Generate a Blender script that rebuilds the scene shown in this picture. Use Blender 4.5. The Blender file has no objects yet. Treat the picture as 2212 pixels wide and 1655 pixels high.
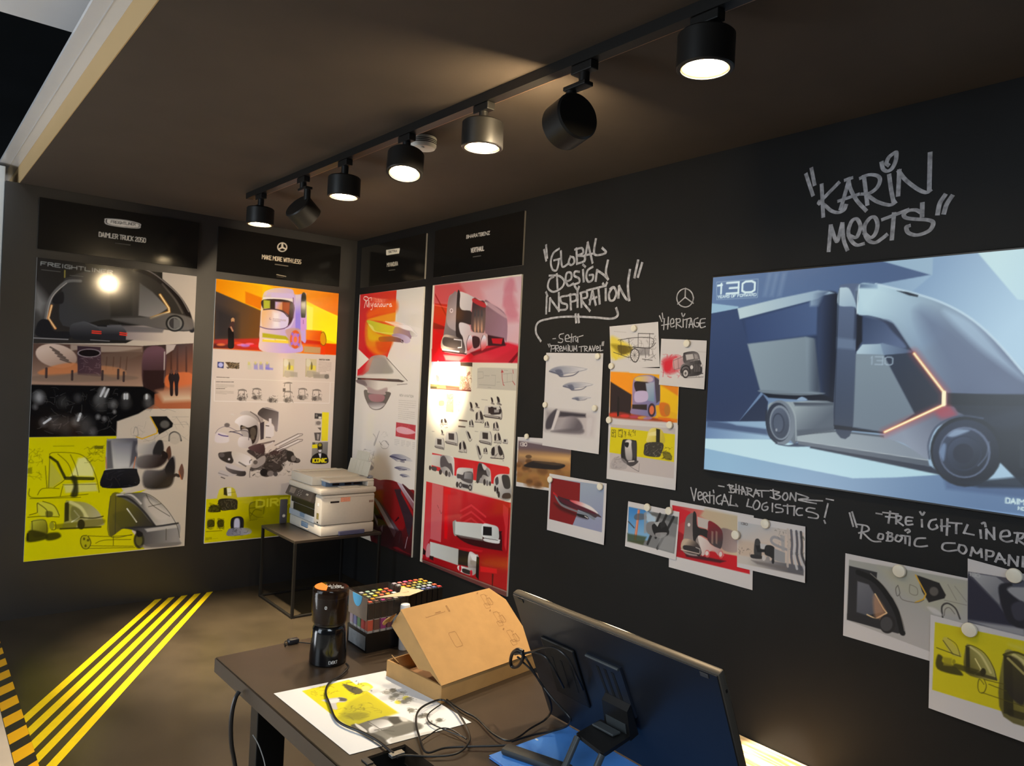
import bpy, bmesh, math, random
import numpy as np
from mathutils import Vector, Matrix

# ------------------------------------------------------------------ camera, world, big lights, exposure
SC = bpy.context.scene
COL = SC.collection
SC.view_settings.view_transform = 'Standard'
SC.view_settings.look = 'None'
SC.view_settings.gamma = 1.0
SC.view_settings.use_curve_mapping = False
SC.view_settings.exposure = 0.0
cam = bpy.data.cameras.new('camera'); cam.sensor_width = 36.0; cam.lens = 25.8980
cam.clip_start = .02; cam.clip_end = 60
camo = bpy.data.objects.new('camera', cam); COL.objects.link(camo)
camo.matrix_world = Matrix(((.7728,-.0343,-.6337,-2.6888),(-.6328,.0327,-.7736,-5.2768),(.0473,.9989,.0035,1.5776),(0,0,0,1)))
SC.camera = camo

W = bpy.data.worlds.new('world'); SC.world = W; W.use_nodes = True
bgn = W.node_tree.nodes['Background']; bgn.inputs[0].default_value = (.55, .72, 1, 1); bgn.inputs[1].default_value = .035

def area(name, loc, target, size, power, color, sy=None):
    d = bpy.data.lights.new(name, 'AREA'); d.energy = power; d.color = color
    d.shape = 'RECTANGLE'; d.size = size; d.size_y = sy or size
    o = bpy.data.objects.new(name, d); COL.objects.link(o); o.location = loc
    o.rotation_euler = (Vector(target) - Vector(loc)).to_track_quat('-Z', 'Y').to_euler()
    return o
# the hall outside the booth: unseen lamps beside and behind the photographer, plus an added fill
area('hall_lamp', (-7.2, -3.0, 2.3), (-.3, -3.2, 1.4), 2.4, 135, (.78, .90, 1), 3.0)
area('hall_lamp', (-3.6, -8.6, 5.2), (-1.2, -2.5, .8), 3.0, 240, (.80, .91, 1))
area('fill_uplight', (-4.4, -1.6, .5), (-2.4, -1.4, 2.75), 1.2, 38, (.90, .95, 1))  # added low fill, unseen, brightening the roof edge and white plate from below
def spot(name, loc, target, power, angle, color, blend=.5, r=.05):
    d = bpy.data.lights.new(name, 'SPOT'); d.energy = power; d.color = color
    d.spot_size = math.radians(angle); d.spot_blend = blend; d.shadow_soft_size = r
    o = bpy.data.objects.new(name, d); COL.objects.link(o); o.location = loc
    o.rotation_euler = (Vector(target) - Vector(loc)).to_track_quat('-Z', 'Y').to_euler()
    return o
WARM = (1.0, .80, .54)
# an added spot without a lamp body, brightening the wooden plinth by the wall
spot('plinth_fill_spot', (-1.05, -4.62, 2.40), (-.13, -3.80, .17), 1500, 8, (1, .85, .62), .35, .02)

# ------------------------------------------------------------------ helpers
def lin(c):
    c = np.asarray(c, dtype=np.float64) / 255.
    return np.where(c <= .04045, c / 12.92, ((c + .055) / 1.055) ** 2.4)

MATS = {}
def mat(name, rgb, rough=.5, metal=0., noise=.0, nscale=40., bump=0., bscale=200., spec=.5, emit=0., alpha=1., trans=0., ior=1.45, coat=0.):
    if name in MATS: return MATS[name]
    m = bpy.data.materials.new(name); m.use_nodes = True
    nt = m.node_tree; b = nt.nodes['Principled BSDF']
    c = tuple(float(v) for v in lin(rgb)) + (1,)
    b.inputs['Base Color'].default_value = c; b.inputs['Roughness'].default_value = rough
    b.inputs['Metallic'].default_value = metal; b.inputs['Specular IOR Level'].default_value = spec
    b.inputs['IOR'].default_value = ior; b.inputs['Transmission Weight'].default_value = trans
    b.inputs['Alpha'].default_value = alpha; b.inputs['Coat Weight'].default_value = coat
    tc = nt.nodes.new('ShaderNodeTexCoord')
    if noise > 0:
        n = nt.nodes.new('ShaderNodeTexNoise'); n.inputs['Scale'].default_value = nscale; n.inputs['Detail'].default_value = 6
        nt.links.new(tc.outputs['Object'], n.inputs['Vector'])
        r = nt.nodes.new('ShaderNodeValToRGB')
        r.color_ramp.elements[0].color = tuple(v * (1 - noise) for v in c[:3]) + (1,)
        r.color_ramp.elements[1].color = tuple(min(1, v * (1 + noise)) for v in c[:3]) + (1,)
        r.color_ramp.elements[0].position = .3; r.color_ramp.elements[1].position = .7
        nt.links.new(n.outputs['Fac'], r.inputs['Fac']); nt.links.new(r.outputs['Color'], b.inputs['Base Color'])
    if bump > 0:
        n = nt.nodes.new('ShaderNodeTexNoise'); n.inputs['Scale'].default_value = bscale; n.inputs['Detail'].default_value = 4
        nt.links.new(tc.outputs['Object'], n.inputs['Vector'])
        bp = nt.nodes.new('ShaderNodeBump'); bp.inputs['Strength'].default_value = bump; bp.inputs['Distance'].default_value = .002
        nt.links.new(n.outputs['Fac'], bp.inputs['Height']); nt.links.new(bp.outputs['Normal'], b.inputs['Normal'])
    if emit > 0:
        b.inputs['Emission Color'].default_value = c; b.inputs['Emission Strength'].default_value = emit
    MATS[name] = m
    return m
def printmat(name, rough=.4, emit=0., spec=.4, bump=0.):
    m = bpy.data.materials.new(name); m.use_nodes = True; nt = m.node_tree; b = nt.nodes['Principled BSDF']
    a = nt.nodes.new('ShaderNodeVertexColor'); a.layer_name = 'ink'
    b.inputs['Roughness'].default_value = rough; b.inputs['Specular IOR Level'].default_value = spec
    if emit:
        b.inputs['Base Color'].default_value = (.004, .004, .005, 1)
        nt.links.new(a.outputs['Color'], b.inputs['Emission Color']); b.inputs['Emission Strength'].default_value = emit
    else:
        nt.links.new(a.outputs['Color'], b.inputs['Base Color'])
    if bump:
        tc = nt.nodes.new('ShaderNodeTexCoord'); n = nt.nodes.new('ShaderNodeTexNoise'); n.inputs['Scale'].default_value = 120
        nt.links.new(tc.outputs['Object'], n.inputs['Vector'])
        bp = nt.nodes.new('ShaderNodeBump'); bp.inputs['Strength'].default_value = bump; bp.inputs['Distance'].default_value = .001
        nt.links.new(n.outputs['Fac'], bp.inputs['Height']); nt.links.new(bp.outputs['Normal'], b.inputs['Normal'])
    return m

def link(o, parent=None, label=None, cat=None, group=None, kind=None):
    COL.objects.link(o)
    if parent is not None: o.parent = parent
    if label: o['label'] = label
    if cat: o['category'] = cat
    if group: o['group'] = group
    if kind: o['kind'] = kind
    return o
def thing(name, loc, label, cat, group=None):
    o = bpy.data.objects.new(name, None); o.location = loc; o.empty_display_size = .05
    return link(o, None, label, cat, group)
def obj(name, bm, m, parent=None, smooth=False, **kw):
    me = bpy.data.meshes.new(name); bmesh.ops.recalc_face_normals(bm, faces=bm.faces); bm.to_mesh(me); bm.free()
    me.materials.append(m)
    if smooth:
        for p in me.polygons: p.use_smooth = True
        me.set_sharp_from_angle(angle=math.radians(40))
    o = bpy.data.objects.new(name, me); link(o, parent, **kw)
    if parent is not None: o.matrix_parent_inverse = parent_inv(parent)
    return o
def parent_inv(p):
    # parts are built in place: only a top-level parent can stand away from the origin
    return Matrix() if p.parent is not None else Matrix.LocRotScale(p.location, p.rotation_euler, None).inverted()
def box(bm, lo, hi, bev=0., M=None, seg=2):
    lo, hi = Vector(lo), Vector(hi)
    c = (lo + hi) / 2; s = hi - lo
    r = bmesh.ops.create_cube(bm, size=1.0)
    vs = r['verts']
    for v in vs: v.co = Vector((v.co.x * s.x, v.co.y * s.y, v.co.z * s.z)) + c
    if bev > 0:
        es = list({e for v in vs for e in v.link_edges})
        b = bmesh.ops.bevel(bm, geom=es, offset=bev, segments=seg, affect='EDGES', profile=.5)
        vs = list({v for f in b['faces'] for v in f.verts} | {v for v in vs if v.is_valid})
    if M is not None:
        for v in vs: v.co = M @ v.co
    return bm
def BX(lo, hi, bev=0., M=None): return box(bmesh.new(), lo, hi, bev, M)
def frame(p0, d):
    z = Vector(d).normalized(); x = z.orthogonal().normalized(); y = z.cross(x)
    return Matrix(((x.x, y.x, z.x, p0[0]), (x.y, y.y, z.y, p0[1]), (x.z, y.z, z.z, p0[2]), (0, 0, 0, 1)))
def lathe(bm, prof, M=None, n=40, cap=True):
    rings = []
    M = M or Matrix()
    for r, z in prof:
        rings.append([bm.verts.new(M @ Vector((r * math.cos(2 * math.pi * i / n), r * math.sin(2 * math.pi * i / n), z))) for i in range(n)])
    for a, b in zip(rings, rings[1:]):
        for i in range(n): bm.faces.new((a[i], a[(i + 1) % n], b[(i + 1) % n], b[i]))
    if cap:
        bm.faces.new(rings[0][::-1]); bm.faces.new(rings[-1])
    return bm
def spline(pts, k=6, closed=False):
    P = [Vector(p) for p in pts]; out = []; n = len(P)
    rng = range(n if closed else n - 1)
    for i in rng:
        a = P[(i - 1) % n] if closed else P[max(0, i - 1)]; b = P[i]; c = P[(i + 1) % n]; d = P[(i + 2) % n] if closed else P[min(n - 1, i + 2)]
        for j in range(k):
            t = j / k
            out.append(.5 * ((2 * b) + (c - a) * t + (2 * a - 5 * b + 4 * c - d) * t * t + (3 * b - a - 3 * c + d) * t ** 3))
    if not closed: out.append(P[-1])
    return out
def tube(bm, pts, r, n=10):
    P = [Vector(p) for p in pts]; rings = []; up = None
    for i, p in enumerate(P):
        d = (P[min(i + 1, len(P) - 1)] - P[max(i - 1, 0)]).normalized()
        if up is None: up = d.orthogonal().normalized()
        x = (up - d * up.dot(d)); x = x.normalized() if x.length > 1e-6 else d.orthogonal().normalized(); up = x; y = d.cross(x)
        rings.append([bm.verts.new(p + r * (math.cos(2 * math.pi * k / n) * x + math.sin(2 * math.pi * k / n) * y)) for k in range(n)])
    for a, b in zip(rings, rings[1:]):
        for k in range(n): bm.faces.new((a[k], a[(k + 1) % n], b[(k + 1) % n], b[k]))
    bm.faces.new(rings[0][::-1]); bm.faces.new(rings[-1])
    return bm
def prism(bm, poly, d):
    """poly: list of 3D points (planar), extruded by vector d"""
    d = Vector(d)
    a = [bm.verts.new(Vector(p)) for p in poly]; b = [bm.verts.new(Vector(p) + d) for p in poly]; n = len(a)
    bm.faces.new(a[::-1]); bm.faces.new(b)
    for i in range(n): bm.faces.new((a[i], a[(i + 1) % n], b[(i + 1) % n], b[i]))
    return bm

# ------------------------------------------------------------------ printed pictures: a small painter working in panel millimetres
def catmull(p, closed=True, k=5):
    p = np.asarray(p, float); n = len(p); out = []
    for i in (range(n) if closed else range(n - 1)):
        if closed: a, b, c, d = p[i - 1], p[i], p[(i + 1) % n], p[(i + 2) % n]
        else: a, b, c, d = p[max(0, i - 1)], p[i], p[i + 1], p[min(n - 1, i + 2)]
        for j in range(k):
            t = j / k
            out.append(.5 * (2 * b + (c - a) * t + (2 * a - 5 * b + 4 * c - d) * t * t + (3 * b - a - 3 * c + d) * t ** 3))
    if not closed: out.append(p[-1])
    return np.array(out)
GLY = {  # single-stroke capitals on a 4 x 6 grid: strokes of x,y digits
 'A': '002640 1232', 'B': '000636454333 0333424130 00', 'C': '46150501 40' , 'D': '0006264541300 0', 'E': '46060040 0333', 'F': '460600 0333', 'G': '46150105 4032', 'H': '0006 4046 0343',
 'I': '2026', 'J': '46411001', 'K': '0006 4603 1340', 'L': '060040', 'M': '0006234640', 'N': '00064046', 'O': '1030414536160501 10', 'P': '00063645443303', 'Q': '1030414536160501 10 2240', 'R': '00063645443303 2340',
 'S': '46160504133342413000', 'T': '0646 2026', 'U': '06011030 4146', 'V': '062046', 'W': '0610243046', 'X': '0046 0640', 'Y': '062346 2320', 'Z': '06460040',
 '0': '10304145361605 0110', '1': '152620', '2': '051636450040', '3': '0646 4640 0040 1343', '5': '46060333424130 00', '6': '461605011030414203', '8': '1030424414050616364544130201 10', '9': '4303053646 4130', '4': '30360242'}
GLY['C'] = '46160501 0110 1040'; GLY['G'] = '46160501 011040 404323'; GLY['U'] = '06011030 304146'; GLY['O'] = '1030414536160501 0110'; GLY['D'] = '00062645413000'
GLY['B'] = '00063645443303 33424130 3000'; GLY['0'] = '1030414536160501 0110'; GLY['5'] = '46060333424130 3000'; GLY['9'] = '43030516364541 4110'; GLY['Q'] = GLY['O'] + ' 2240'; GLY['8'] = GLY['B'] + ' 0006'
def glyph(ch):
    out = []
    for s in GLY.get(ch, '').split():
        s = s[:len(s) // 2 * 2]
        out.append([(int(s[i]) / 4., int(s[i + 1]) / 6.) for i in range(0, len(s), 2)])
    return out
class Canvas:
    def __init__(s, w, h, step, base):
        s.nu = max(2, int(round(w * 1000 / step)) + 1); s.nv = max(2, int(round(h * 1000 / step)) + 1)
        s.u = np.linspace(0, w * 1000, s.nu); s.v = np.linspace(0, h * 1000, s.nv); s.step = step
        s.c = np.empty((s.nv, s.nu, 3)); s.c[:] = base
    def win(s, p, m):
        i0 = np.searchsorted(s.u, p[:, 0].min() - m); i1 = np.searchsorted(s.u, p[:, 0].max() + m)
        j0 = np.searchsorted(s.v, p[:, 1].min() - m); j1 = np.searchsorted(s.v, p[:, 1].max() + m)
        if i1 <= i0 or j1 <= j0: return None
        U, V = np.meshgrid(s.u[i0:i1], s.v[j0:j1]); return (slice(j0, j1), slice(i0, i1)), U, V
    def put(s, sl, U, V, cov, col):
        if not isinstance(col[0], (int, float)):
            a, b, x0, y0, x1, y1 = np.array(col[0], float), np.array(col[1], float), *col[2:]
            dx, dy = x1 - x0, y1 - y0; t = np.clip(((U - x0) * dx + (V - y0) * dy) / max(1e-9, dx * dx + dy * dy), 0, 1)[..., None]
            col = a * (1 - t) + b * t
        else: col = np.array(col, float)
        k = cov[..., None]; s.c[sl] = s.c[sl] * (1 - k) + col * k
    @staticmethod
    def segd(U, V, a, b):
        dx, dy = b - a; L = dx * dx + dy * dy + 1e-12
        t = np.clip(((U - a[0]) * dx + (V - a[1]) * dy) / L, 0, 1)
        return (U - a[0] - t * dx) ** 2 + (V - a[1] - t * dy) ** 2
    def poly(s, p, col, soft, al):
        soft = max(soft, s.step * 1.0); w = s.win(p, soft)
        if w is None: return
        sl, U, V = w; d2 = np.full(U.shape, 1e18); ins = np.zeros(U.shape, bool); n = len(p)
        for i in range(n):
            a, b = p[i], p[(i + 1) % n]; d2 = np.minimum(d2, s.segd(U, V, a, b))
            if a[1] != b[1]: ins ^= ((a[1] > V) != (b[1] > V)) & (U < (b[0] - a[0]) * (V - a[1]) / (b[1] - a[1]) + a[0])
        sd = np.sqrt(d2) * np.where(ins, -1, 1)
        s.put(sl, U, V, np.clip(.5 - sd / soft * .75, 0, 1) * al, col)
    def stroke(s, p, width, col, al, soft):
        soft = max(soft, s.step); width = max(width, s.step * .7); w = s.win(p, width / 2 + soft)
        if w is None: return
        sl, U, V = w; d2 = np.full(U.shape, 1e18)
        for a, b in zip(p[:-1], p[1:]): d2 = np.minimum(d2, s.segd(U, V, a, b))
        s.put(sl, U, V, np.clip(.5 + (width / 2 - np.sqrt(d2)) / soft, 0, 1) * al, col)
    def run(s, ops):
        for o in ops:
            k = o[0]
            if k in 'pP':
                p = np.array(o[1], float).reshape(-1, 2); s.poly(catmull(p) if k == 'P' else p, o[2], o[3], o[4])
            elif k == 'e':
                q = o[1]; t = np.linspace(0, 2 * np.pi, 28, endpoint=False)[:, None]; c = np.array(q[:2], float)
                s.poly(c + np.cos(t) * np.array(q[2:4]) + np.sin(t) * np.array(q[4:6]), o[2], o[3], o[4])
            elif k in 'sS':
                p = np.array(o[1], float).reshape(-1, 2); s.stroke(catmull(p, False) if k == 'S' and len(p) > 2 else p, o[2], o[3], o[5], o[4])
            elif k == 't':
                _, txt, x0, y0, x1, y1, h, wd, col, sl, al = o; n = len(txt); ad = 1. / n
                ex = np.array([x1 - x0, y1 - y0], float); ey = np.array([0, h], float); adv = np.array([.45 if q in 'I1' else (.5 if q == ' ' else (1.25 if q in 'MW' else 1.)) for q in txt]); pos = np.concatenate([[0], np.cumsum(adv)]) / adv.sum()
                for i, ch in enumerate(txt):
                    for st in glyph(ch):
                        q = np.array([np.array([x0, y0]) + ex * (pos[i] + (pos[i + 1] - pos[i]) * (.1 + .76 * (gx + sl * gy * .5))) + ey * gy for gx, gy in st]); s.stroke(q, wd, col, al, s.step)
            elif k == 'k':
                _, pl, n, wd, ln, col, al, seed = o; r = random.Random(seed); p = np.array(pl, float).reshape(-1, 2)
                lo, hi = p.min(0), p.max(0)
                for i in range(n):
                    a = lo + (hi - lo) * np.array([r.random(), r.random()]); t = r.gauss(0, 1); L = ln * (.3 + r.random())
                    b = a + L * np.array([math.cos(t), math.sin(t)]) * .5; c2 = b + L * .4 * np.array([math.cos(t + r.gauss(0, .8)), math.sin(t + r.gauss(0, .8))])
                    s.stroke(np.clip(np.array([a, b, c2]), lo, hi), wd * (.5 + r.random()), col, al * (.5 + .5 * r.random()), s.step)
            elif k == 'l':
                _, q, n, wd, col, al, seed = o; r = random.Random(seed); a, b, c2 = [np.array(q[i:i + 2], float) for i in (0, 2, 4)]
                for i in range(n):
                    st = a + (c2 - a) * (i / max(1, n - 1) if n > 1 else 0); x = 0.
                    end = 1. if i < n - 1 or n == 1 else .6
                    while x < end:
                        w_ = .04 + .1 * r.random(); s.stroke(np.array([st + (b - a) * x, st + (b - a) * min(end, x + w_)]), wd, col, al * (.6 + .4 * r.random()), s.step); x += w_ + .025
def printed(name, D, m, thick, curl=0., edge=(232, 230, 226), parent=None, **kw):
    """one mesh: the printed face as a fine grid coloured with the attribute 'ink', plus the edges and the back"""
    O, U, V, w, h, step, base, ops = D
    O, U, V = Vector(O), Vector(U), Vector(V); N = U.cross(V).normalized()
    cv = Canvas(w, h, step, base); cv.run(ops)
    c = lin(np.clip(cv.c, 0, 255))
    uu, vv = np.meshgrid(cv.u / 1000, cv.v / 1000)
    P = np.array(O)[None, None] + uu[..., None] * np.array(U) + vv[..., None] * np.array(V)
    if curl:
        a = uu / w; b = vv / h
        lift = curl * ((1 - b) ** 3 * (.5 + .5 * a) + .25 * np.sin(a * 3.1 + b * 2) * (1 - b) * .5)
        P = P + lift[..., None] * np.array(N)
    nv, nu = cv.nv, cv.nu; co = P.reshape(-1, 3)
    idx = np.arange(nv * nu).reshape(nv, nu)
    q = np.stack([idx[:-1, :-1], idx[:-1, 1:], idx[1:, 1:], idx[1:, :-1]], -1).reshape(-1, 4)
    rim = np.concatenate([idx[0, :], idx[1:, -1], idx[-1, -2::-1], idx[-2:0:-1, 0]]); nr = len(rim); base_i = len(co)
    front = co[rim]; bk = front - np.array(N) * thick
    gi = np.unique(np.linspace(0, nv - 1, 9).astype(int)); gj = np.unique(np.linspace(0, nu - 1, 9).astype(int))
    coarse = idx[np.ix_(gi, gj)]; bc = co[coarse.ravel()] - np.array(N) * thick; ci = base_i + 2 * nr + np.arange(len(bc)).reshape(coarse.shape)
    bq = np.stack([ci[:-1, :-1], ci[1:, :-1], ci[1:, 1:], ci[:-1, 1:]], -1).reshape(-1, 4)
    co = np.concatenate([co, front, bk, bc]); f0 = base_i + np.arange(nr); b0 = base_i + nr + np.arange(nr)
    sq = np.stack([b0, np.roll(b0, -1), np.roll(f0, -1), f0], -1)
    faces = np.concatenate([q, sq, bq]); nf = len(faces)
    me = bpy.data.meshes.new(name); me.vertices.add(len(co)); me.vertices.foreach_set('co', co.astype(np.float32).ravel())
    me.loops.add(nf * 4); me.polygons.add(nf)
    me.loops.foreach_set('vertex_index', faces.ravel().astype(np.int32))
    me.polygons.foreach_set('loop_start', (np.arange(nf) * 4).astype(np.int32))
    me.update(calc_edges=True); me.validate()
    at = me.color_attributes.new('ink', 'FLOAT_COLOR', 'POINT')
    ed = np.tile(lin(edge), (2 * nr + len(bc), 1)); cc = np.concatenate([c.reshape(-1, 3), ed]); cc = np.concatenate([cc, np.ones((len(cc), 1))], 1)
    at.data.foreach_set('color', cc.astype(np.float32).ravel())
    me.materials.append(m)
    o = bpy.data.objects.new(name, me); link(o, parent, **kw)
    if parent is not None: o.matrix_parent_inverse = parent_inv(parent)
    return o

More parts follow.
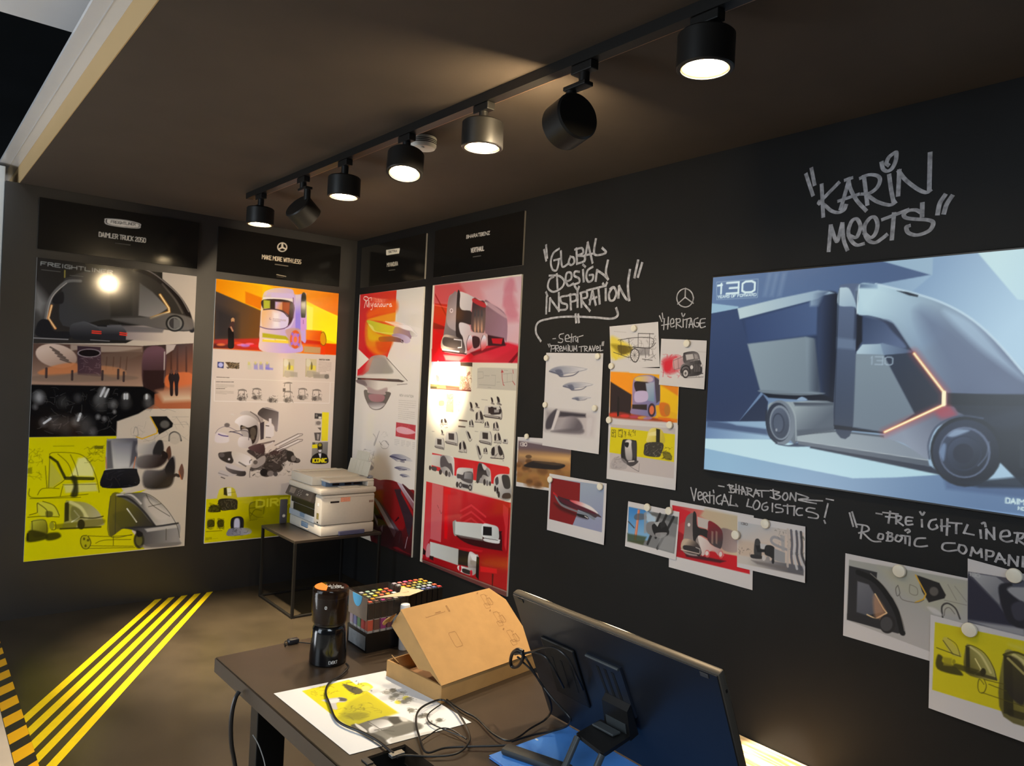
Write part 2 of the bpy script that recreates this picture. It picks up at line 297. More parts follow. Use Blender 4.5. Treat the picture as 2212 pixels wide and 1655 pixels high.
# ------------------------------------------------------------------ picture and lettering data (panel millimetres)
ART={
'F_title':((-2.1133,-.012,2.236),(1,0,0),(0,0,1),.92,.3104,2.9,(20,19,18),[
('P',[350,233,362,245,470,254,552,246,558,229,546,212,443,203,360,207],(215,208,200),0,1),
('P',[357,233,370,241,470,249,546,241,550,229,540,217,443,208,367,212],(25,23,22),0,1),
('P',[363,234,377,242,470,249,542,240,547,228,537,218,443,209,372,213],(232,226,216),0,1),
('t','FREIGHTLINER',385,220,529,227,16,2.4,(60,56,52),0,1),
('t','DAIMLER TRUCK 2050',321,125,594,128,27,5.2,(215,208,196),0,1),
('s',[415,97,502,98],4,(150,145,138),0,.6)]),
'M_title':((-1.0636,-.012,2.236),(1,0,0),(0,0,1),.92,.3104,2.9,(20,19,18),[
('e',[457,236,38,6,2,-35],(230,220,205),0,1),
('e',[457,236,29,4,1,-27],(25,22,20),0,1),
('p',[455,272,452,235,425,213,460,230,489,222,464,237],(230,220,205),0,1),
('p',[449,264,463,266,466,235,448,232],(230,220,205),0,1),
('p',[429,210,424,219,456,241,463,231],(230,220,205),0,1),
('p',[488,219,492,229,458,241,453,229],(230,220,205),0,1),
('t','MAKE MORE WITH LESS',311,131,607,134,28,5.4,(230,215,190),0,1),
('s',[410,104,506,104],6.2,(190,175,155),0,.7),
('s',[425,31,494,26],6.2,(200,185,160),0,.8),
('s',[426,16,478,18],3.1,(150,140,120),0,.6)]),
'S_title':((-.012,-.1013,2.236),(0,-1,0),(0,0,1),.92,.3104,2.9,(20,19,18),[
('p',[380,254,572,247,576,237,569,209,393,213,383,220],(235,228,210),0,1),
('t','SETRA',415,229,539,224,13,3.2,(60,55,50),0,1),
('t','MIYANOURA',401,129,561,125,26,4.9,(225,215,195),0,1),
('s',[433,99,523,97],4.1,(150,145,135),0,.7)]),
'B_title':((-.012,-1.1306,2.236),(0,-1,0),(0,0,1),.92,.3104,2.9,(20,19,18),[
('t','BHARATBENZ',358,218,603,214,19,4.8,(215,208,200),0,1),
('t','VERTIHAUL',413,124,552,123,25,5.5,(220,212,205),0,1),
('s',[440,94,522,93],4.1,(150,145,140),0,.7)]),
'F_board':((-2.1133,-.012,.3447),(1,0,0),(0,0,1),.92,1.8395,2.9,(200,192,184),[
('p',[-17,1841,702,1840,717,1478,503,1355,-10,1319],((52,49,48),(30,29,28),6,1571,342,1765),0,1),
('p',[-10,1675,30,1627,71,1570,36,1475,-14,1524],(150,152,155),48.5,.8),
('p',[-17,1523,15,1511,97,1404,-11,1350],(70,70,71),24.3,.8),
('p',[678,1491,933,1483,925,1383,458,1376,426,1454],((150,139,144),(196,188,184),464,1417,728,1412),8.1,1),
('P',[139,1693,177,1744,271,1788,542,1843,700,1785,810,1689,880,1577,905,1472,725,1462,410,1501,149,1439],((62,64,69),(52,49,46),213,1515,485,1783),4.9,1),
('p',[394,1716,523,1747,532,1536,409,1517],(38,37,37),9.7,.9),
('p',[568,1753,646,1704,747,1606,657,1531,569,1540],((86,86,87),(138,137,140),576,1737,645,1538),6.5,1),
('S',[538,1841,618,1821,704,1773,802,1688,871,1585,905,1472],35.6,(34,29,28),6.5,1),
('S',[545,1852,633,1831,720,1775,818,1690,879,1594],6.5,(150,144,144),3.2,.8),
('S',[705,1761,787,1669,839,1582],11.3,(96,90,87),6.5,.8),
('S',[59,1469,68,1562,95,1634,158,1710,232,1724],17.8,(120,120,122),6.5,.9),
('S',[63,1470,73,1563,99,1631,159,1703],4.9,(196,193,190),2.4,.8),
('P',[96,1611,141,1647,144,1578,91,1572],(35,34,37),4.9,1),
('s',[85,1556,71,1478,110,1419],12.9,(235,160,92),4.9,1),
('s',[86,1556,73,1478,108,1421],4,(255,241,195),1.6,1),
('s',[694,1689,752,1607,756,1582,645,1530],16.2,(205,150,69),6.5,1),
('s',[694,1689,752,1607,756,1582,645,1530],5.7,(250,241,201),2.4,1),
('P',[410,1501,645,1538,744,1573,897,1553,904,1476,725,1466],((90,90,94),(120,116,115),424,1510,882,1534),8.1,.8),
('e',[794,1508,58,5,3,-56],(40,39,39),3.2,1),
('e',[794,1508,46,4,2,-45],(120,120,122),3.2,1),
('e',[790,1508,32,2,2,-36],(60,58,60),3.2,1),
('p',[785,1543,825,1529,827,1487,788,1471],(104,105,108),3.2,1),
('p',[404,1468,733,1471,719,1440,500,1427],(95,94,101),8.1,.8),
('P',[12,1427,36,1467,75,1463,104,1404,184,1403,185,1364,21,1363],(34,34,38),4.9,1),
('P',[189,1442,242,1470,277,1472,348,1436,358,1369,206,1362],((84,86,94),(38,39,44),242,1470,246,1376),4,1),
('p',[277,1469,333,1454,469,1471,503,1432,502,1371,358,1369,345,1435],((98,101,110),(42,43,51),390,1459,392,1403),4,1),
('p',[333,1458,390,1464,390,1451,337,1450],(30,30,34),0,1),
('s',[309,1419,357,1418],7.3,(240,64,46),0,1),
('s',[466,1420,506,1418],7.3,(240,64,46),0,1),
('s',[309,1407,358,1406],7.3,(240,64,46),0,1),
('s',[466,1408,506,1406],7.3,(240,64,46),0,1),
('s',[-5,1352,179,1356],6.5,(150,152,161),3.2,.9),
('s',[302,1362,408,1362],5.7,(140,141,150),3.2,.8),
('t','FREIGHTLINER',17,1794,412,1790,21,4.9,(168,173,175),0,.85),
('s',[146,1778,147,1736],7.3,(150,139,69),0,1),
('s',[25,1767,123,1767],4,(130,133,133),0,.6),
('s',[174,1752,245,1753],4,(120,122,122),0,.6),
('p',[-7,1320,608,1344,617,933,1,944],((92,71,64),(176,146,129),291,1285,301,1048),0,1),
('e',[123,1251,109,-20,-10,-70],((212,193,184),(160,135,124),101,1304,159,1168),4.9,1),
('s',[88,1303,135,1275],9.7,(82,71,67),0,.8),
('s',[102,1285,152,1259],9.7,(82,71,67),0,.8),
('s',[116,1268,169,1243],9.7,(82,71,67),0,.8),
('s',[130,1250,185,1227],9.7,(82,71,67),0,.8),
('s',[144,1232,202,1211],9.7,(82,71,67),0,.8),
('p',[194,1326,600,1337,602,1304,361,1289,346,1312,249,1298,195,1287],(196,182,172),6.5,.7),
('p',[362,1273,601,1328,602,1287,400,1195],(110,90,80),9.7,.8),
('s',[398,1259,395,1179],7.3,(90,66,57),3.2,.7),
('s',[437,1261,435,1181],7.3,(90,66,57),3.2,.7),
('s',[477,1264,475,1182],7.3,(90,66,57),3.2,.7),
('s',[514,1266,511,1184],7.3,(90,66,57),3.2,.7),
('P',[29,1147,132,1198,232,1211,234,1156,95,1127],(206,128,80),8.1,.8),
('P',[365,1201,480,1191,511,1152,439,1132,366,1161],(200,139,97),8.1,.7),
('p',[231,1320,360,1321,372,1134,240,1140],((60,45,55),(86,62,71),236,1281,366,1161),4,1),
('e',[298,1279,65,4,1,-27],(150,139,150),2.4,1),
('e',[298,1279,58,3,1,-22],(28,21,23),2.4,1),
('k',[244,1250,355,1257,360,1145,249,1141],26,2.4,48.5,(180,160,172),.4,1),
('P',[11,1123,241,1148,548,1145,549,1120,230,1093,12,1093],(120,103,92),8.1,.6),
('s',[377,1170,377,1114],12.9,(60,49,51),3.2,.9),
('s',[210,1162,211,1108],12.9,(60,49,51),3.2,.9),
('s',[466,1182,467,1125],12.9,(60,49,51),3.2,.9),
('s',[499,1167,500,1110],12.9,(60,49,51),3.2,.9),
('s',[73,1172,74,1118],12.9,(60,49,51),3.2,.9),
('p',[607,1345,917,1383,932,937,623,933],((60,47,46),(168,98,67),693,1309,837,1063),0,1),
('P',[613,1313,739,1329,748,1111,728,1043,623,1057],((104,75,90),(50,34,34),655,1307,702,1093),6.5,1),
('s',[777,1348,785,1180],11.3,(74,47,39),3.2,.9),
('s',[817,1351,824,1181],11.3,(74,47,39),3.2,.9),
('s',[873,1354,881,1184],11.3,(74,47,39),3.2,.9),
('s',[738,1312,742,1111],8.1,(200,193,195),0,.7),
('P',[754,1153,848,1183,922,1169,924,1074,765,1078],(206,111,64),6.5,.9),
('p',[745,1363,808,1367,794,1332,748,1296],(210,203,207),4.9,.8),
('p',[696,1055,921,1096,926,993,746,981],((170,120,97),(205,187,167),805,1067,808,995),24.3,1),
('p',[613,1185,745,1191,742,1082,665,1054,616,1111],(48,32,32),8.1,1),
('P',[777,1175,796,1176,807,1143,801,1100,802,1028,785,1028,779,1100,769,1141],(40,30,30),3.2,1),
('e',[786,1183,10,0,1,-16],(90,64,57),1.6,1),
('P',[809,1177,828,1178,839,1144,833,1101,834,1029,817,1029,810,1101,800,1143],(40,30,30),3.2,1),
('e',[818,1184,9,0,0,-15],(90,64,57),1.6,1),
('p',[-4,1071,615,1078,658,1058,688,1038,688,963,596,900,472,850,472,755,-6,752],(15,14,15),6.5,1),
('e',[41,995,26,0,2,-35],(150,154,163),29.1,.9),
('e',[24,937,13,0,1,-17],(90,92,98),14.6,.9),
('e',[70,842,19,0,1,-26],(80,81,87),21.8,.9),
('e',[105,865,9,0,0,-12],(120,123,131),10.2,.9),
('e',[126,838,33,0,1,-44],(60,61,66),36.4,.9),
('e',[186,823,41,-1,2,-54],(52,52,56),43.7,.9),
('e',[259,878,15,0,1,-20],(150,154,163),16,.9),
('e',[240,846,20,0,1,-27],(90,92,98),21.8,.9),
('e',[296,822,42,0,2,-54],(66,67,71),43.7,.9),
('e',[339,782,21,0,1,-27],(80,81,87),21.8,.9),
('e',[386,1034,24,1,1,-31],(150,154,163),24.7,.9),
('e',[366,990,24,0,1,-31],(120,123,131),24.7,.9),
('e',[374,966,36,1,2,-46],(70,72,76),36.4,.9),
('e',[446,959,22,1,1,-28],(100,103,109),21.8,.9),
('e',[363,878,13,0,1,-16],(120,123,131),13.1,.9),
('e',[399,866,13,0,1,-16],(110,112,120),13.1,.9),
('e',[517,1009,19,1,1,-24],(150,154,163),18.9,.9),
('e',[519,969,29,0,1,-38],(62,63,67),29.1,.9),
('e',[644,1008,17,0,1,-21],(170,174,185),16,.9),
('e',[654,971,29,0,1,-36],(80,81,87),27.6,.9),
('e',[455,911,10,0,1,-13],(130,133,141),10.2,.9),
('e',[247,995,21,1,2,-27],(60,61,66),21.8,.9),
('e',[167,970,27,1,2,-35],(50,51,54),29.1,.9),
('s',[372,1010,392,1063],12.9,(205,214,228),3.2,.9),
('s',[397,1007,415,1055],12.9,(205,214,228),3.2,.9),
('s',[253,854,265,897],12.9,(205,214,228),3.2,.9),
('s',[73,838,105,865],12.9,(205,214,228),3.2,.9),
('s',[509,1025,510,997],12.9,(205,214,228),3.2,.9),
('s',[524,1026,525,997],12.9,(205,214,228),3.2,.9),
('s',[640,1025,641,1000],12.9,(205,214,228),3.2,.9),
('k',[-6,1043,456,1057,468,773,4,777],70,4,56.6,(120,123,129),.35,3),
('k',[552,871,910,872,917,718,558,723],30,2.4,97,(110,111,110),.35,4),
('p',[671,883,770,884,811,838,808,813,728,763,715,788],(28,27,28),3.2,1),
('e',[760,830,29,0,1,-26],(120,120,120),8.1,.7),
('s',[669,880,715,796,714,771,625,735,591,748],7.3,(214,171,34),2.4,1),
('S',[792,720,795,762,822,779,854,761,868,719],9.7,(60,60,62),3.2,.9),
('e',[827,736,39,0,2,-41],(180,175,168),4.9,.6),
('S',[571,772,581,813,596,797,598,756,579,756],3.2,(120,120,120),0,.7),
('s',[805,880,910,881],2.4,(120,120,120),0,.6),
('s',[829,881,881,808],2.4,(120,120,120),0,.6),
('s',[812,830,912,829],2.4,(120,120,120),0,.5),
('S',[664,913,693,947,748,922,772,931,824,914],3.2,(140,139,136),0,.6),
('p',[-6,752,472,755,482,465,543,376,666,401,588,360,590,130,671,5,-10,0],(206,203,0),1.6,1),
('p',[513,377,586,410,549,412,506,386],(205,203,184),6.5,1),
('p',[262,618,304,624,352,551,354,499,226,509,251,571],(228,233,184),11.3,.8),
('p',[190,460,366,462,382,406,203,404],(206,210,172),9.7,.7),
('p',[115,607,171,519,186,487,134,443,108,445],(170,171,103),9.7,.6),
('S',[110,649,139,658,261,647,318,604,353,535,377,462,388,397],4,(66,64,12),1.6,.75),
('S',[110,649,113,444],4,(66,64,12),1.6,.75),
('S',[114,630,148,605,177,550,199,494,141,443],4,(66,64,12),1.6,.75),
('S',[153,648,209,588,239,508],4,(66,64,12),1.6,.75),
('S',[239,508,255,444,244,382],4,(66,64,12),1.6,.75),
('S',[199,487,351,478],4,(66,64,12),1.6,.75),
('S',[187,456,374,450],4,(66,64,12),1.6,.75),
('S',[14,442,26,388,177,383,327,389],4,(66,64,12),1.6,.75),
('S',[176,386,187,448],4,(66,64,12),1.6,.75),
('S',[220,642,251,571,267,507],4,(66,64,12),1.6,.75),
('S',[19,381,286,372],4,(66,64,12),1.6,.75),
('S',[90,577,103,445],4,(66,64,12),1.6,.75),
('S',[57,402,82,439,168,434],4,(66,64,12),1.6,.75),
('s',[114,630,152,598,195,502],14.6,(40,41,16),4.9,.85),
('s',[199,498,351,487],17.8,(40,41,23),4.9,.8),
('P',[226,501,260,499,271,388,231,383,245,445],(40,41,23),8.1,.85),
('k',[-5,686,66,685,74,485,3,489],40,3.2,40.4,(96,96,16),.5,6),
('k',[294,696,406,693,403,589,305,592],40,3.2,40.4,(90,90,16),.5,7),
('p',[350,695,399,694,400,674,350,675],(70,71,23),3.2,.7),
('p',[-3,565,22,572,23,533,-2,534],(90,90,12),4.9,.6),
('p',[124,699,239,698,239,694,128,694],(110,111,16),2.4,.6),
('P',[419,725,433,737,580,739,597,723,605,541,589,533,434,536,418,548],((196,199,202),(96,98,113),461,579,573,723),3.2,1),
('p',[456,709,559,707,558,551,484,554],((128,133,150),(200,203,209),500,708,491,562),16.2,.8),
('p',[419,725,441,725,463,547,424,544],(60,60,67),8.1,.7),
('p',[573,723,597,723,599,615,558,551],(64,64,76),8.1,.7),
('s',[591,616,582,542],6.5,(205,128,92),2.4,.9),
('s',[417,621,424,548],5.7,(190,118,80),2.4,.8),
('P',[406,517,434,540,581,542,606,520,609,429,406,427],((34,34,39),(24,24,30),463,530,467,433),2.4,1),
('k',[413,532,596,525,601,426,417,436],14,3.2,97,(80,81,92),.4,9),
('P',[601,698,665,705,711,713,711,604,607,640],((196,195,195),(140,139,145),605,690,706,646),16.2,1),
('P',[694,654,718,717,749,720,760,653,731,603,703,612],(44,43,46),6.5,1),
('P',[604,615,714,629,786,602,733,544,611,545],((120,118,122),(48,39,39),615,615,725,553),11.3,1),
('P',[776,652,798,684,810,618,794,584],(92,64,53),4,1),
('P',[752,653,784,635,786,602,754,602],(40,32,32),4,1),
('P',[649,523,757,527,801,601,829,609,836,532,825,430,771,400,654,414],((110,107,113),(30,28,30),672,530,753,434),11.3,1),
('P',[773,526,817,609,835,532,815,465],(36,34,37),4.9,1),
('P',[861,514,879,563,895,512,888,453,867,480],(110,79,69),3.2,1),
('s',[791,466,846,489,863,480],19.4,(40,32,32),4.9,.9),
('s',[861,514,880,455],4,(214,118,69),0,.9),
('P',[455,369,532,376,613,309,701,203,734,150,552,158,458,118],((110,105,34),(58,56,51),466,287,664,164),4.9,1),
('P',[499,374,602,380,671,368,776,281,860,156,734,154,621,284],((96,96,97),(196,193,193),589,344,802,211),6.5,1),
('P',[657,348,736,301,810,211,748,191,668,272],(206,201,200),16.2,.7),
('S',[499,366,566,345,653,257,726,155],12.9,(46,45,48),4.9,.9),
('S',[492,375,573,370,636,308],11.3,(214,214,218),6.5,.8),
('P',[522,160,734,150,876,158,885,59,879,13,678,23,613,127],((56,56,62),(150,150,156),592,96,863,87),4.9,1),
('p',[665,139,869,151,871,129,682,117],(200,199,202),6.5,.8),
('S',[552,158,734,150,872,159],11.3,(40,40,44),4.9,.8),
('s',[554,281,614,189],7.3,(225,230,230),2.4,1),
('P',[475,246,555,264,611,177,522,160],(80,79,34),11.3,.6),
('S',[455,369,455,118,591,109],4,(58,56,46),1.6,.75),
('S',[485,367,491,123],4,(58,56,46),1.6,.75),
('S',[532,376,663,374,775,285,860,156,887,59],4,(58,56,46),1.6,.75),
('S',[664,368,705,295,818,210],4,(58,56,46),1.6,.75),
('S',[759,299,682,284],4,(58,56,46),1.6,.75),
('S',[801,51,798,127],4,(58,56,46),1.6,.75),
('e',[634,67,32,-3,3,-55],(52,51,34),6.5,1),
('e',[634,67,20,-2,2,-36],(96,96,46),4.9,1),
('P',[616,135,651,116,652,91,622,93],(30,30,30),4.9,1),
('P',[655,32,882,30,867,5,678,11],(110,107,110),8.1,.7),
('e',[326,87,30,-3,2,-45],(150,150,34),2.4,.6),
('S',[330,128,303,125,297,90,312,51,340,45,355,80,337,123],4.9,(66,64,18),0,.85),
('e',[316,108,6,-1,0,-9],(70,68,16),2.4,.8),
('e',[338,97,7,0,1,-8],(70,68,16),2.4,.8),
('e',[326,63,6,-1,0,-9],(70,68,16),2.4,.8),
('S',[337,125,459,109,591,105],4,(66,64,12),1.6,.75),
('S',[354,60,602,31],4,(66,64,12),1.6,.75),
('S',[382,73,431,88,585,77],4,(66,64,12),1.6,.75),
('S',[481,107,483,50],4,(66,64,12),1.6,.75),
('S',[340,45,610,22],4,(66,64,12),1.6,.75),
('P',[56,348,85,358,139,335,174,270,95,264,61,294],(196,197,80),6.5,.7),
('S',[56,350,60,294],4.9,(66,64,12),1.6,.75),
('S',[59,352,107,306,112,263],4.9,(66,64,12),1.6,.75),
('S',[85,360,145,330,176,266],4.9,(66,64,12),1.6,.75),
('S',[12,269,82,269,175,258],4.9,(66,64,12),1.6,.75),
('S',[20,282,55,291],4.9,(66,64,12),1.6,.75),
('P',[104,298,137,292,138,265,108,263],(70,68,23),4.9,.7),
('P',[205,346,232,352,322,334,388,277,419,210,406,183,211,185,203,228],((150,150,69),(176,173,138),220,305,390,229),6.5,1),
('p',[202,342,225,348,228,230,204,224],(46,45,18),4.9,.9),
('S',[232,345,288,308,326,242],19.4,(214,214,150),8.1,.8),
('s',[255,291,285,249,244,221],7.3,(226,231,195),2.4,1),
('P',[240,316,289,292,305,247,243,233],(96,94,46),6.5,.6),
('S',[291,245,361,235,417,242],8.1,(60,58,23),3.2,.8),
('P',[292,221,418,226,416,190,307,176],(110,105,34),8.1,.7),
('e',[296,201,21,-2,1,-32],(52,49,23),4.9,1),
('e',[138,207,13,-1,1,-25],(150,150,34),2.4,1),
('S',[137,232,156,225,158,184,139,181],4.9,(66,64,12),1.6,.75),
('p',[150,213,278,218,266,176,158,184],(110,107,16),6.5,.7),
('s',[184,183,406,175],9.7,(46,45,12),4.9,.8),
('P',[31,243,102,245,116,158,41,150],((180,180,57),(110,107,23),38,242,105,167),6.5,1),
('P',[14,176,40,189,112,159,113,128,17,118],(50,49,12),8.1,.9),
('P',[112,159,172,162,190,136,160,119,114,120],(54,54,12),8.1,.9),
('S',[34,243,40,150],4.9,(66,64,12),1.6,.75),
('S',[31,243,102,243,115,166],4,(66,64,12),1.6,.75),
('s',[15,168,16,130],9.7,(40,39,9),3.2,.9)]),
'M_board':((-1.0636,-.012,.3447),(1,0,0),(0,0,1),.92,1.8395,2.9,(205,197,198),[
('p',[-8,1845,923,1845,926,1364,-4,1356],((250,168,24),(255,226,24),32,1828,533,1764),0,1),
('p',[331,1845,923,1843,929,1658,666,1754],((250,178,36),(240,136,24),450,1832,905,1804),3.1,1),
('p',[-4,1835,201,1837,324,1825,332,1650,-1,1754],((238,145,12),(250,189,24),4,1817,297,1738),4.7,1),
('p',[204,1774,328,1742,332,1654,208,1691],(228,116,10),7.8,.8),
('p',[658,1745,926,1666,932,1453,834,1479,668,1539],((255,236,36),(255,255,36),669,1699,880,1597),4.7,1),
('p',[659,1729,719,1711,719,1535,668,1539],(255,252,108),7.8,.9),
('p',[-3,1754,332,1646,341,1451,311,1434,5,1412],((70,61,60),(110,74,36),46,1674,302,1624),6.2,1),
('p',[1,1648,152,1603,160,1431,6,1419],(46,44,50),46.7,.8),
('p',[4,1419,326,1450,346,1359,-3,1358],((160,52,48),(200,52,36),16,1391,312,1411),10.9,1),
('p',[1,1390,110,1390,111,1364,-1,1360],(70,32,31),10.9,.8),
('e',[52,1386,29,2,0,-9],(240,126,72),7.8,.8),
('e',[191,1395,30,2,1,-9],(240,147,228),7.8,.8),
('e',[251,1403,31,2,1,-9],(250,126,180),7.8,.8),
('e',[161,1404,30,2,1,-9],(230,74,36),7.8,.8),
('e',[282,1394,31,2,1,-10],(220,42,48),7.8,.8),
('e',[222,1390,30,2,0,-10],(180,126,240),7.8,.8),
('p',[341,1451,928,1449,926,1364,346,1359],((240,200,24),(220,63,12),390,1408,846,1407),4.7,1),
('p',[630,1472,800,1468,793,1436,632,1433],(200,32,12),15.6,.9),
('p',[658,1415,794,1415,792,1367,660,1371],(180,168,132),4.7,.8),
('p',[793,1436,828,1422,827,1361,792,1363],(235,63,24),6.2,.8),
('P',[113,1569,125,1581,137,1571,134,1548,118,1547],(190,147,108),1.6,1),
('P',[114,1547,134,1552,134,1511,130,1466,110,1464,96,1500],(70,48,48),2.3,1),
('P',[97,1508,132,1481,139,1436,140,1371,102,1368,98,1434],(26,21,22),2.3,1),
('S',[115,1513,128,1488],10.9,(200,147,120),2.3,.9),
('P',[328,1749,372,1806,466,1830,547,1828,573,1792,647,1808,658,1777,674,1460,631,1456,635,1369,346,1359,320,1450,319,1526],((230,210,204),(190,168,246),347,1667,590,1612),3.9,1),
('p',[328,1749,389,1779,394,1671,332,1661],(222,210,60),10.9,.8),
('p',[365,1788,556,1798,566,1767,336,1739],(210,195,252),7.8,.8),
('p',[331,1750,562,1761,563,1737,332,1731],(236,231,240),4.7,1),
('P',[336,1731,551,1736,561,1609,527,1559,515,1636,394,1668,339,1662],(60,46,48),3.1,1),
('p',[385,1725,423,1725,425,1671,387,1671],(54,42,36),4.7,1),
('p',[423,1725,479,1728,481,1668,425,1671],((196,178,240),(220,158,108),431,1714,472,1695),7.8,1),
('p',[479,1728,535,1731,531,1638,481,1668],(164,84,48),7.8,1),
('p',[336,1729,385,1728,387,1671,339,1665],(180,189,60),7.8,1),
('P',[332,1654,394,1668,474,1660,524,1629,527,1567,488,1536,385,1528,337,1535],((230,189,144),(216,210,255),349,1629,461,1585),3.9,1),
('p',[410,1650,458,1647,463,1538,416,1534],(240,239,255),18.7,.8),
('S',[340,1658,410,1669,482,1657,522,1625],7.8,(60,42,60),2.3,.9),
('S',[318,1534,385,1522,488,1532,535,1564,565,1625,558,1766],7,(110,84,132),2.3,.9),
('S',[569,1610,544,1552,512,1534],10.9,(214,210,255),4.7,.8),
('l',[413,1600,509,1598,412,1584],3,4.7,(150,126,144),.6,1),
('S',[390,1605,388,1594,397,1592],3.9,(130,105,132),0,.8),
('p',[573,1792,614,1796,627,1536,586,1532],((220,210,240),(150,136,252),582,1769,613,1653),6.2,1),
('P',[622,1797,656,1797,659,1634,626,1632],(52,48,38),3.1,1),
('p',[622,1626,666,1630,668,1539,627,1528],(206,158,240),4.7,1),
('s',[644,1609,645,1583],5.4,(150,94,180),0,.9),
('p',[340,1490,515,1480,548,1451,341,1459],(180,178,36),6.2,1),
('p',[342,1444,548,1451,550,1427,342,1428],(240,215,72),4.7,1),
('s',[357,1445,428,1446],7,(250,242,168),2.3,.9),
('s',[444,1449,516,1450],7,(250,242,168),2.3,.9),
('P',[512,1526,593,1545,627,1520,633,1409,551,1404,531,1465],(196,158,144),7.8,.7),
('e',[589,1461,41,3,3,-69],(220,101,48),4.7,1),
('e',[589,1461,28,2,2,-47],(196,126,204),4.7,1),
('e',[589,1461,13,1,1,-22],(236,126,60),3.1,1),
('p',[555,1509,572,1511,571,1489,558,1488],(150,116,240),3.1,1),
('p',[602,1505,618,1506,618,1484,604,1483],(150,116,240),3.1,1),
('p',[554,1438,570,1440,570,1417,557,1417],(150,116,240),3.1,1),
('p',[607,1434,623,1435,623,1413,609,1412],(150,116,240),3.1,1),
('p',[668,1539,796,1541,791,1468,672,1467],((240,136,24),(225,84,12),677,1524,782,1483),6.2,1),
('e',[809,1481,24,2,3,-51],(220,158,24),4.7,1),
('S',[792,1525,809,1534,828,1503,833,1455,814,1431,792,1444],6.2,(120,84,24),2.3,.8),
('p',[34,1266,77,1265,77,1222,35,1225],(52,59,120),0,1),
('e',[56,1245,16,1,1,-16],(170,178,240),3.1,1),
('p',[86,1266,184,1265,184,1223,118,1224],(120,105,84),0,1),
('k',[86,1264,182,1265,184,1224,110,1224],24,4.7,23.4,(50,42,36),.7,2),
('p',[86,1266,123,1268,109,1248],(80,63,48),0,1),
('p',[243,1266,268,1265,274,1222,244,1224],(190,195,180),6.2,.6),
('p',[245,1277,260,1276,261,1255,246,1254],(200,200,72),6.2,.5),
('p',[288,1267,314,1267,320,1223,290,1225],(120,116,228),6.2,.6),
('p',[291,1280,306,1279,307,1258,292,1257],(200,200,72),6.2,.5),
('p',[327,1268,353,1268,358,1224,329,1226],(120,116,216),6.2,.6),
('p',[329,1282,345,1281,346,1259,330,1259],(200,200,72),6.2,.5),
('p',[373,1270,400,1270,405,1225,375,1227],(110,105,228),6.2,.6),
('p',[376,1284,391,1283,392,1262,377,1261],(200,200,72),6.2,.5),
('p',[374,1245,431,1240,430,1226,374,1228],(120,116,228),4.7,.7),
('p',[506,1313,588,1314,591,1181,511,1181],(196,189,156),3.1,1),
('e',[524,1284,21,1,1,-28],(206,206,192),4.7,1),
('p',[541,1269,582,1263,584,1232,534,1233],(225,215,72),6.2,.9),
('P',[548,1293,559,1270,559,1239,546,1238],(90,84,48),3.1,.8),
('p',[519,1225,617,1217,619,1182,512,1185],(160,155,149),6.2,.8),
('e',[541,1198,24,1,1,-23],(176,168,156),3.1,1),
('S',[506,1313,509,1181],3.1,(150,136,96),0,.8),
('p',[679,1322,764,1324,767,1188,684,1188],(196,189,156),3.1,1),
('e',[697,1293,22,1,2,-29],(206,206,192),4.7,1),
('p',[715,1278,758,1272,759,1240,708,1241],(225,215,72),6.2,.9),
('P',[722,1302,733,1279,733,1247,720,1246],(90,84,48),3.1,.8),
('p',[692,1233,794,1225,796,1189,685,1192],(160,155,149),6.2,.8),
('e',[715,1206,25,1,1,-24],(176,168,156),3.1,1),
('S',[679,1322,682,1188],3.1,(150,136,96),0,.8),
('p',[744,1207,869,1216,873,1180,745,1179],(150,145,139),6.2,.8),
('e',[852,1195,19,1,1,-18],(120,116,115),3.1,1),
('t','SKETCH WORK',783,1318,872,1320,8,3.1,(60,57,55),0,.7),
('l',[782,1305,885,1303,782,1233],8,3.1,(110,105,103),.55,5),
('l',[33,1159,120,1158,33,1154],1,5.4,(90,86,84),.7,2),
('s',[30,1151,920,1153],2.3,(226,225,223),0,.9),
('l',[31,1126,150,1129,31,1120],1,4.9,(70,67,67),.8,3),
('l',[32,1109,155,1107,32,1090],4,3.3,(130,126,127),.5,6),
('l',[33,1079,91,1080,33,1075],1,4.9,(70,67,67),.7,3),
('l',[32,1065,153,1061,33,1045],4,3.3,(130,126,127),.5,7),
('s',[19,1141,24,992,883,991,884,1148],3.3,(228,227,235),0,.9),
('e',[214,1013,35,1,1,-17],(150,143,142),4.9,.9),
('e',[203,1011,13,0,1,-14],(90,84,84),3.3,.9),
('k',[178,1044,251,1046,253,998,180,996],16,3.3,24.6,(66,61,60),.7,0),
('S',[190,1028,190,1068,236,1071,244,1062],4.1,(84,78,77),0,.9),
('s',[229,1066,234,1009],4.1,(96,90,89),0,.9),
('P',[180,1073,219,1082,245,1070,212,1069],(120,113,113),2.5,.9),
('e',[318,1023,36,1,1,-17],(150,143,142),4.9,.9),
('e',[307,1021,13,1,1,-14],(90,84,84),3.3,.9),
('k',[281,1055,356,1057,358,1008,283,1006],16,3.3,24.6,(66,61,60),.7,1),
('S',[293,1039,293,1079,340,1082,348,1073],4.1,(84,78,77),0,.9),
('s',[334,1077,338,1019],4.1,(96,90,89),0,.9),
('P',[283,1084,323,1093,350,1081,316,1080],(120,113,113),2.5,.9),
('e',[434,1005,37,1,1,-18],(150,143,142),4.9,.9),
('e',[423,1004,13,0,0,-15],(90,84,84),3.3,.9),
('k',[396,1037,473,1039,475,990,398,988],16,3.3,24.6,(66,61,60),.7,2),
('e',[553,1008,37,0,0,-19],(150,143,142),4.9,.9),
('e',[541,1006,13,0,0,-15],(90,84,84),3.3,.9),
('k',[513,1040,592,1042,595,992,516,990],16,3.3,24.6,(66,61,60),.7,3),
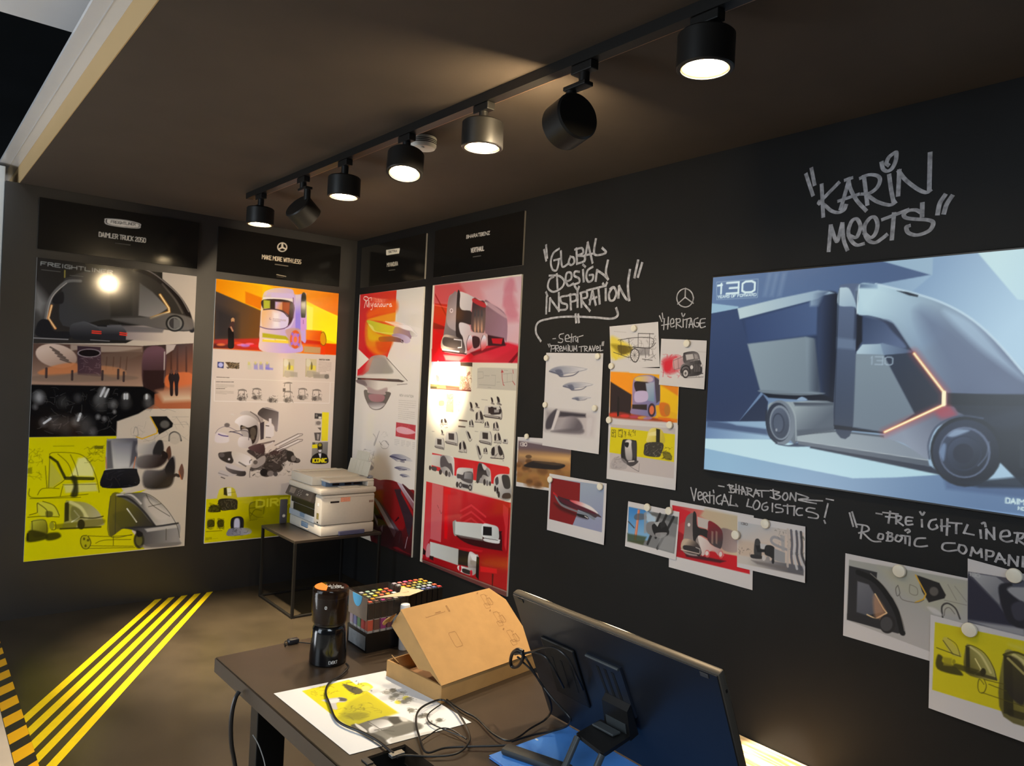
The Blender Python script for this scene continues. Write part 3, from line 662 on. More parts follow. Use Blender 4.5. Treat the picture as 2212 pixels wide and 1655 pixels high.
('S',[526,1024,526,1065,575,1068,585,1058],4.1,(84,78,77),0,.9),
('s',[569,1063,573,1003],4.1,(96,90,89),0,.9),
('P',[515,1070,558,1079,586,1067,550,1066],(120,113,113),2.5,.9),
('S',[522,1110,529,1135,577,1135],4.9,(96,90,89),0,.9),
('P',[509,1131,550,1143,581,1134],(110,103,103),2.5,1),
('p',[511,1095,530,1096,531,1071,512,1070],(80,76,77),3.3,1),
('s',[564,1128,568,1072],4.9,(96,90,89),0,1),
('e',[664,1031,39,1,1,-19],(150,143,142),4.9,.9),
('e',[652,1029,14,0,1,-15],(90,84,84),3.3,.9),
('k',[624,1063,705,1066,708,1015,627,1013],16,3.3,24.6,(66,61,60),.7,4),
('S',[637,1047,637,1089,688,1092,697,1082],4.1,(84,78,77),0,.9),
('s',[681,1087,686,1026],4.1,(96,90,89),0,.9),
('P',[626,1094,670,1103,699,1091,662,1090],(120,113,113),2.5,.9),
('e',[776,1025,40,1,1,-19],(150,143,142),4.9,.9),
('e',[764,1023,14,0,0,-15],(90,84,84),3.3,.9),
('k',[735,1058,818,1060,821,1009,737,1007],16,3.3,24.6,(66,61,60),.7,5),
('S',[748,1041,748,1084,800,1087,810,1077],4.1,(84,78,77),0,.9),
('s',[793,1081,798,1020],4.1,(96,90,89),0,.9),
('P',[737,1088,782,1098,811,1085,773,1084],(120,113,113),2.5,.9),
('P',[137,901,156,907,167,892],(206,202,206),2.5,1),
('P',[332,910,379,953,476,928,490,904,486,788,466,782,447,830,362,878],((70,63,65),(140,132,139),376,927,481,813),3.3,1),
('S',[375,951,476,926,489,904,486,788],4.9,(206,202,214),0,.8),
('P',[208,901,223,922,278,922,362,878,375,854,355,838,280,886],((190,185,192),(150,143,146),223,918,363,854),3.3,1),
('S',[279,920,329,886,355,842],5.7,(70,63,65),0,.8),
('p',[351,838,383,850,385,724,361,716],(64,57,65),3.3,1),
('P',[171,846,201,882,256,895,313,870,343,830,352,732,326,680,274,661,225,702,204,814],((226,225,238),(150,143,146),202,862,334,765),3.3,1),
('P',[215,823,268,806,328,822,335,757,313,693,265,701,222,766],(46,40,38),3.3,1),
('e',[305,773,22,0,2,-35],(84,76,70),6.6,1),
('e',[236,806,17,0,0,-11],(120,109,101),4.9,1),
('e',[303,733,16,0,1,-16],(90,82,74),4.9,1),
('p',[397,830,417,842,416,872,435,872,439,825,458,813,459,747,435,731,393,732],(214,210,221),2.5,1),
('s',[397,820,418,817],6.6,(60,55,55),0,.9),
('s',[401,735,435,733],4.9,(60,55,55),0,.9),
('P',[206,774,244,798,269,786,276,717,241,702],(200,195,204),4.1,.8),
('P',[207,734,271,737,296,713,295,661,210,670],((222,218,230),(188,181,187),208,726,290,669),4.1,1),
('P',[44,760,66,775,128,751,131,704,46,705],((214,208,226),(222,218,233),51,760,115,712),6.6,.8),
('S',[63,761,90,751,129,745],7.4,(70,55,132),2.5,.9),
('S',[43,768,65,799,118,814,189,782],4.9,(120,111,132),0,.7),
('e',[119,824,19,0,1,-15],(110,103,106),4.9,1),
('S',[143,779,198,766,230,750],6.6,(60,55,84),2.5,.8),
('S',[135,775,261,782,276,717],4.9,(70,65,79),0,.8),
('P',[69,626,103,633,169,632,172,560,137,557,82,587],(60,55,55),4.1,1),
('e',[92,614,20,-1,1,-16],(96,90,94),4.9,1),
('e',[144,583,8,0,0,-8],(214,210,223),2.5,1),
('P',[165,640,277,605,298,580,296,540,216,543,175,576],((206,200,199),(226,223,235),181,623,279,557),4.1,1),
('s',[215,559,264,529],9.8,(90,84,86),4.9,.8),
('P',[130,542,202,511,262,493,260,461,204,464,132,506],((110,103,108),(60,55,58),138,530,251,469),3.3,1),
('P',[126,550,177,540,258,497,202,502,131,526],(200,195,206),3.3,1),
('P',[72,493,93,508,164,481,204,472,149,460,87,469],(196,191,199),3.3,1),
('s',[75,489,141,465],4.1,(90,84,86),0,.7),
('s',[95,459,120,448],6.6,(80,74,77),0,.9),
('P',[267,637,339,652,407,617,505,656,566,638,611,595,561,555,528,532,538,498,497,475,423,445,381,464,379,504,306,491,297,516,343,571],(64,57,58),4.9,1),
('k',[291,653,609,646,549,448,314,491],70,5.7,49.2,(150,141,142),.5,11),
('k',[291,653,609,646,549,448,314,491],50,5.7,49.2,(30,26,26),.6,12),
('P',[327,563,395,602,402,552,346,514,301,524],(168,160,163),4.9,.9),
('e',[332,555,16,-1,0,-15],(90,84,84),4.1,1),
('P',[274,661,362,692,392,675,394,618,341,627],((90,69,74),(60,50,53),290,669,390,626),3.3,1),
('s',[371,687,463,706],13.1,(110,99,101),3.3,.9),
('s',[404,666,453,698],8.2,(210,206,216),3.3,.9),
('s',[471,675,643,757],7.4,(120,111,115),2.5,.9),
('S',[643,757,678,757,674,745,656,742],4.9,(110,101,103),0,.9),
('s',[505,664,661,742],7.4,(140,132,137),2.5,.9),
('s',[488,670,652,749],8.2,(222,218,228),2.5,.9),
('s',[472,638,645,715],7.4,(120,111,115),2.5,.9),
('S',[645,715,680,715,676,703,658,700],4.9,(110,101,103),0,.9),
('s',[507,631,663,700],7.4,(140,132,137),2.5,.9),
('s',[489,637,654,707],8.2,(222,218,228),2.5,.9),
('P',[566,630,610,621,629,587,670,560,657,540,614,545,570,563],(44,38,38),3.3,1),
('e',[617,574,20,0,1,-23],(120,113,115),4.9,1),
('e',[652,559,16,0,1,-15],(90,84,86),4.1,1),
('e',[397,479,28,-1,1,-28],(36,32,34),4.1,1),
('e',[447,469,25,-1,1,-21],(130,122,125),4.9,1),
('e',[485,463,17,-1,1,-16],(80,74,77),4.1,1),
('p',[829,922,884,920,885,701,833,702],(225,215,24),0,1),
('p',[768,914,827,911,827,870,769,872],(52,50,53),0,1),
('p',[801,889,825,887,825,872,802,872],(200,200,204),1.6,1),
('e',[784,896,9,0,1,-11],(110,105,108),2.5,1),
('p',[776,855,821,853,821,819,775,821],(180,174,175),2.5,1),
('e',[802,839,20,0,0,-15],(120,113,115),4.9,1),
('p',[796,804,825,805,825,778],(96,90,91),3.3,1),
('p',[771,765,827,767,821,702,783,706],(80,76,79),4.1,1),
('p',[794,757,815,752,810,709,797,713],(160,153,156),4.1,1),
('p',[759,693,889,694,887,529,761,533],((150,147,149),(110,109,113),766,676,879,605),0,1),
('p',[760,675,802,677,804,648,760,647],(225,215,24),0,1),
('P',[804,675,820,687,840,682,845,657,841,623,823,598,809,624],(40,36,31),2.5,1),
('e',[823,671,14,-1,0,-12],(150,141,36),3.3,1),
('p',[810,634,839,635,836,615,816,615],(206,206,223),2.5,1),
('P',[762,533,764,583,806,611,824,600,844,610,885,588,892,529],(26,24,26),1.6,1),
('p',[813,607,837,606,832,559],(214,216,235),1.6,1),
('p',[761,571,886,570,886,531,761,535],(26,24,26),0,1),
('t','ICONIC',766,540,884,538,27,9,(232,223,24),0,1),
('t','BA',763,676,784,677,14,3.3,(60,57,58),0,1),
('p',[-4,310,471,308,941,291,937,5,-7,6],((220,215,0),(150,147,0),153,197,478,171),0,1),
('P',[81,351,95,378,145,386,184,377,202,344,204,292,83,300],((230,225,72),(200,189,48),84,367,195,313),2.5,1),
('p',[116,381,137,384,145,324,118,334],(60,55,24),4.1,1),
('p',[137,380,168,381,171,322,145,324],(240,242,228),4.9,1),
('s',[147,344,200,348],2.5,(120,116,48),0,1),
('P',[91,304,204,296,218,248,211,224,168,223,114,222,89,249],(50,46,31),3.3,1),
('k',[95,296,212,288,215,224,98,229],26,4.1,32.8,(130,124,96),.5,14),
('P',[21,246,43,268,97,256,95,217,22,219],(70,67,29),4.9,.9),
('k',[12,278,96,280,99,217,22,223],20,4.1,41,(36,34,17),.8,15),
('p',[13,173,60,173,62,102,13,103],(170,166,24),2.5,.7),
('P',[17,159,51,162,58,118,20,115],(60,57,19),4.1,.85),
('k',[13,177,60,174,62,98,16,102],14,3.3,41,(40,38,12),.7,115),
('p',[82,167,129,167,131,96,82,96],(170,166,24),2.5,.7),
('P',[85,153,120,156,127,112,89,109],(60,57,19),4.1,.85),
('k',[81,171,129,169,131,92,85,96],14,3.3,41,(40,38,12),.7,205),
('s',[10,84,116,81],5.7,(110,105,12),0,.7),
('l',[8,41,49,39,7,25],4,3.3,(130,126,12),.7,8),
('s',[54,29,92,29],3.3,(160,158,24),0,.6),
('P',[179,159,233,173,266,148,267,83,238,54,182,83],(36,36,43),2.5,1),
('P',[202,153,234,154,241,94,226,63,201,89],(206,210,245),6.6,1),
('P',[159,81,189,91,309,80,315,39,161,39],((130,132,156),(176,178,192),167,77,302,56),3.3,1),
('k',[158,93,309,84,311,31,160,42],18,3.3,32.8,(60,59,67),.6,17),
('P',[305,257,357,266,407,250,415,176,315,136],(120,118,5),8.2,.6),
('S',[315,136,303,241,333,268,399,263,410,234,409,177],5.7,(84,82,7),2.5,.7),
('S',[307,225,400,226],5.7,(84,82,7),2.5,.7),
('S',[317,168,344,210,393,202],5.7,(84,82,7),2.5,.7),
('S',[312,192,362,156,408,152],5.7,(84,82,7),2.5,.7),
('S',[308,136,363,140],5.7,(84,82,7),2.5,.7),
('e',[365,107,91,-8,2,-57],(124,122,5),32.8,.7),
('e',[479,147,85,-7,4,-91],(140,139,5),49.2,.5),
('t','DIRECTION',347,230,916,237,49,14.8,(206,204,48),0,.8)]),
'S_board':((-.012,-.1013,.3447),(0,-1,0),(0,0,1),.92,1.8395,2.9,(228,223,220),[
('p',[8,1844,559,1838,556,1681,547,1525,519,1447,467,1350,191,1342,22,1418],((214,36,44),(222,57,38),96,1636,461,1807),1.8,1),
('p',[24,1263,197,1341,254,1361,134,1246,22,1211],(221,34,51),4.9,1),
('p',[559,1839,942,1832,935,1552,586,1608],((212,210,205),(222,217,210),649,1677,925,1779),2.4,.5),
('P',[136,1699,283,1730,549,1766,568,1681,289,1661,148,1647],(240,103,38),30.5,.8),
('p',[135,1644,339,1665,562,1681,560,1612,393,1620,162,1637],(232,148,44),9.7,.9),
('P',[123,1635,251,1531,524,1513,519,1441,355,1368,141,1450],(233,137,38),24.4,.85),
('P',[304,1505,525,1507,514,1429,440,1380,312,1418],(212,68,36),24.4,.7),
('P',[164,1621,301,1542,477,1502,344,1479,176,1494],(222,182,38),18.3,.8),
('P',[149,1638,395,1602,660,1558,572,1513,274,1549,166,1602],((194,194,64),(216,194,51),190,1620,569,1537),4.9,1),
('p',[381,1621,574,1613,771,1579,818,1543,660,1558],((255,148,90),(244,237,238),394,1614,681,1582),4.9,1),
('P',[566,1576,706,1551,819,1532,863,1516,854,1505,794,1503,779,1486,710,1510,548,1519],((184,148,115),(151,123,141),592,1548,776,1521),3.7,1),
('P',[763,1544,818,1534,869,1514,848,1505,791,1503],((194,187,179),(222,217,215),775,1532,853,1514),1.8,1),
('S',[418,1619,588,1590,773,1547,866,1515],3.7,(244,242,243),1.2,.9),
('S',[611,1595,748,1580,818,1543,865,1516],1.8,(162,160,161),0,.6),
('P',[165,1609,232,1588,281,1552,450,1536,535,1531,523,1526,275,1546,194,1582],(231,223,141),3.7,.7),
('P',[535,1525,617,1527,710,1513,767,1492,775,1468,737,1457,691,1463,619,1500,525,1510],((162,137,166),(199,187,215),548,1519,758,1474),3,1),
('P',[342,1507,525,1507,632,1494,680,1464,516,1471,357,1473],((184,103,38),(119,87,82),368,1491,645,1476),3.7,1),
('P',[645,1476,678,1481,686,1459,657,1464],(65,52,64),2.4,1),
('s',[650,1476,692,1458],3.7,(238,235,238),0,.9),
('S',[94,1790,69,1804,78,1818,118,1816,146,1800,121,1786,94,1793],7.3,(255,223,218),1.2,1),
('S',[141,1784,153,1803,192,1804,190,1785],6.1,(255,223,218),0,1),
('S',[86,1736,108,1786,132,1740,155,1784,153,1736],7.9,(255,223,220),1.2,1),
('S',[170,1764,169,1735],6.7,(255,223,220),0,1),
('S',[189,1763,199,1740,223,1764,207,1718,187,1716],6.1,(255,223,220),0,1),
('S',[263,1755,247,1754,240,1745,252,1735,264,1742,265,1755,269,1737,279,1738],7.3,(255,226,223),0,1),
('S',[486,1744,472,1743,466,1734,476,1725,488,1731,489,1743,493,1726,502,1727],7.3,(255,226,223),0,1),
('S',[288,1732,291,1752,309,1751,315,1733,325,1734],7.3,(255,226,223),0,1),
('S',[346,1751,334,1744,343,1732,358,1735,359,1746,346,1751],7.3,(255,226,223),0,1),
('S',[374,1749,375,1734,388,1730,400,1734,401,1748,405,1730],7.3,(255,226,223),0,1),
('S',[425,1727,426,1745,441,1743,453,1744],7.3,(255,226,223),0,1),
('p',[23,1415,197,1341,31,1260],(240,235,228),1.2,1),
('P',[235,1361,317,1373,417,1371,479,1350,737,1206,693,1198,31,1192,29,1211,133,1252,192,1329],((162,148,143),(222,219,215),293,1349,517,1205),2.4,1),
('P',[255,1349,418,1356,495,1308,549,1242,136,1227,206,1317],((162,157,154),(140,137,136),256,1342,391,1245),14.6,.8),
('P',[29,1211,136,1227,550,1236,692,1204,31,1195],(222,217,212),8.5,.9),
('p',[198,1336,267,1361,199,1253,110,1220,36,1213],((216,46,51),(205,137,115),94,1238,231,1330),9.7,.8),
('s',[461,1353,763,1196],4.3,(65,57,54),1.2,1),
('s',[492,1350,769,1201],2.4,(244,239,236),0,1),
('p',[28,1197,646,1203,727,1192,694,1184,29,1180],(65,52,51),2.4,1),
('p',[72,1194,457,1201,506,1194,100,1185],(140,68,59),3.7,.8),
('P',[26,1182,334,1185,762,1174,558,1146,478,1101,444,1075,243,1072,200,1114,117,1146,26,1159],((151,139,138),(222,217,212),141,1169,363,1152),2.4,1),
('P',[198,1133,341,1114,487,1138,456,1082,243,1072],(162,137,141),9.7,.8),
('P',[26,1182,141,1176,184,1139,26,1159],(119,103,108),6.1,.8),
('s',[627,1164,762,1174],4.9,(119,109,110),2.4,.8),
('P',[141,1102,194,1108,222,1087,456,1085,466,1106,532,1106,540,1085,452,996,355,968,252,978,167,1043],((104,98,95),(91,84,82),163,1087,351,1009),1.8,1),
('P',[223,1077,444,1081,430,1035,266,1029],(162,114,123),4.9,1),
('P',[222,1014,461,1024,416,988,342,972,265,979],((130,119,125),(205,201,205),350,1021,354,984),4.9,1),
('s',[167,1043,245,978],2.4,(162,155,148),0,.8),
('t','NEW AVIATION',663,1085,853,1084,14,3.7,(173,169,166),.3,1),
('l',[660,1055,887,1060,659,996],5,3.7,(162,157,156),.6,21),
('l',[662,982,878,983,662,928],5,3.7,(162,157,156),.6,22),
('p',[638,899,898,898,898,799,638,800],(190,41,61),0,1),
('P',[648,860,710,873,812,868,892,852,893,843,803,827,714,826,655,834],(231,171,187),2.1,1),
('k',[657,885,872,888,866,810,677,806],18,2.1,13.8,(242,205,225),.5,5),
('l',[627,775,693,777,628,740],4,3.5,(162,160,164),.5,3),
('l',[719,775,769,777,719,742],4,3.5,(162,160,164),.5,4),
('l',[789,775,844,778,787,745],4,3.5,(162,160,164),.5,5),
('l',[869,776,903,777,870,738],4,3.5,(162,160,164),.5,6),
('S',[315,788,353,763,344,706,405,817],5.5,(140,137,138),3.5,.7),
('P',[344,706,399,809,370,772,329,719],(162,160,164),5.5,.6),
('k',[419,818,543,815,547,781,423,777],10,2.1,41.4,(151,148,151),.5,7),
('S',[412,741,456,717,428,728],3.5,(97,91,92),0,.8),
('S',[428,721,467,751,522,751,549,730,527,704,465,696,432,715],3.5,(130,125,128),0,.7),
('s',[501,753,549,728],4.8,(86,82,84),0,.8),
('k',[167,638,334,663,347,531,181,575],40,3.5,55.2,(119,116,120),.5,8),
('P',[226,566,301,561,346,538,290,517],(97,96,108),8.3,.7),
('S',[341,664,289,531],4.1,(119,116,120),2.1,.7),
('P',[572,650,634,672,743,675,835,665,880,649,792,642,715,642,654,632],((104,105,138),(212,210,212),572,650,880,655),3.5,.9),
('S',[572,650,636,651,730,644,791,650],8.7,(65,64,92),3.5,.9),
('S',[603,666,727,679,850,663],2.8,(119,121,143),0,.7),
('S',[637,639,670,628,761,641],3.5,(76,75,102),0,.7),
('P',[645,578,691,592,772,596,840,593,874,586,807,579,751,577,705,570],((104,105,138),(212,210,212),645,578,874,589),3.5,.9),
('S',[645,578,692,580,762,579,807,584],4.8,(65,64,92),3.5,.9),
('S',[668,587,760,598,851,593],2.8,(119,121,143),0,.7),
('S',[693,574,717,568,785,578],3.5,(76,75,102),0,.7),
('P',[721,536,748,546,797,548,839,544,860,538,819,534,784,533,757,529],((104,105,138),(212,210,212),721,536,859,541),3.5,.9),
('S',[721,536,749,537,791,534,819,537],3.9,(65,64,92),3.5,.9),
('S',[734,543,790,550,845,544],2.8,(119,121,143),0,.7),
('S',[750,532,764,527,805,534],3.5,(76,75,102),0,.7),
('P',[718,637,776,638,770,628,725,627],(119,116,133),3.5,.8),
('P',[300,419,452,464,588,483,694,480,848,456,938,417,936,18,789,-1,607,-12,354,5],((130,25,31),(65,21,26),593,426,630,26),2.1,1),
('P',[359,406,589,473,686,426,732,346,821,203,722,165,464,338],(138,23,28),11,1),
('p',[653,427,736,440,927,261,878,122,791,257],((58,34,44),(54,39,49),686,426,871,205),6.9,1),
('p',[687,479,758,476,929,371,928,319],((194,182,200),(140,96,108),720,477,906,361),2.8,1),
('P',[758,476,848,456,935,417,929,371],(80,32,38),3.5,1),
('p',[759,469,929,374,928,364,752,464],(222,217,233),2.1,.7),
('p',[749,435,923,305,923,279,745,414],(173,27,33),4.1,.8),
('p',[366,330,468,304,749,150,700,127,690,92],((65,46,51),(97,84,97),411,309,713,130),2.8,1),
('p',[388,326,439,307,706,135,683,91,367,316],((140,128,138),(173,166,182),411,309,688,118),2.8,1),
('p',[368,281,677,89,607,-12,379,45],(43,23,26),6.9,1),
('p',[377,220,446,162,442,130,376,192],(130,119,128),3.5,.9),
('p',[455,143,775,155,838,10,494,19],(50,21,26),9.7,.8),
('p',[485,121,523,155,515,92],(119,109,118),4.1,.6),
('s',[859,128,835,48],6.2,(184,171,187),2.8,.9),
('s',[764,133,751,64],5.5,(65,50,56),2.8,.8),
('p',[680,204,728,249,742,238,699,207],(65,16,20),2.8,1),
('P',[684,17,936,18,837,23,734,34],(140,23,31),9.7,.7),
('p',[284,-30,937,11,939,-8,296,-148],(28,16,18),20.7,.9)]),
'B_board':((-.012,-1.1306,.3447),(0,-1,0),(0,0,1),.92,1.8395,2.9,(224,220,207),[
('p',[24,1837,937,1828,937,1333,29,1332],((210,106,112),(215,176,190),120,1744,816,1737),0,1),
('p',[24,1837,303,1833,381,1764,311,1726,188,1704,23,1720],(206,77,81),20.7,.7),
('p',[543,1782,937,1825,942,1539,824,1491,805,1608,594,1697],(216,183,200),41.5,.7),
('p',[34,1719,188,1704,174,1560,175,1393,29,1332,23,1564],((200,44,37),(215,26,37),57,1710,85,1378),6.9,1),
('p',[31,1786,195,1624,182,1617,32,1771],(147,29,27),2.8,.7),
('p',[30,1712,190,1686,188,1679,31,1704],(242,99,85),2.8,.7),
('p',[27,1593,201,1552,195,1541,31,1549],(126,29,29),5.5,.8),
('p',[31,1549,180,1487,163,1393,35,1423],(226,22,29),8.3,.8),
('p',[22,1415,175,1393,412,1376,615,1434,807,1452,935,1425,937,1333,29,1332],((215,22,34),(200,44,61),215,1379,843,1380),5.5,1),
('p',[616,1420,827,1452,935,1435,687,1347,462,1345],(216,44,66),13.8,.8),
('p',[836,1335,936,1412,938,1393,872,1333],(126,26,37),4.1,1),
('p',[164,1378,413,1369,343,1337,193,1342],(237,121,122),9.7,.8),
('p',[458,1393,807,1445,813,1438,495,1373],(116,24,34),5.5,.8),
('P',[789,1824,851,1819,880,1753,873,1740,770,1747,760,1787],(206,132,151),20.7,.6),
('P',[796,1732,858,1728,899,1662,888,1650,764,1656,767,1695],(206,132,151),20.7,.6),
('P',[802,1647,864,1644,914,1578,900,1566,761,1570,774,1609],(206,132,151),20.7,.6),
('P',[810,1816,852,1800,849,1703,907,1604,816,1601,756,1708],(200,121,142),16.6,.6),
('P',[577,1698,650,1684,795,1608,811,1458,774,1475,610,1498],((136,103,117),(158,123,144),601,1616,779,1544),4.1,1),
('P',[594,1697,662,1680,795,1608,785,1596,607,1676],(200,165,178),5.5,.8),
('p',[610,1501,784,1478,803,1432,637,1433],(59,29,37),5.5,1),
('p',[666,1477,774,1475,765,1442,680,1447],(200,29,44),4.1,1),
('P',[171,1596,191,1740,233,1770,289,1777,320,1768,398,1554,423,1393,388,1386,148,1415,153,1502],((158,141,144),(116,108,112),188,1704,331,1485),3.5,1),
('P',[185,1588,193,1725,228,1763,283,1770,307,1556,265,1536],((147,128,132),(178,165,171),187,1718,270,1629),4.1,1),
('e',[232,1662,19,-1,1,-14],(231,220,232),2.1,1),
('e',[232,1662,11,0,1,-8],(147,130,134),2.1,1),
('P',[308,1772,381,1764,478,1731,594,1697,596,1677,467,1725,438,1646,328,1676],((225,216,220),(200,194,200),321,1754,448,1663),2.8,1),
('P',[289,1770,320,1768,331,1669,450,1646,462,1566,335,1584,327,1534,381,1470,380,1407,350,1407,332,1471,291,1521],(61,51,51),2.8,1),
('P',[467,1728,526,1711,589,1687,592,1515,530,1509,458,1538,455,1649],((74,55,59),(116,92,88),493,1689,563,1529),2.8,1),
('P',[467,1728,584,1691,583,1664,463,1704],(200,55,61),4.1,.9),
('P',[479,1648,498,1644,505,1524,485,1538],((74,66,71),(206,154,127),481,1620,487,1538),2.8,1),
('P',[513,1647,532,1642,539,1523,520,1537],((74,66,71),(206,154,127),516,1619,522,1537),2.8,1),
('P',[548,1645,566,1641,573,1522,554,1536],((74,66,71),(206,154,127),550,1618,556,1536),2.8,1),
('P',[329,1580,433,1563,466,1521,609,1508,628,1481,626,1434,558,1441,544,1482,473,1497,428,1470,423,1393,392,1400,374,1484,340,1520],((225,216,224),(200,165,171),362,1555,566,1481),2.8,1),
('P',[153,1502,255,1500,331,1485,381,1463,388,1386,148,1408],((210,194,183),(94,84,85),205,1494,310,1443),3.5,1),
('P',[157,1491,269,1482,332,1467,342,1421,165,1437],(88,79,78),3.5,1),
('s',[276,1477,359,1470,363,1425,324,1423],6.2,(237,231,239),1.4,1),
('s',[148,1413,338,1397],6.9,(242,227,220),2.1,1),
('s',[149,1402,412,1383],8.3,(52,33,37),3.5,.9),
('P',[415,1456,436,1497,467,1490,478,1435,450,1410,424,1407],((231,227,244),(220,66,68),449,1483,455,1407),2.8,1),
('S',[424,1407,415,1456,438,1499],5.5,(74,51,56),2.1,.8),
('P',[559,1454,579,1495,608,1488,619,1434,592,1410,568,1407],((231,227,244),(220,66,68),591,1481,597,1407),2.8,1),
('S',[568,1407,559,1454,581,1496],5.5,(74,51,56),2.1,.8),
('P',[474,1490,544,1482,547,1434,491,1421],(63,35,41),3.5,1),
('p',[32,1331,355,1334,362,1174,29,1152],((178,194,227),(237,233,220),44,1309,189,1267),0,1),
('P',[91,1322,118,1325,134,1187,102,1191],(158,154,159),2.1,.8),
('p',[105,1325,116,1324,119,1266,108,1265],(231,227,224),1.2,1),
('k',[77,1291,125,1292,138,1187,86,1190],16,2.5,16.6,(94,84,85),.6,3),
('P',[85,1243,121,1239,132,1209,101,1204],(147,106,112),2.5,.8),
('p',[26,1184,361,1182,363,1161,29,1155],(158,121,73),4.1,.9),
('p',[27,1168,104,1169,105,1155,29,1155],(74,77,49),3.3,1),
('p',[204,1181,362,1174,363,1161,214,1160],(158,66,61),3.3,.8),
('p',[356,1332,486,1331,487,1306,360,1308],(74,62,54),.8,1),
('p',[355,1308,485,1306,486,1154,360,1161],(216,205,183),0,1),
('p',[363,1250,443,1239,486,1158,360,1161],(147,110,95),3.3,.8),
('k',[363,1250,481,1244,485,1158,362,1170],34,3.3,37.3,(94,51,44),.6,4),
('k',[363,1250,481,1244,485,1158,362,1170],20,2.9,37.3,(237,227,215),.7,5),
('P',[437,1264,461,1277,469,1261,442,1248],(147,99,85),2.1,.8),
('p',[32,1157,486,1161,486,1153,407,1152,29,1152],(94,44,41),2.1,1),
('P',[550,1297,603,1302,908,1301,922,1292,926,1183,914,1176,566,1175,548,1185,540,1287],(195,191,183),1.7,1),
('s',[545,1275,599,1276,605,1240,551,1234],2.1,(136,132,129),0,.7),
('s',[564,1198,681,1198],2.1,(136,132,129),0,.7),
('s',[683,1258,722,1258,723,1197,684,1198],2.1,(136,132,129),0,.7),
('s',[794,1268,874,1274,883,1228,798,1217],2.1,(136,132,129),0,.7),
('s',[831,1269,835,1223],2.1,(136,132,129),0,.7),
('s',[780,1291,787,1241,799,1206,808,1202],5,(178,66,68),1.2,.9),
('p',[771,1276,783,1291,798,1277],(178,66,68),1.2,1),
('s',[881,1293,886,1274],5,(178,66,68),1.2,.9),
('s',[884,1228,906,1209],5,(168,66,68),1.2,.9),
('s',[799,1290,836,1289],2.5,(136,132,129),0,.6),
('s',[614,1254,664,1253],2.5,(136,132,129),0,.6),
('s',[737,1219,766,1220],2.1,(136,132,129),0,.6),
('s',[652,1185,685,1183],2.1,(136,132,129),0,.6),
('p',[135,1128,220,1130,226,1016,133,1012],(216,198,178),2.5,1),
('P',[139,1076,193,1081,196,1051,142,1047],(136,110,98),2.5,.8),
('p',[222,1130,301,1131,309,1012,223,1011],(158,134,120),1.2,1),
('k',[224,1121,300,1125,301,1057,229,1061],14,2.9,24.9,(237,220,203),.8,8),
('S',[234,1100,294,1099,268,1059],3.3,(116,90,81),0,.8),
('s',[139,1036,224,1037],4.1,(147,117,110),1.2,.7),
('k',[351,1127,380,1128,382,1111,352,1110],6,2.9,8.3,(84,77,76),.8,1300),
('k',[338,1114,367,1115,368,1098,339,1097],6,2.9,8.3,(84,77,76),.8,1310),
('k',[334,1067,363,1068,365,1052,335,1050],6,2.9,8.3,(84,77,76),.8,1410),
('k',[336,1037,366,1039,367,1022,338,1020],6,2.9,8.3,(84,77,76),.8,1480),
('k',[354,1093,383,1095,384,1078,355,1076],6,2.9,8.3,(84,77,76),.8,1380),
('P',[687,1126,703,1122,712,1105,709,1092,697,1100],(55,48,49),1.7,1),
('P',[697,1100,713,1097,725,1084,714,1084,690,1089],(158,152,149),1.7,1),
('S',[697,1100,709,1092,725,1089],3,(55,48,49),1.2,.8),
('P',[743,1133,764,1129,775,1109,771,1093,755,1103],(55,48,49),1.7,1),
('P',[755,1103,776,1099,792,1084,777,1083,746,1089],(158,152,149),1.7,1),
('S',[755,1103,771,1093,792,1089],4,(55,48,49),1.2,.8),
('P',[632,1065,664,1075,777,1078,795,1053,798,1008,767,1006,636,1008],(206,202,198),1.2,1),
('p',[665,1067,746,1069,748,1033,671,1031],(55,48,49),2.1,1),
('S',[636,1008,767,1006,798,1008,795,1053,774,1077],6.2,(55,48,49),1.2,.85),
('P',[635,1020,774,1018,774,1008,636,1009],(74,66,66),1.7,.8),
('s',[642,1016,766,1012],3.9,(216,211,207),0,.8),
('P',[478,1087,498,1082,509,1060,506,1042,490,1053],(55,48,49),1.7,1),
('P',[490,1053,510,1049,526,1032,511,1031,482,1038],(158,152,149),1.7,1),
('S',[490,1053,506,1042,525,1038],3.5,(55,48,49),1.2,.8),
('P',[533,1086,553,1084,563,1071,559,1061,545,1067],(55,48,49),1.7,1),
('P',[545,1067,564,1065,579,1056,565,1055,536,1058],(158,152,149),1.7,1),
('S',[545,1067,559,1061,579,1059],3.5,(55,48,49),1.2,.8),
('P',[546,966,548,1003,571,1041,598,1039,623,1001,629,972,585,975],(200,194,188),1.2,1),
('P',[545,1017,563,1030,566,990,549,985],(55,48,49),1.7,1),
('P',[585,1035,607,1029,621,993,597,992],(55,48,49),2.1,1),
('S',[541,969,594,970,629,972,619,1008,593,1041],3.2,(55,48,49),.8,.9),
('k',[540,988,627,994,629,972,542,966],10,2.7,16.2,(55,48,49),.7,935),
('P',[640,945,641,963,654,982,668,981,680,962,684,948,661,949],(200,194,188),1.2,1),
('P',[640,970,649,976,651,957,642,954],(55,48,49),1.7,1),
('P',[661,979,673,976,679,959,667,958],(55,48,49),2.1,1),
('S',[638,946,666,947,684,948,679,966,665,982],1.7,(55,48,49),.8,.9),
('k',[637,955,683,959,684,948,638,945],10,1.5,8.7,(55,48,49),.7,1045),
('P',[724,934,725,959,740,986,757,985,774,958,778,938,749,940],(200,194,188),1.2,1),
('P',[723,970,735,978,737,950,726,947],(55,48,49),1.7,1),
('P',[749,982,764,978,772,953,757,952],(55,48,49),2.1,1),
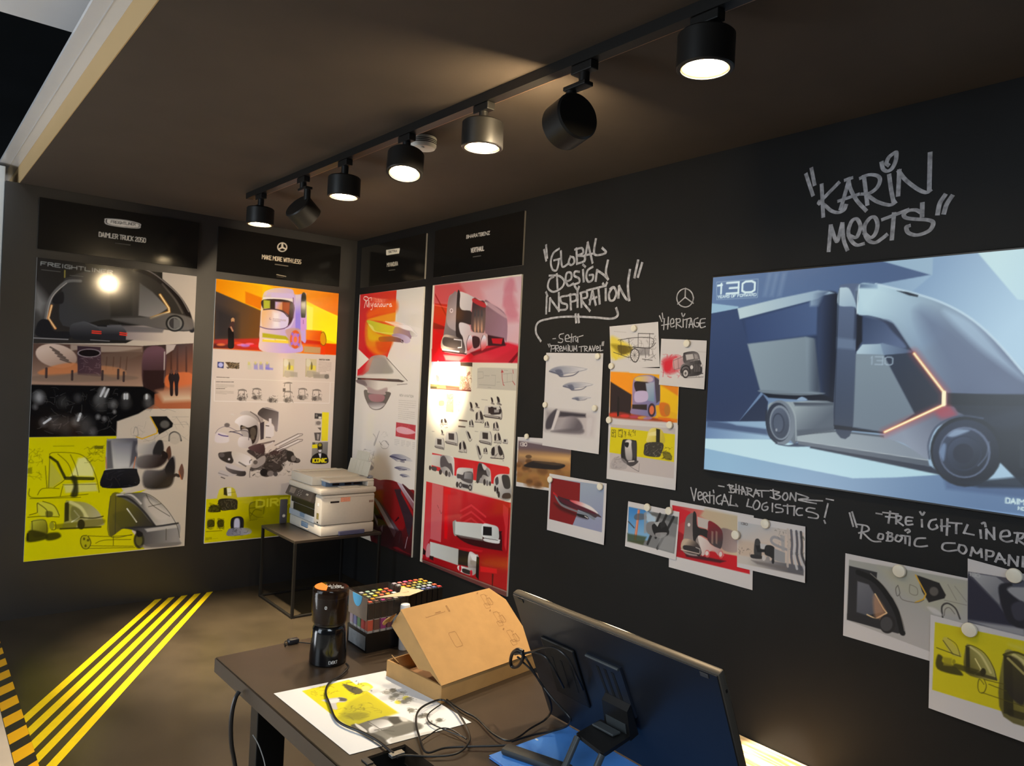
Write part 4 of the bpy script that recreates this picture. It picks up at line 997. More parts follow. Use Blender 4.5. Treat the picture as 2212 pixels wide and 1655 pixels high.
('S',[721,936,755,936,778,938,772,963,754,986],2.2,(55,48,49),.8,.9),
('k',[720,949,777,953,778,938,721,933],10,1.9,11.2,(55,48,49),.7,1180),
('P',[597,911,619,921,698,924,711,897,714,849,692,847,602,851],(206,202,198),1.2,1),
('p',[620,913,676,914,679,876,625,875],(55,48,49),2.1,1),
('S',[602,851,692,847,714,849,711,897,695,923],4.2,(55,48,49),1.2,.85),
('P',[601,863,697,860,698,849,602,851],(74,66,66),1.7,.8),
('s',[606,858,692,854],4.1,(216,211,207),0,.8),
('P',[740,860,741,892,759,925,780,923,800,891,806,866,771,868],(200,194,188),1.2,1),
('P',[738,904,753,915,756,880,742,876],(55,48,49),1.7,1),
('P',[770,919,788,915,799,884,780,883],(55,48,49),2.1,1),
('S',[736,863,778,864,806,866,798,897,777,925],2.7,(55,48,49),.8,.9),
('k',[735,878,804,885,806,866,736,859],10,2.3,13.7,(55,48,49),.7,1205),
('P',[820,888,828,892,858,893,863,884,864,868,856,867,821,868],(206,202,198),1.2,1),
('p',[828,889,850,890,851,877,830,876],(55,48,49),2.1,1),
('S',[821,868,856,867,864,868,863,884,857,893],1.7,(55,48,49),1.2,.85),
('P',[821,872,858,871,858,868,821,868],(74,66,66),1.7,.8),
('s',[823,870,856,869],1.5,(216,211,207),0,.8),
('P',[563,831,587,829,628,773,617,755,599,757],(200,196,190),1.7,1),
('P',[575,824,594,822,615,779,600,778],(55,48,49),2.1,1),
('S',[563,827,599,756,617,755,628,773],2.6,(55,48,49),1.2,.9),
('P',[642,788,643,806,653,825,665,825,677,806,680,792,660,793],(200,194,188),1.2,1),
('P',[641,813,650,820,651,800,643,797],(55,48,49),1.7,1),
('P',[659,822,670,820,676,802,665,801],(55,48,49),2.1,1),
('S',[640,790,664,790,680,792,675,810,663,826],1.5,(55,48,49),.8,.9),
('k',[639,799,679,803,680,792,640,788],10,1.2,7.5,(55,48,49),.7,1025),
('P',[717,766,721,806,756,850,794,849,829,810,837,780,774,779],(200,194,188),1.2,1),
('P',[717,822,744,837,748,793,722,787],(55,48,49),1.7,1),
('P',[776,844,808,839,825,802,792,798],(55,48,49),2.1,1),
('S',[711,770,787,774,837,780,824,817,788,851],5,(55,48,49),.8,.9),
('k',[709,789,835,803,837,780,711,766],10,4.1,24.9,(55,48,49),.7,1200),
('P',[117,828,136,837,207,840,219,815,223,771,203,769,121,772],(206,202,198),1.2,1),
('p',[137,830,188,831,191,796,142,794],(55,48,49),2.1,1),
('S',[121,772,203,769,223,771,219,815,205,840],3.2,(55,48,49),1.2,.85),
('P',[120,783,207,781,208,771,121,773],(74,66,66),1.7,.8),
('s',[125,779,203,775],3.5,(216,211,207),0,.8),
('P',[237,876,262,887,351,890,365,862,370,812,345,809,243,812],(206,202,198),1.2,1),
('p',[263,878,326,880,330,840,269,838],(55,48,49),2.1,1),
('S',[243,812,345,809,370,812,365,862,348,890],4.2,(55,48,49),1.2,.85),
('P',[241,825,350,822,351,812,242,813],(74,66,66),1.7,.8),
('s',[247,820,344,816],4.1,(216,211,207),0,.8),
('P',[452,907,477,906,519,863,507,850,488,851],(200,196,190),1.7,1),
('P',[465,902,484,900,506,868,490,867],(55,48,49),2.1,1),
('S',[452,904,488,851,507,850,519,863],2.6,(55,48,49),1.2,.9),
('P',[388,769,390,805,413,843,439,842,463,805,469,778,426,779],(200,194,188),1.2,1),
('P',[387,819,405,832,408,793,391,788],(55,48,49),1.7,1),
('P',[426,837,448,832,461,798,438,796],(55,48,49),2.1,1),
('S',[384,772,435,774,469,778,460,812,434,844],3,(55,48,49),.8,.9),
('k',[382,790,468,799,469,778,384,769],10,2.5,14.9,(55,48,49),.7,685),
('P',[178,891,194,889,203,875,200,865,188,871],(55,48,49),1.7,1),
('P',[188,871,203,869,216,859,204,858,181,861],(158,152,149),1.7,1),
('S',[188,871,200,865,215,863],2.5,(55,48,49),1.2,.8),
('P',[171,927,173,947,195,968,218,968,239,948,244,933,206,933],(200,194,188),1.2,1),
('P',[171,955,188,962,190,940,174,937],(55,48,49),1.7,1),
('P',[207,965,226,963,237,944,216,942],(55,48,49),2.1,1),
('S',[167,929,214,930,244,933,236,952,214,969],2.5,(55,48,49),.8,.9),
('k',[166,939,243,944,244,933,167,927],10,2.1,12.4,(55,48,49),.7,405),
('P',[484,935,485,957,497,981,512,980,526,956,530,938,505,940],(200,194,188),1.2,1),
('P',[483,966,493,974,495,949,485,946],(55,48,49),1.7,1),
('P',[505,977,517,973,525,951,512,950],(55,48,49),2.1,1),
('S',[481,937,511,937,530,938,524,960,510,981],1.7,(55,48,49),.8,.9),
('k',[480,948,529,952,530,938,481,934],10,1.5,8.7,(55,48,49),.7,815),
('P',[688,1068,720,1068,722,1041,784,1064,789,1037,755,1029,691,1027],(55,48,49),2.1,1),
('p',[724,1057,772,1057,770,1042,726,1039],(158,154,156),1.7,1),
('p',[370,973,461,973,461,964,370,963],(101,84,76),1.7,1),
('p',[368,934,445,935,444,927,368,925],(101,84,76),1.7,1),
('k',[160,922,248,925,250,910,161,909],16,3.3,12.4,(55,48,49),.7,9),
('l',[595,1109,655,1108,594,1107],1,3.3,(126,121,120),.7,4),
('l',[544,913,577,913,544,911],1,2.9,(126,121,120),.6,5),
('l',[71,874,101,874,70,873],1,2.9,(126,121,120),.6,6),
('p',[86,733,332,731,623,735,878,736,894,729,895,685,758,621,548,617,362,618,86,625],(215,40,46),1.1,1),
('p',[83,722,186,727,187,649,84,652],((225,220,215),(200,196,193),90,710,182,654),1.7,1),
('P',[187,721,228,732,301,733,338,720,347,613,312,606,239,608,187,649],((158,154,156),(216,213,210),209,705,324,707),2.3,1),
('P',[188,709,229,728,279,690,315,685,336,615,292,650,245,662,195,653],(88,81,85),2.3,1),
('e',[69,632,13,1,1,-16],(55,48,49),1.7,1),
('e',[193,620,17,2,1,-17],(55,48,49),1.7,1),
('e',[261,620,16,2,1,-19],(55,48,49),1.7,1),
('e',[295,618,14,2,2,-17],(116,110,112),1.7,1),
('P',[85,643,145,644,141,619,92,622],(74,68,71),2.3,1),
('S',[301,733,338,717,346,613],4.6,(237,235,234),1.1,.9),
('P',[378,661,417,676,523,684,545,673,548,555,505,552,382,551,372,619],((225,222,222),(178,176,178),398,663,523,571),1.7,1),
('P',[381,632,440,634,458,653,540,661,540,596,453,596,413,607,383,606],(84,79,83),2.3,1),
('p',[458,653,535,660,536,618,456,613],((158,156,161),(116,114,120),468,649,528,623),2.3,1),
('e',[386,566,14,2,1,-18],(55,48,49),1.7,1),
('e',[421,568,19,3,1,-18],(55,48,49),1.7,1),
('e',[421,568,10,2,1,-10],(168,165,168),1.7,1),
('e',[523,566,19,2,2,-19],(55,48,49),1.7,1),
('e',[523,566,10,1,1,-10],(168,165,168),1.7,1),
('p',[440,580,503,580,505,557,441,557],(63,59,63),2.3,1),
('P',[581,613,592,715,628,729,679,714,717,692,726,611,687,611,577,607],((94,88,93),(200,196,195),589,692,701,668),2.3,1),
('P',[595,710,624,722,653,695,681,687,702,657,647,661,622,630,585,619],(61,55,59),2.3,1),
('P',[633,725,679,712,663,690,644,699],(216,213,212),1.7,1),
('P',[675,703,713,686,706,657,684,671],(158,154,159),1.7,1),
('e',[595,615,13,2,1,-12],(55,48,49),1.7,1),
('e',[631,625,15,2,2,-16],(158,154,156),1.7,1),
('e',[664,619,12,2,1,-19],(55,48,49),1.7,1),
('e',[691,617,13,2,2,-17],(126,121,124),1.7,1),
('e',[718,618,9,1,1,-14],(55,48,49),1.7,1),
('P',[759,659,797,683,873,693,899,685,917,559,816,546,769,585,754,615],((216,213,212),(158,156,159),789,668,882,569),2.3,1),
('P',[827,679,878,688,900,667,905,620,863,609,839,632],(65,62,66),2.3,1),
('P',[764,649,789,668,799,632,776,618],(80,75,81),2.3,1),
('P',[844,574,873,586,910,587,912,561,841,550],(74,59,59),2.3,1),
('e',[769,595,10,2,1,-18],(55,48,49),1.7,1),
('e',[791,588,10,1,1,-19],(55,48,49),1.7,1),
('e',[806,566,10,1,1,-19],(55,48,49),1.7,1),
('p',[33,537,939,536,940,32,29,17],((210,31,44),(158,18,27),452,481,574,164),1.1,1),
('p',[105,536,234,533,235,174,103,172],((216,106,110),(210,99,110),141,493,166,197),0,1),
('p',[33,537,102,536,113,186,36,37],((215,40,49),(206,77,93),54,480,77,88),1.7,1),
('p',[245,526,318,530,303,206,272,206],(236,11,24),5.7,.9),
('p',[290,491,313,492,313,284,297,281],(200,33,49),2.9,.6),
('S',[176,402,193,387],2.9,(94,22,29),0,.9),
('S',[205,377,223,356,232,367],2.9,(94,22,29),0,.9),
('p',[348,535,851,533,870,281,336,183],((200,26,39),(147,13,22),546,518,662,238),22.8,.6),
('s',[434,407,543,462,691,417],12.5,(225,57,68),2.3,.8),
('s',[437,366,546,422,695,376],12.5,(225,57,68),2.3,.7),
('s',[440,327,549,384,698,337],12.5,(225,57,68),2.3,.6),
('p',[851,519,898,500,906,420,902,250,879,282,879,388,853,458],(210,55,63),2.3,.8),
('p',[910,531,939,533,938,32,918,37],(225,66,68),2.3,1),
('p',[904,509,917,506,911,247,898,249],(126,13,22),2.9,.6),
('P',[410,267,532,223,839,247,859,262,848,345,813,355],(59,20,24),3.4,1),
('P',[356,321,365,333,395,338,402,251,371,257],(158,161,161),1.7,1),
('p',[383,334,665,371,672,276,388,251],((216,222,224),(200,205,207),395,328,657,292),1.1,1),
('P',[665,368,759,381,812,376,824,346,825,314,792,294,671,295],((225,231,237),(189,194,198),688,364,807,321),1.7,1),
('P',[690,288,825,309,835,300,819,283,695,272],(216,220,227),1.7,1),
('p',[672,357,755,367,759,317,673,304],(32,31,34),1.7,1),
('s',[388,253,672,278],2.9,(94,92,93),0,.8),
('s',[690,290,817,302],4,(52,51,54),1.7,.8),
('p',[366,259,391,255,672,276,678,269,452,247],(116,110,110),2.3,.7),
('p',[110,153,433,171,436,71,118,63],((216,222,224),(185,187,188),127,147,426,81),1.1,1),
('p',[433,168,545,177,547,88,434,77],(42,35,34),1.7,1),
('P',[545,175,611,177,639,172,645,96,620,63,543,78],((210,209,215),(126,117,117),565,168,617,101),1.7,1),
('p',[550,170,621,174,619,135,577,137],(225,227,232),1.7,1),
('p',[558,130,615,131,617,106,560,105],(147,141,137),2.3,1),
('P',[437,69,543,81,618,93,620,63,565,39,449,40],((225,227,232),(158,154,156),466,67,601,64),2.3,1),
('P',[486,63,563,66,565,44,488,40],(46,40,41),2.3,1),
('p',[621,166,649,166,652,31,621,46],(25,20,22),1.7,1),
('e',[459,57,14,3,2,-18],(206,33,56),1.7,1),
('e',[459,57,6,1,1,-8],(158,33,49),1.7,1),
('e',[575,55,13,3,2,-18],(206,33,56),1.7,1),
('e',[575,55,6,1,1,-8],(158,33,49),1.7,1),
('e',[85,50,16,4,2,-19],(206,33,56),1.7,1),
('e',[85,50,7,2,1,-8],(158,33,49),1.7,1),
('P',[74,118,106,137,118,60,69,50],(206,154,163),2.3,1),
('p',[112,62,161,67,158,39,114,41],(52,29,32),2.3,1),
('p',[31,97,66,80,57,53,30,54],(42,15,20),2.3,1),
('p',[662,117,821,136,823,110,665,84],(216,26,37),4.6,.8),
('l',[660,141,786,142,661,133],1,4.6,(158,40,49),.6,3),
('p',[417,182,682,215,665,200,438,175],(210,33,46),4.6,.6),
('p',[28,20,940,32,935,-21,33,-31],(63,13,17),13.7,.8),
('p',[776,99,793,100,790,27,781,30],(63,13,17),2.9,.8)]),
'TV':((-.03,-3.3599,1.2354),(0,-1,0),(0,0,1),1.4663,.8248,3,(112,142,180),[
('p',[-46,843,1434,862,1467,24,4,-27],((92,115,150),(157,187,207),78,762,1118,695),0,1),
('p',[878,824,1435,844,1451,441,1157,454,1004,610,819,714,878,764],((128,157,186),(163,193,212),881,767,1123,590),4.7,1),
('p',[-19,830,706,830,875,766,680,744,558,725,-10,666],((98,123,159),(68,89,125),8,802,788,775),3.6,1),
('p',[706,830,878,826,880,764],(144,172,192),1.8,1),
('p',[263,824,280,823,260,730,245,731],(145,168,191),14.2,.35),
('p',[292,822,310,820,290,728,275,729],(145,168,191),14.2,.35),
('p',[325,819,343,818,323,726,308,727],(145,168,191),14.2,.35),
('p',[1009,832,1435,844,1444,618,1131,668],((184,213,218),(168,198,211),1069,778,1288,709),3,1),
('p',[-9,715,132,694,132,683,-6,668],(147,180,200),3,1),
('p',[-8,669,129,686,143,643,477,707,539,720,563,338,472,353,258,344,157,213,1,207],((52,68,101),(38,51,77),48,550,532,481),3,1),
('p',[-8,669,132,681,258,351,157,215,3,207],((54,70,103),(45,58,88),44,621,105,267),3,1),
('p',[165,638,477,704,488,570,186,541],((54,71,108),(74,95,133),192,575,469,673),9.5,.9),
('p',[183,538,434,563,468,556,502,351,252,349],((133,149,158),(111,126,137),211,520,471,366),5.3,1),
('p',[434,561,475,554,507,351,458,353],((122,138,149),(61,71,86),445,481,492,481),8.3,1),
('P',[483,717,502,733,552,724,557,681,562,320,519,342,482,545],((47,60,87),(21,27,42),492,545,548,544),7.1,1),
('p',[128,686,313,717,476,739,519,733,542,724,500,719,477,707,141,641],((182,201,204),(145,168,186),163,666,480,717),4.1,1),
('p',[446,732,519,733,500,716,482,679,448,680],((145,168,186),(63,79,108),454,706,507,703),8.3,.8),
('p',[258,342,512,347,560,329,559,318,290,322],(19,24,36),3.6,1),
('P',[258,351,499,352,509,345,404,336,274,339],(121,134,142),3,.8),
('P',[413,321,432,332,454,324,450,319,418,317],(135,159,184),1.8,1),
('p',[157,213,266,334,290,305,284,224],(39,49,72),3.6,1),
('p',[-9,204,287,226,306,156,-5,131],((105,132,167),(146,176,198),9,190,268,162),3.6,1),
('p',[4,212,289,198,298,172,5,181],(63,79,110),8.3,.9),
('p',[108,211,287,226,289,198,150,200],(136,165,190),5.9,.8),
('p',[-5,131,313,157,442,140,613,126,948,93,1464,88,1467,14,4,-27],((137,173,198),(91,117,152),117,57,1054,29),2.4,1),
('p',[-5,131,313,157,483,141,943,98,794,69,645,46,347,64,-2,90],((185,215,222),(168,202,213),194,121,677,66),3.6,1),
('p',[942,97,1013,77,1463,116,1465,61,955,52],(70,91,127),9.5,.8),
('p',[475,154,905,121,948,95,613,127,476,139],(28,36,53),4.1,1),
('P',[292,278,334,311,384,310,559,316,568,214,427,160,407,149],((142,155,160),(83,93,105),407,285,479,207),3,1),
('p',[399,308,559,314,560,301,406,295],((51,58,70),(100,111,121),474,312,475,296),4.1,1),
('p',[418,202,564,226,568,211,427,170],(74,83,95),5.9,.8),
('e',[347,226,62,8,12,-88],(111,122,133),2.4,1),
('e',[339,227,53,7,10,-77],(44,51,65),3,1),
('e',[347,226,46,6,9,-68],(121,132,144),2.4,1),
('e',[346,224,39,6,8,-60],((83,93,110),(57,66,81),322,267,370,185),3,1),
('e',[340,223,26,4,6,-40],(50,58,74),3,1),
('e',[339,223,21,3,4,-35],(75,85,102),2.4,1),
('e',[332,196,4,0,0,-6],(141,149,158),1.2,1),
('S',[285,271,286,224,302,172,336,145],7.1,(36,43,56),2.4,.9),
('S',[378,307,408,259,417,163],4.7,(153,164,169),2.4,.8),
('P',[329,142,386,141,428,154,476,146,386,136],(52,64,85),3.6,1),
('p',[419,179,568,215,747,210,816,185,894,151,894,138,422,162],((150,162,167),(121,132,144),480,188,845,151),2.4,1),
('p',[422,163,895,140,901,120,428,148],((94,103,114),(74,83,95),441,158,889,127),2.4,1),
('s',[422,163,895,140],3,(169,179,183),1.2,.8),
('p',[426,183,564,214,747,211,747,204,571,208],(61,70,81),3,.8),
('P',[562,544,559,731,572,754,635,753,643,744,632,641,636,229,565,231],((84,99,126),(54,64,82),586,667,608,236),2.4,1),
('p',[621,727,639,732,634,604,628,519,622,519],(43,53,74),4.7,.8),
('P',[559,737,576,743,599,735,624,681,630,641,620,669,559,679],((174,196,206),(145,168,186),570,736,617,666),2.4,1),
('p',[560,558,632,549,632,513,561,519],(102,120,145),8.3,.8),
('s',[559,737,561,544,565,231],3,(33,40,55),1.2,.7),
('p',[565,234,636,231,746,224,744,217,566,218],(24,29,40),3,1),
('p',[628,647,721,624,760,606,835,502,945,373,942,326,747,220,636,229,632,513],((45,54,78),(37,45,62),651,604,838,311),2.4,1),
('P',[637,634,719,615,758,577,807,518,714,530,646,519],((51,66,94),(81,97,129),650,616,772,524),5.9,1),
('p',[630,641,650,633,654,543,633,510],(18,22,34),4.7,1),
('p',[655,519,726,536,828,509,829,502,733,492],((113,134,158),(72,87,115),726,518,823,503),3.6,1),
('p',[635,505,655,532,720,533,732,493,635,495],((166,189,201),(134,157,175),655,525,721,500),3,1),
('p',[633,497,732,495,845,294,752,222,636,231],((120,136,147),(103,117,130),658,470,757,247),4.1,1),
('p',[736,493,829,502,930,370,930,339,849,292],((39,49,67),(29,34,48),763,471,900,343),3.6,1),
('P',[635,752,692,746,768,725,836,701,927,660,1004,610,1079,538,1158,439,1228,370,1220,369,1086,368,948,366,834,502,762,605,724,622,680,636,632,644,633,702],((169,198,211),(83,95,120),682,705,1037,420),2.4,1),
('P',[638,741,751,719,887,636,921,562,844,518,768,612,649,652],((184,211,219),(124,148,173),677,693,880,563),23.7,.7),
('P',[838,644,961,584,1083,453,1132,381,1015,376,926,462],(87,100,126),41.5,.7),
('P',[918,641,1005,604,1104,490,1159,418,1033,517],((156,181,201),(145,168,189),955,612,1129,443),17.8,.8),
('S',[692,748,836,702,927,663,1007,610,1079,538,1170,424],7.1,(184,207,219),3,.8),
('p',[766,719,802,712,838,699,836,693,808,700],(20,26,38),2.4,1),
('S',[635,749,630,702,631,644],3.6,(204,221,226),1.8,.8),
('S',[724,621,763,603,835,502,948,370],4.1,(112,128,149),2.4,.7),
('p',[635,753,698,747,699,731,635,737],((54,73,107),(125,152,179),638,744,695,740),5.9,.7),
('p',[945,369,1086,369,1302,376,1351,124,1189,75,943,317],((27,32,43),(18,22,31),992,348,1141,173),3.6,1),
('p',[946,366,1453,384,1454,352,947,329],(17,20,27),4.7,.9),
('P',[750,217,937,321,978,308,994,293,920,254,897,190,895,145,816,188],((131,141,157),(86,92,110),814,223,943,301),3,1),
('P',[912,310,952,326,974,297,929,283],(161,67,82),14.2,.8),
('P',[994,304,1066,303,1162,330,1165,279,1091,262],(33,40,55),17.8,.7),
('e',[1005,182,105,11,5,-115],(20,24,32),3.6,1),
('e',[1005,178,97,10,5,-106],((39,47,66),(18,22,33),946,234,1051,109),3.6,1),
('e',[1003,178,75,8,4,-83],(87,99,123),3,1),
('e',[1002,177,70,7,4,-77],((48,58,80),(24,29,41),957,224,1050,119),3.6,1),
('e',[1001,175,52,6,3,-57],(37,45,64),3,1),
('e',[1001,175,48,6,3,-53],((50,60,82),(27,33,46),973,209,1040,140),3,1),
('e',[1000,174,30,4,2,-32],(29,34,50),3,1),
('P',[952,229,976,250,1015,251,996,238,967,225],(134,155,180),5.9,.9),
('P',[929,171,938,200,948,195,945,151,940,144],(114,138,171),5.9,.8),
('S',[899,145,894,201,920,260,984,295,1052,292],5.9,(61,72,93),2.4,.8),
('S',[1045,140,1067,175,1072,218],4.7,(102,118,142),3,.5),
('p',[1156,231,1167,232,1170,145,1159,149],(32,38,50),3.6,.7),
('p',[984,78,1052,71,1313,104,1351,128,1187,126,1098,104],(24,31,44),7.1,.9),
('s',[832,502,936,370,938,327,748,221],26.1,(173,59,59),23.7,.45),
('s',[834,499,934,370,935,329,749,223],10.7,(214,135,95),5.3,.9),
('s',[834,499,934,370,935,329,749,223],5.9,(250,237,187),3,1),
('s',[934,370,935,331],13,(251,238,195),3.6,1),
('s',[19,803,218,802,219,727,24,728,19,803],1.8,(167,191,205),0,.8),
('t','1',36,753,52,753,42,8.3,(213,232,233),0,1),
('s',[26,788,47,789],8.3,(213,232,233),0,1),
('t','30',63,751,215,750,45,8.3,(213,232,233),0,1),
('t','YEARS OF FORWARD',27,735,214,734,10,3,(205,225,228),0,1),
('t','DT',636,467,679,467,16,2.4,(120,134,145),0,.8),
('t','130',685,461,769,459,27,4.7,(150,168,183),0,.8),
('t','DAIMLER TRUCK',1125,34,1299,39,15,3.6,(205,227,225),0,1),
('t','NORTH AMERICA',1159,18,1292,21,9,2.4,(205,227,225),0,1)]),
'sh_travel':((-.003,-2.2861,1.2319),(0,-1,-.0059),(0,.0098,1),.426,.5053,1.8,(204,202,206),[
('P',[30,405,91,430,211,433,312,427,326,419,256,411,198,404,124,382,94,390],((110,116,140),(206,206,214),31,403,298,421),6.3,.9),
('S',[30,405,100,392,125,379,213,388,256,409],5.1,(58,60,84),4.2,.8),
('S',[37,407,106,432,211,435,320,424],2.8,(150,154,170),2.8,.8),
('P',[77,410,122,416,142,386,112,382],(84,88,112),7,.8),
('S',[124,396,213,402,312,421],3.9,(120,124,146),4.2,.7),
('P',[143,329,189,348,281,352,359,349,370,343,316,336,271,330,215,313,191,319],((110,116,140),(206,206,214),143,327,348,344),6.3,.9),
('S',[143,329,196,320,215,311,283,318,316,334],3.8,(58,60,84),4.2,.8),
('S',[148,331,201,350,281,354,366,347],2.1,(150,154,170),2.8,.8),
('P',[179,333,213,339,229,316,206,313],(84,88,112),7,.8),
('S',[214,324,283,329,359,344],2.9,(120,124,146),4.2,.7),
('P',[216,267,245,277,302,280,351,279,358,277,323,273,295,270,260,261,246,263],((110,116,140),(206,206,214),217,266,344,277),6.3,.9),
('S',[216,267,249,264,260,260,303,264,324,272],1.8,(58,60,84),4.2,.8),
('S',[219,268,252,278,302,281,355,279],1,(150,154,170),2.8,.8),
('P',[238,269,260,273,269,262,255,261],(84,88,112),7,.8),
('S',[260,266,303,269,351,278],1.4,(120,124,146),4.2,.7),
('p',[13,194,402,199,385,83,20,85],((150,144,150),(196,190,196),81,148,399,172),28.1,1),
('P',[27,144,78,194,109,197,83,112,25,92],(70,66,76),8.4,1),
('p',[104,200,130,198,84,90,63,88],(200,196,202),5.6,1),
('p',[130,194,321,194,322,177,122,165],(60,56,66),9.8,1),
('P',[105,99,143,153,244,174,306,124,248,98],((160,154,162),(90,84,94),164,154,248,105),9.8,.9),
('P',[63,81,208,108,306,117,289,88],(96,90,98),9.8,.8),
('P',[333,167,371,170,356,87,337,85],(200,196,202),9.8,.8)]),
'sh_wagon':((-.003,-2.7635,1.6589),(0,-.999,.0449),(0,.1035,.9946),.3066,.2104,1.8,(204,202,206),[
('P',[5,155,54,145,139,101,121,63,42,47,3,61],(226,204,60),15.6,.9),
('P',[5,122,105,103,95,71,52,79],(150,130,20),10.4,.8),
('p',[16,71,50,46,32,40],(220,200,60),3.9,.8),
('k',[54,145,289,132,276,31,60,66],46,1.9,45.5,(60,56,58),.6,3),
('S',[54,139,179,145,273,133,263,95],3.2,(50,46,48),1.3,.85),
('S',[53,112,239,90,288,113],3.2,(50,46,48),1.3,.85),
('S',[184,164,180,99],3.2,(50,46,48),1.3,.85),
('S',[254,159,245,52],3.2,(50,46,48),1.3,.85),
('S',[184,164,278,156],3.2,(50,46,48),1.3,.85),
('S',[72,138,73,65],3.2,(50,46,48),1.3,.85),
('S',[124,141,126,96],3.2,(50,46,48),1.3,.85),
('S',[21,81,120,50],3.2,(50,46,48),1.3,.85),
('S',[204,40,264,32],3.2,(50,46,48),1.3,.85),
('S',[148,101,255,89],3.2,(50,46,48),1.3,.85),
('S',[222,91,225,46],3.2,(50,46,48),1.3,.85),
('P',[53,112,139,98,130,76,69,69],(90,76,20),6.5,.8),
('e',[157,60,28,-1,-1,-32],(206,202,204),1.9,1),
('S',[158,93,180,80,184,54,167,29,145,33,131,56,138,82,158,93],5.2,(46,42,44),1.3,.9),
('s',[132,61,182,59],1.9,(70,66,68),0,.7),
('s',[136,76,178,45],1.9,(70,66,68),0,.7),
('s',[145,86,169,35],1.9,(70,66,68),0,.7),
('s',[158,89,156,32],1.9,(70,66,68),0,.7),
('s',[171,84,143,36],1.9,(70,66,68),0,.7),
('s',[179,74,134,47],1.9,(70,66,68),0,.7),
('p',[172,87,247,96,245,58,188,57],(110,106,110),6.5,.6),
('s',[29,184,108,174],1.9,(150,146,150),0,.6)]),
'sh_truck':((-.005,-3.073,1.5901),(0,-.9989,-.0473),(0,.0003,1),.2522,.2128,1.8,(204,202,206),[
('P',[16,120,73,138,111,131,128,96,93,63,40,53,14,83],(206,70,84),12.1,.9),
('P',[29,108,74,117,62,73,31,65],(214,20,44),8.4,.8),
('k',[7,138,118,143,116,47,13,39],40,3.6,30.1,(206,40,60),.5,5),
('P',[74,118,118,137,131,135,133,90,84,75],((206,170,174),(176,150,156),74,117,129,90),3,.9),
('s',[76,116,128,136],2.4,(90,70,74),0,.7),
('s',[76,116,84,75],2.4,(90,70,74),0,.7),
('s',[84,75,133,89],2.4,(90,70,74),0,.7),
('s',[101,126,108,82],2.4,(90,70,74),0,.7),
('P',[130,150,154,157,188,160,208,152,218,131,186,121,137,108],((70,66,70),(120,116,120),140,154,200,124),1.8,1),
('p',[142,146,181,151,188,130,149,121],(186,182,184),1.8,1),
('p',[188,152,203,149,211,133,194,130],(150,146,150),1.8,1),
('P',[122,95,157,112,214,126,228,116,234,96,233,67,190,53,125,50],((110,106,110),(44,42,46),142,109,217,72),2.4,1),
('p',[187,105,225,115,230,78,193,70],(64,60,64),2.4,1),
('s',[194,106,197,74],1.8,(150,146,150),0,.7),
('s',[202,106,206,74],1.8,(150,146,150),0,.7),
('s',[211,107,214,75],1.8,(150,146,150),0,.7),
('s',[220,107,223,76],1.8,(150,146,150),0,.7),
('e',[179,92,8,0,0,-9],(206,202,206),1.2,1),
('e',[231,102,5,0,1,-6],(196,192,196),1.2,1),
('S',[124,65,127,86,147,97,166,89,172,65],5.4,(34,32,36),1.8,.95),
('e',[148,63,19,2,1,-22],(50,46,50),1.8,1),
('e',[148,63,13,1,1,-15],(190,186,190),1.8,1),
('e',[148,63,5,1,1,-6],(90,86,90),1.2,1),
('e',[124,71,7,1,1,-10],(60,56,60),1.8,1),
('s',[175,57,240,69],4.8,(60,56,62),1.8,.9),
('S',[130,150,154,158,189,161,211,152,221,124],3,(36,34,38),1.2,.9),
('k',[121,119,232,132,237,55,125,47],18,1.8,24.1,(30,28,32),.5,6),
('s',[146,42,244,54],3,(90,86,90),1.8,.7),
('s',[205,163,251,162],1.8,(160,156,160),0,.6)]),
'sh_orange':((-.004,-2.7663,1.408),(0,-.9999,-.0104),(0,.0204,.9998),.4231,.2617,1.8,(204,202,206),[
('p',[4,235,421,231,420,19,5,13],((236,140,20),(226,176,20),26,226,386,122),0,1),
('p',[4,235,122,236,158,186,155,76,6,66],(240,150,26),8.9,.9),
('p',[5,186,144,130,144,31,7,20],(46,34,36),5.1,1),
('p',[311,236,421,231,421,137,321,187],(224,120,20),6.3,.8),
('p',[314,180,423,137,420,58,325,82],(236,190,10),6.3,.8),
('P',[150,83,150,192,182,220,248,229,288,220,313,199,317,100,294,86,288,35,148,37],((150,130,170),(120,120,170),176,174,292,117),3.2,1),
('P',[162,192,249,191,248,114,235,151,177,142],(46,36,40),3.2,1),
('p',[229,189,281,197,285,104,245,108],((160,170,196),(120,150,180),242,177,276,116),5.1,1),
('P',[165,141,210,153,243,145,240,107,171,97],(190,176,214),3.2,1),
('P',[174,215,240,224,272,213,257,196,166,198],((220,190,90),(190,170,190),182,212,257,209),3.8,1),
('p',[150,83,241,89,242,63,151,63],(50,40,40),3.8,1),
('p',[280,222,313,205,318,112,297,98],(60,52,60),3.8,.8),
('e',[271,65,23,2,1,-32],(60,46,60),2.5,1),
('e',[271,65,14,1,0,-21],(214,110,70),2.5,1),
('P',[317,100,371,97,373,48,327,45],(206,96,30),5.1,.8),
('e',[361,72,17,1,1,-25],(180,120,40),2.5,.8),
('P',[8,33,79,42,148,37,248,32,405,20,80,9,9,15],(150,50,36),7.6,.9),
('e',[35,25,30,2,1,-8],(214,60,40),5.1,.8),
('e',[105,25,30,2,1,-8],(226,60,60),5.1,.8),
('e',[165,25,29,2,1,-7],(180,70,110),5.1,.8),
('e',[215,25,28,3,1,-7],(220,170,60),5.1,.8),
('e',[248,25,27,3,0,-7],(150,130,190),5.1,.8),
('e',[359,26,26,2,0,-8],(220,60,40),5.1,.8),
('P',[55,109,63,115,67,97,67,28,55,27],(30,24,24),1.9,1),
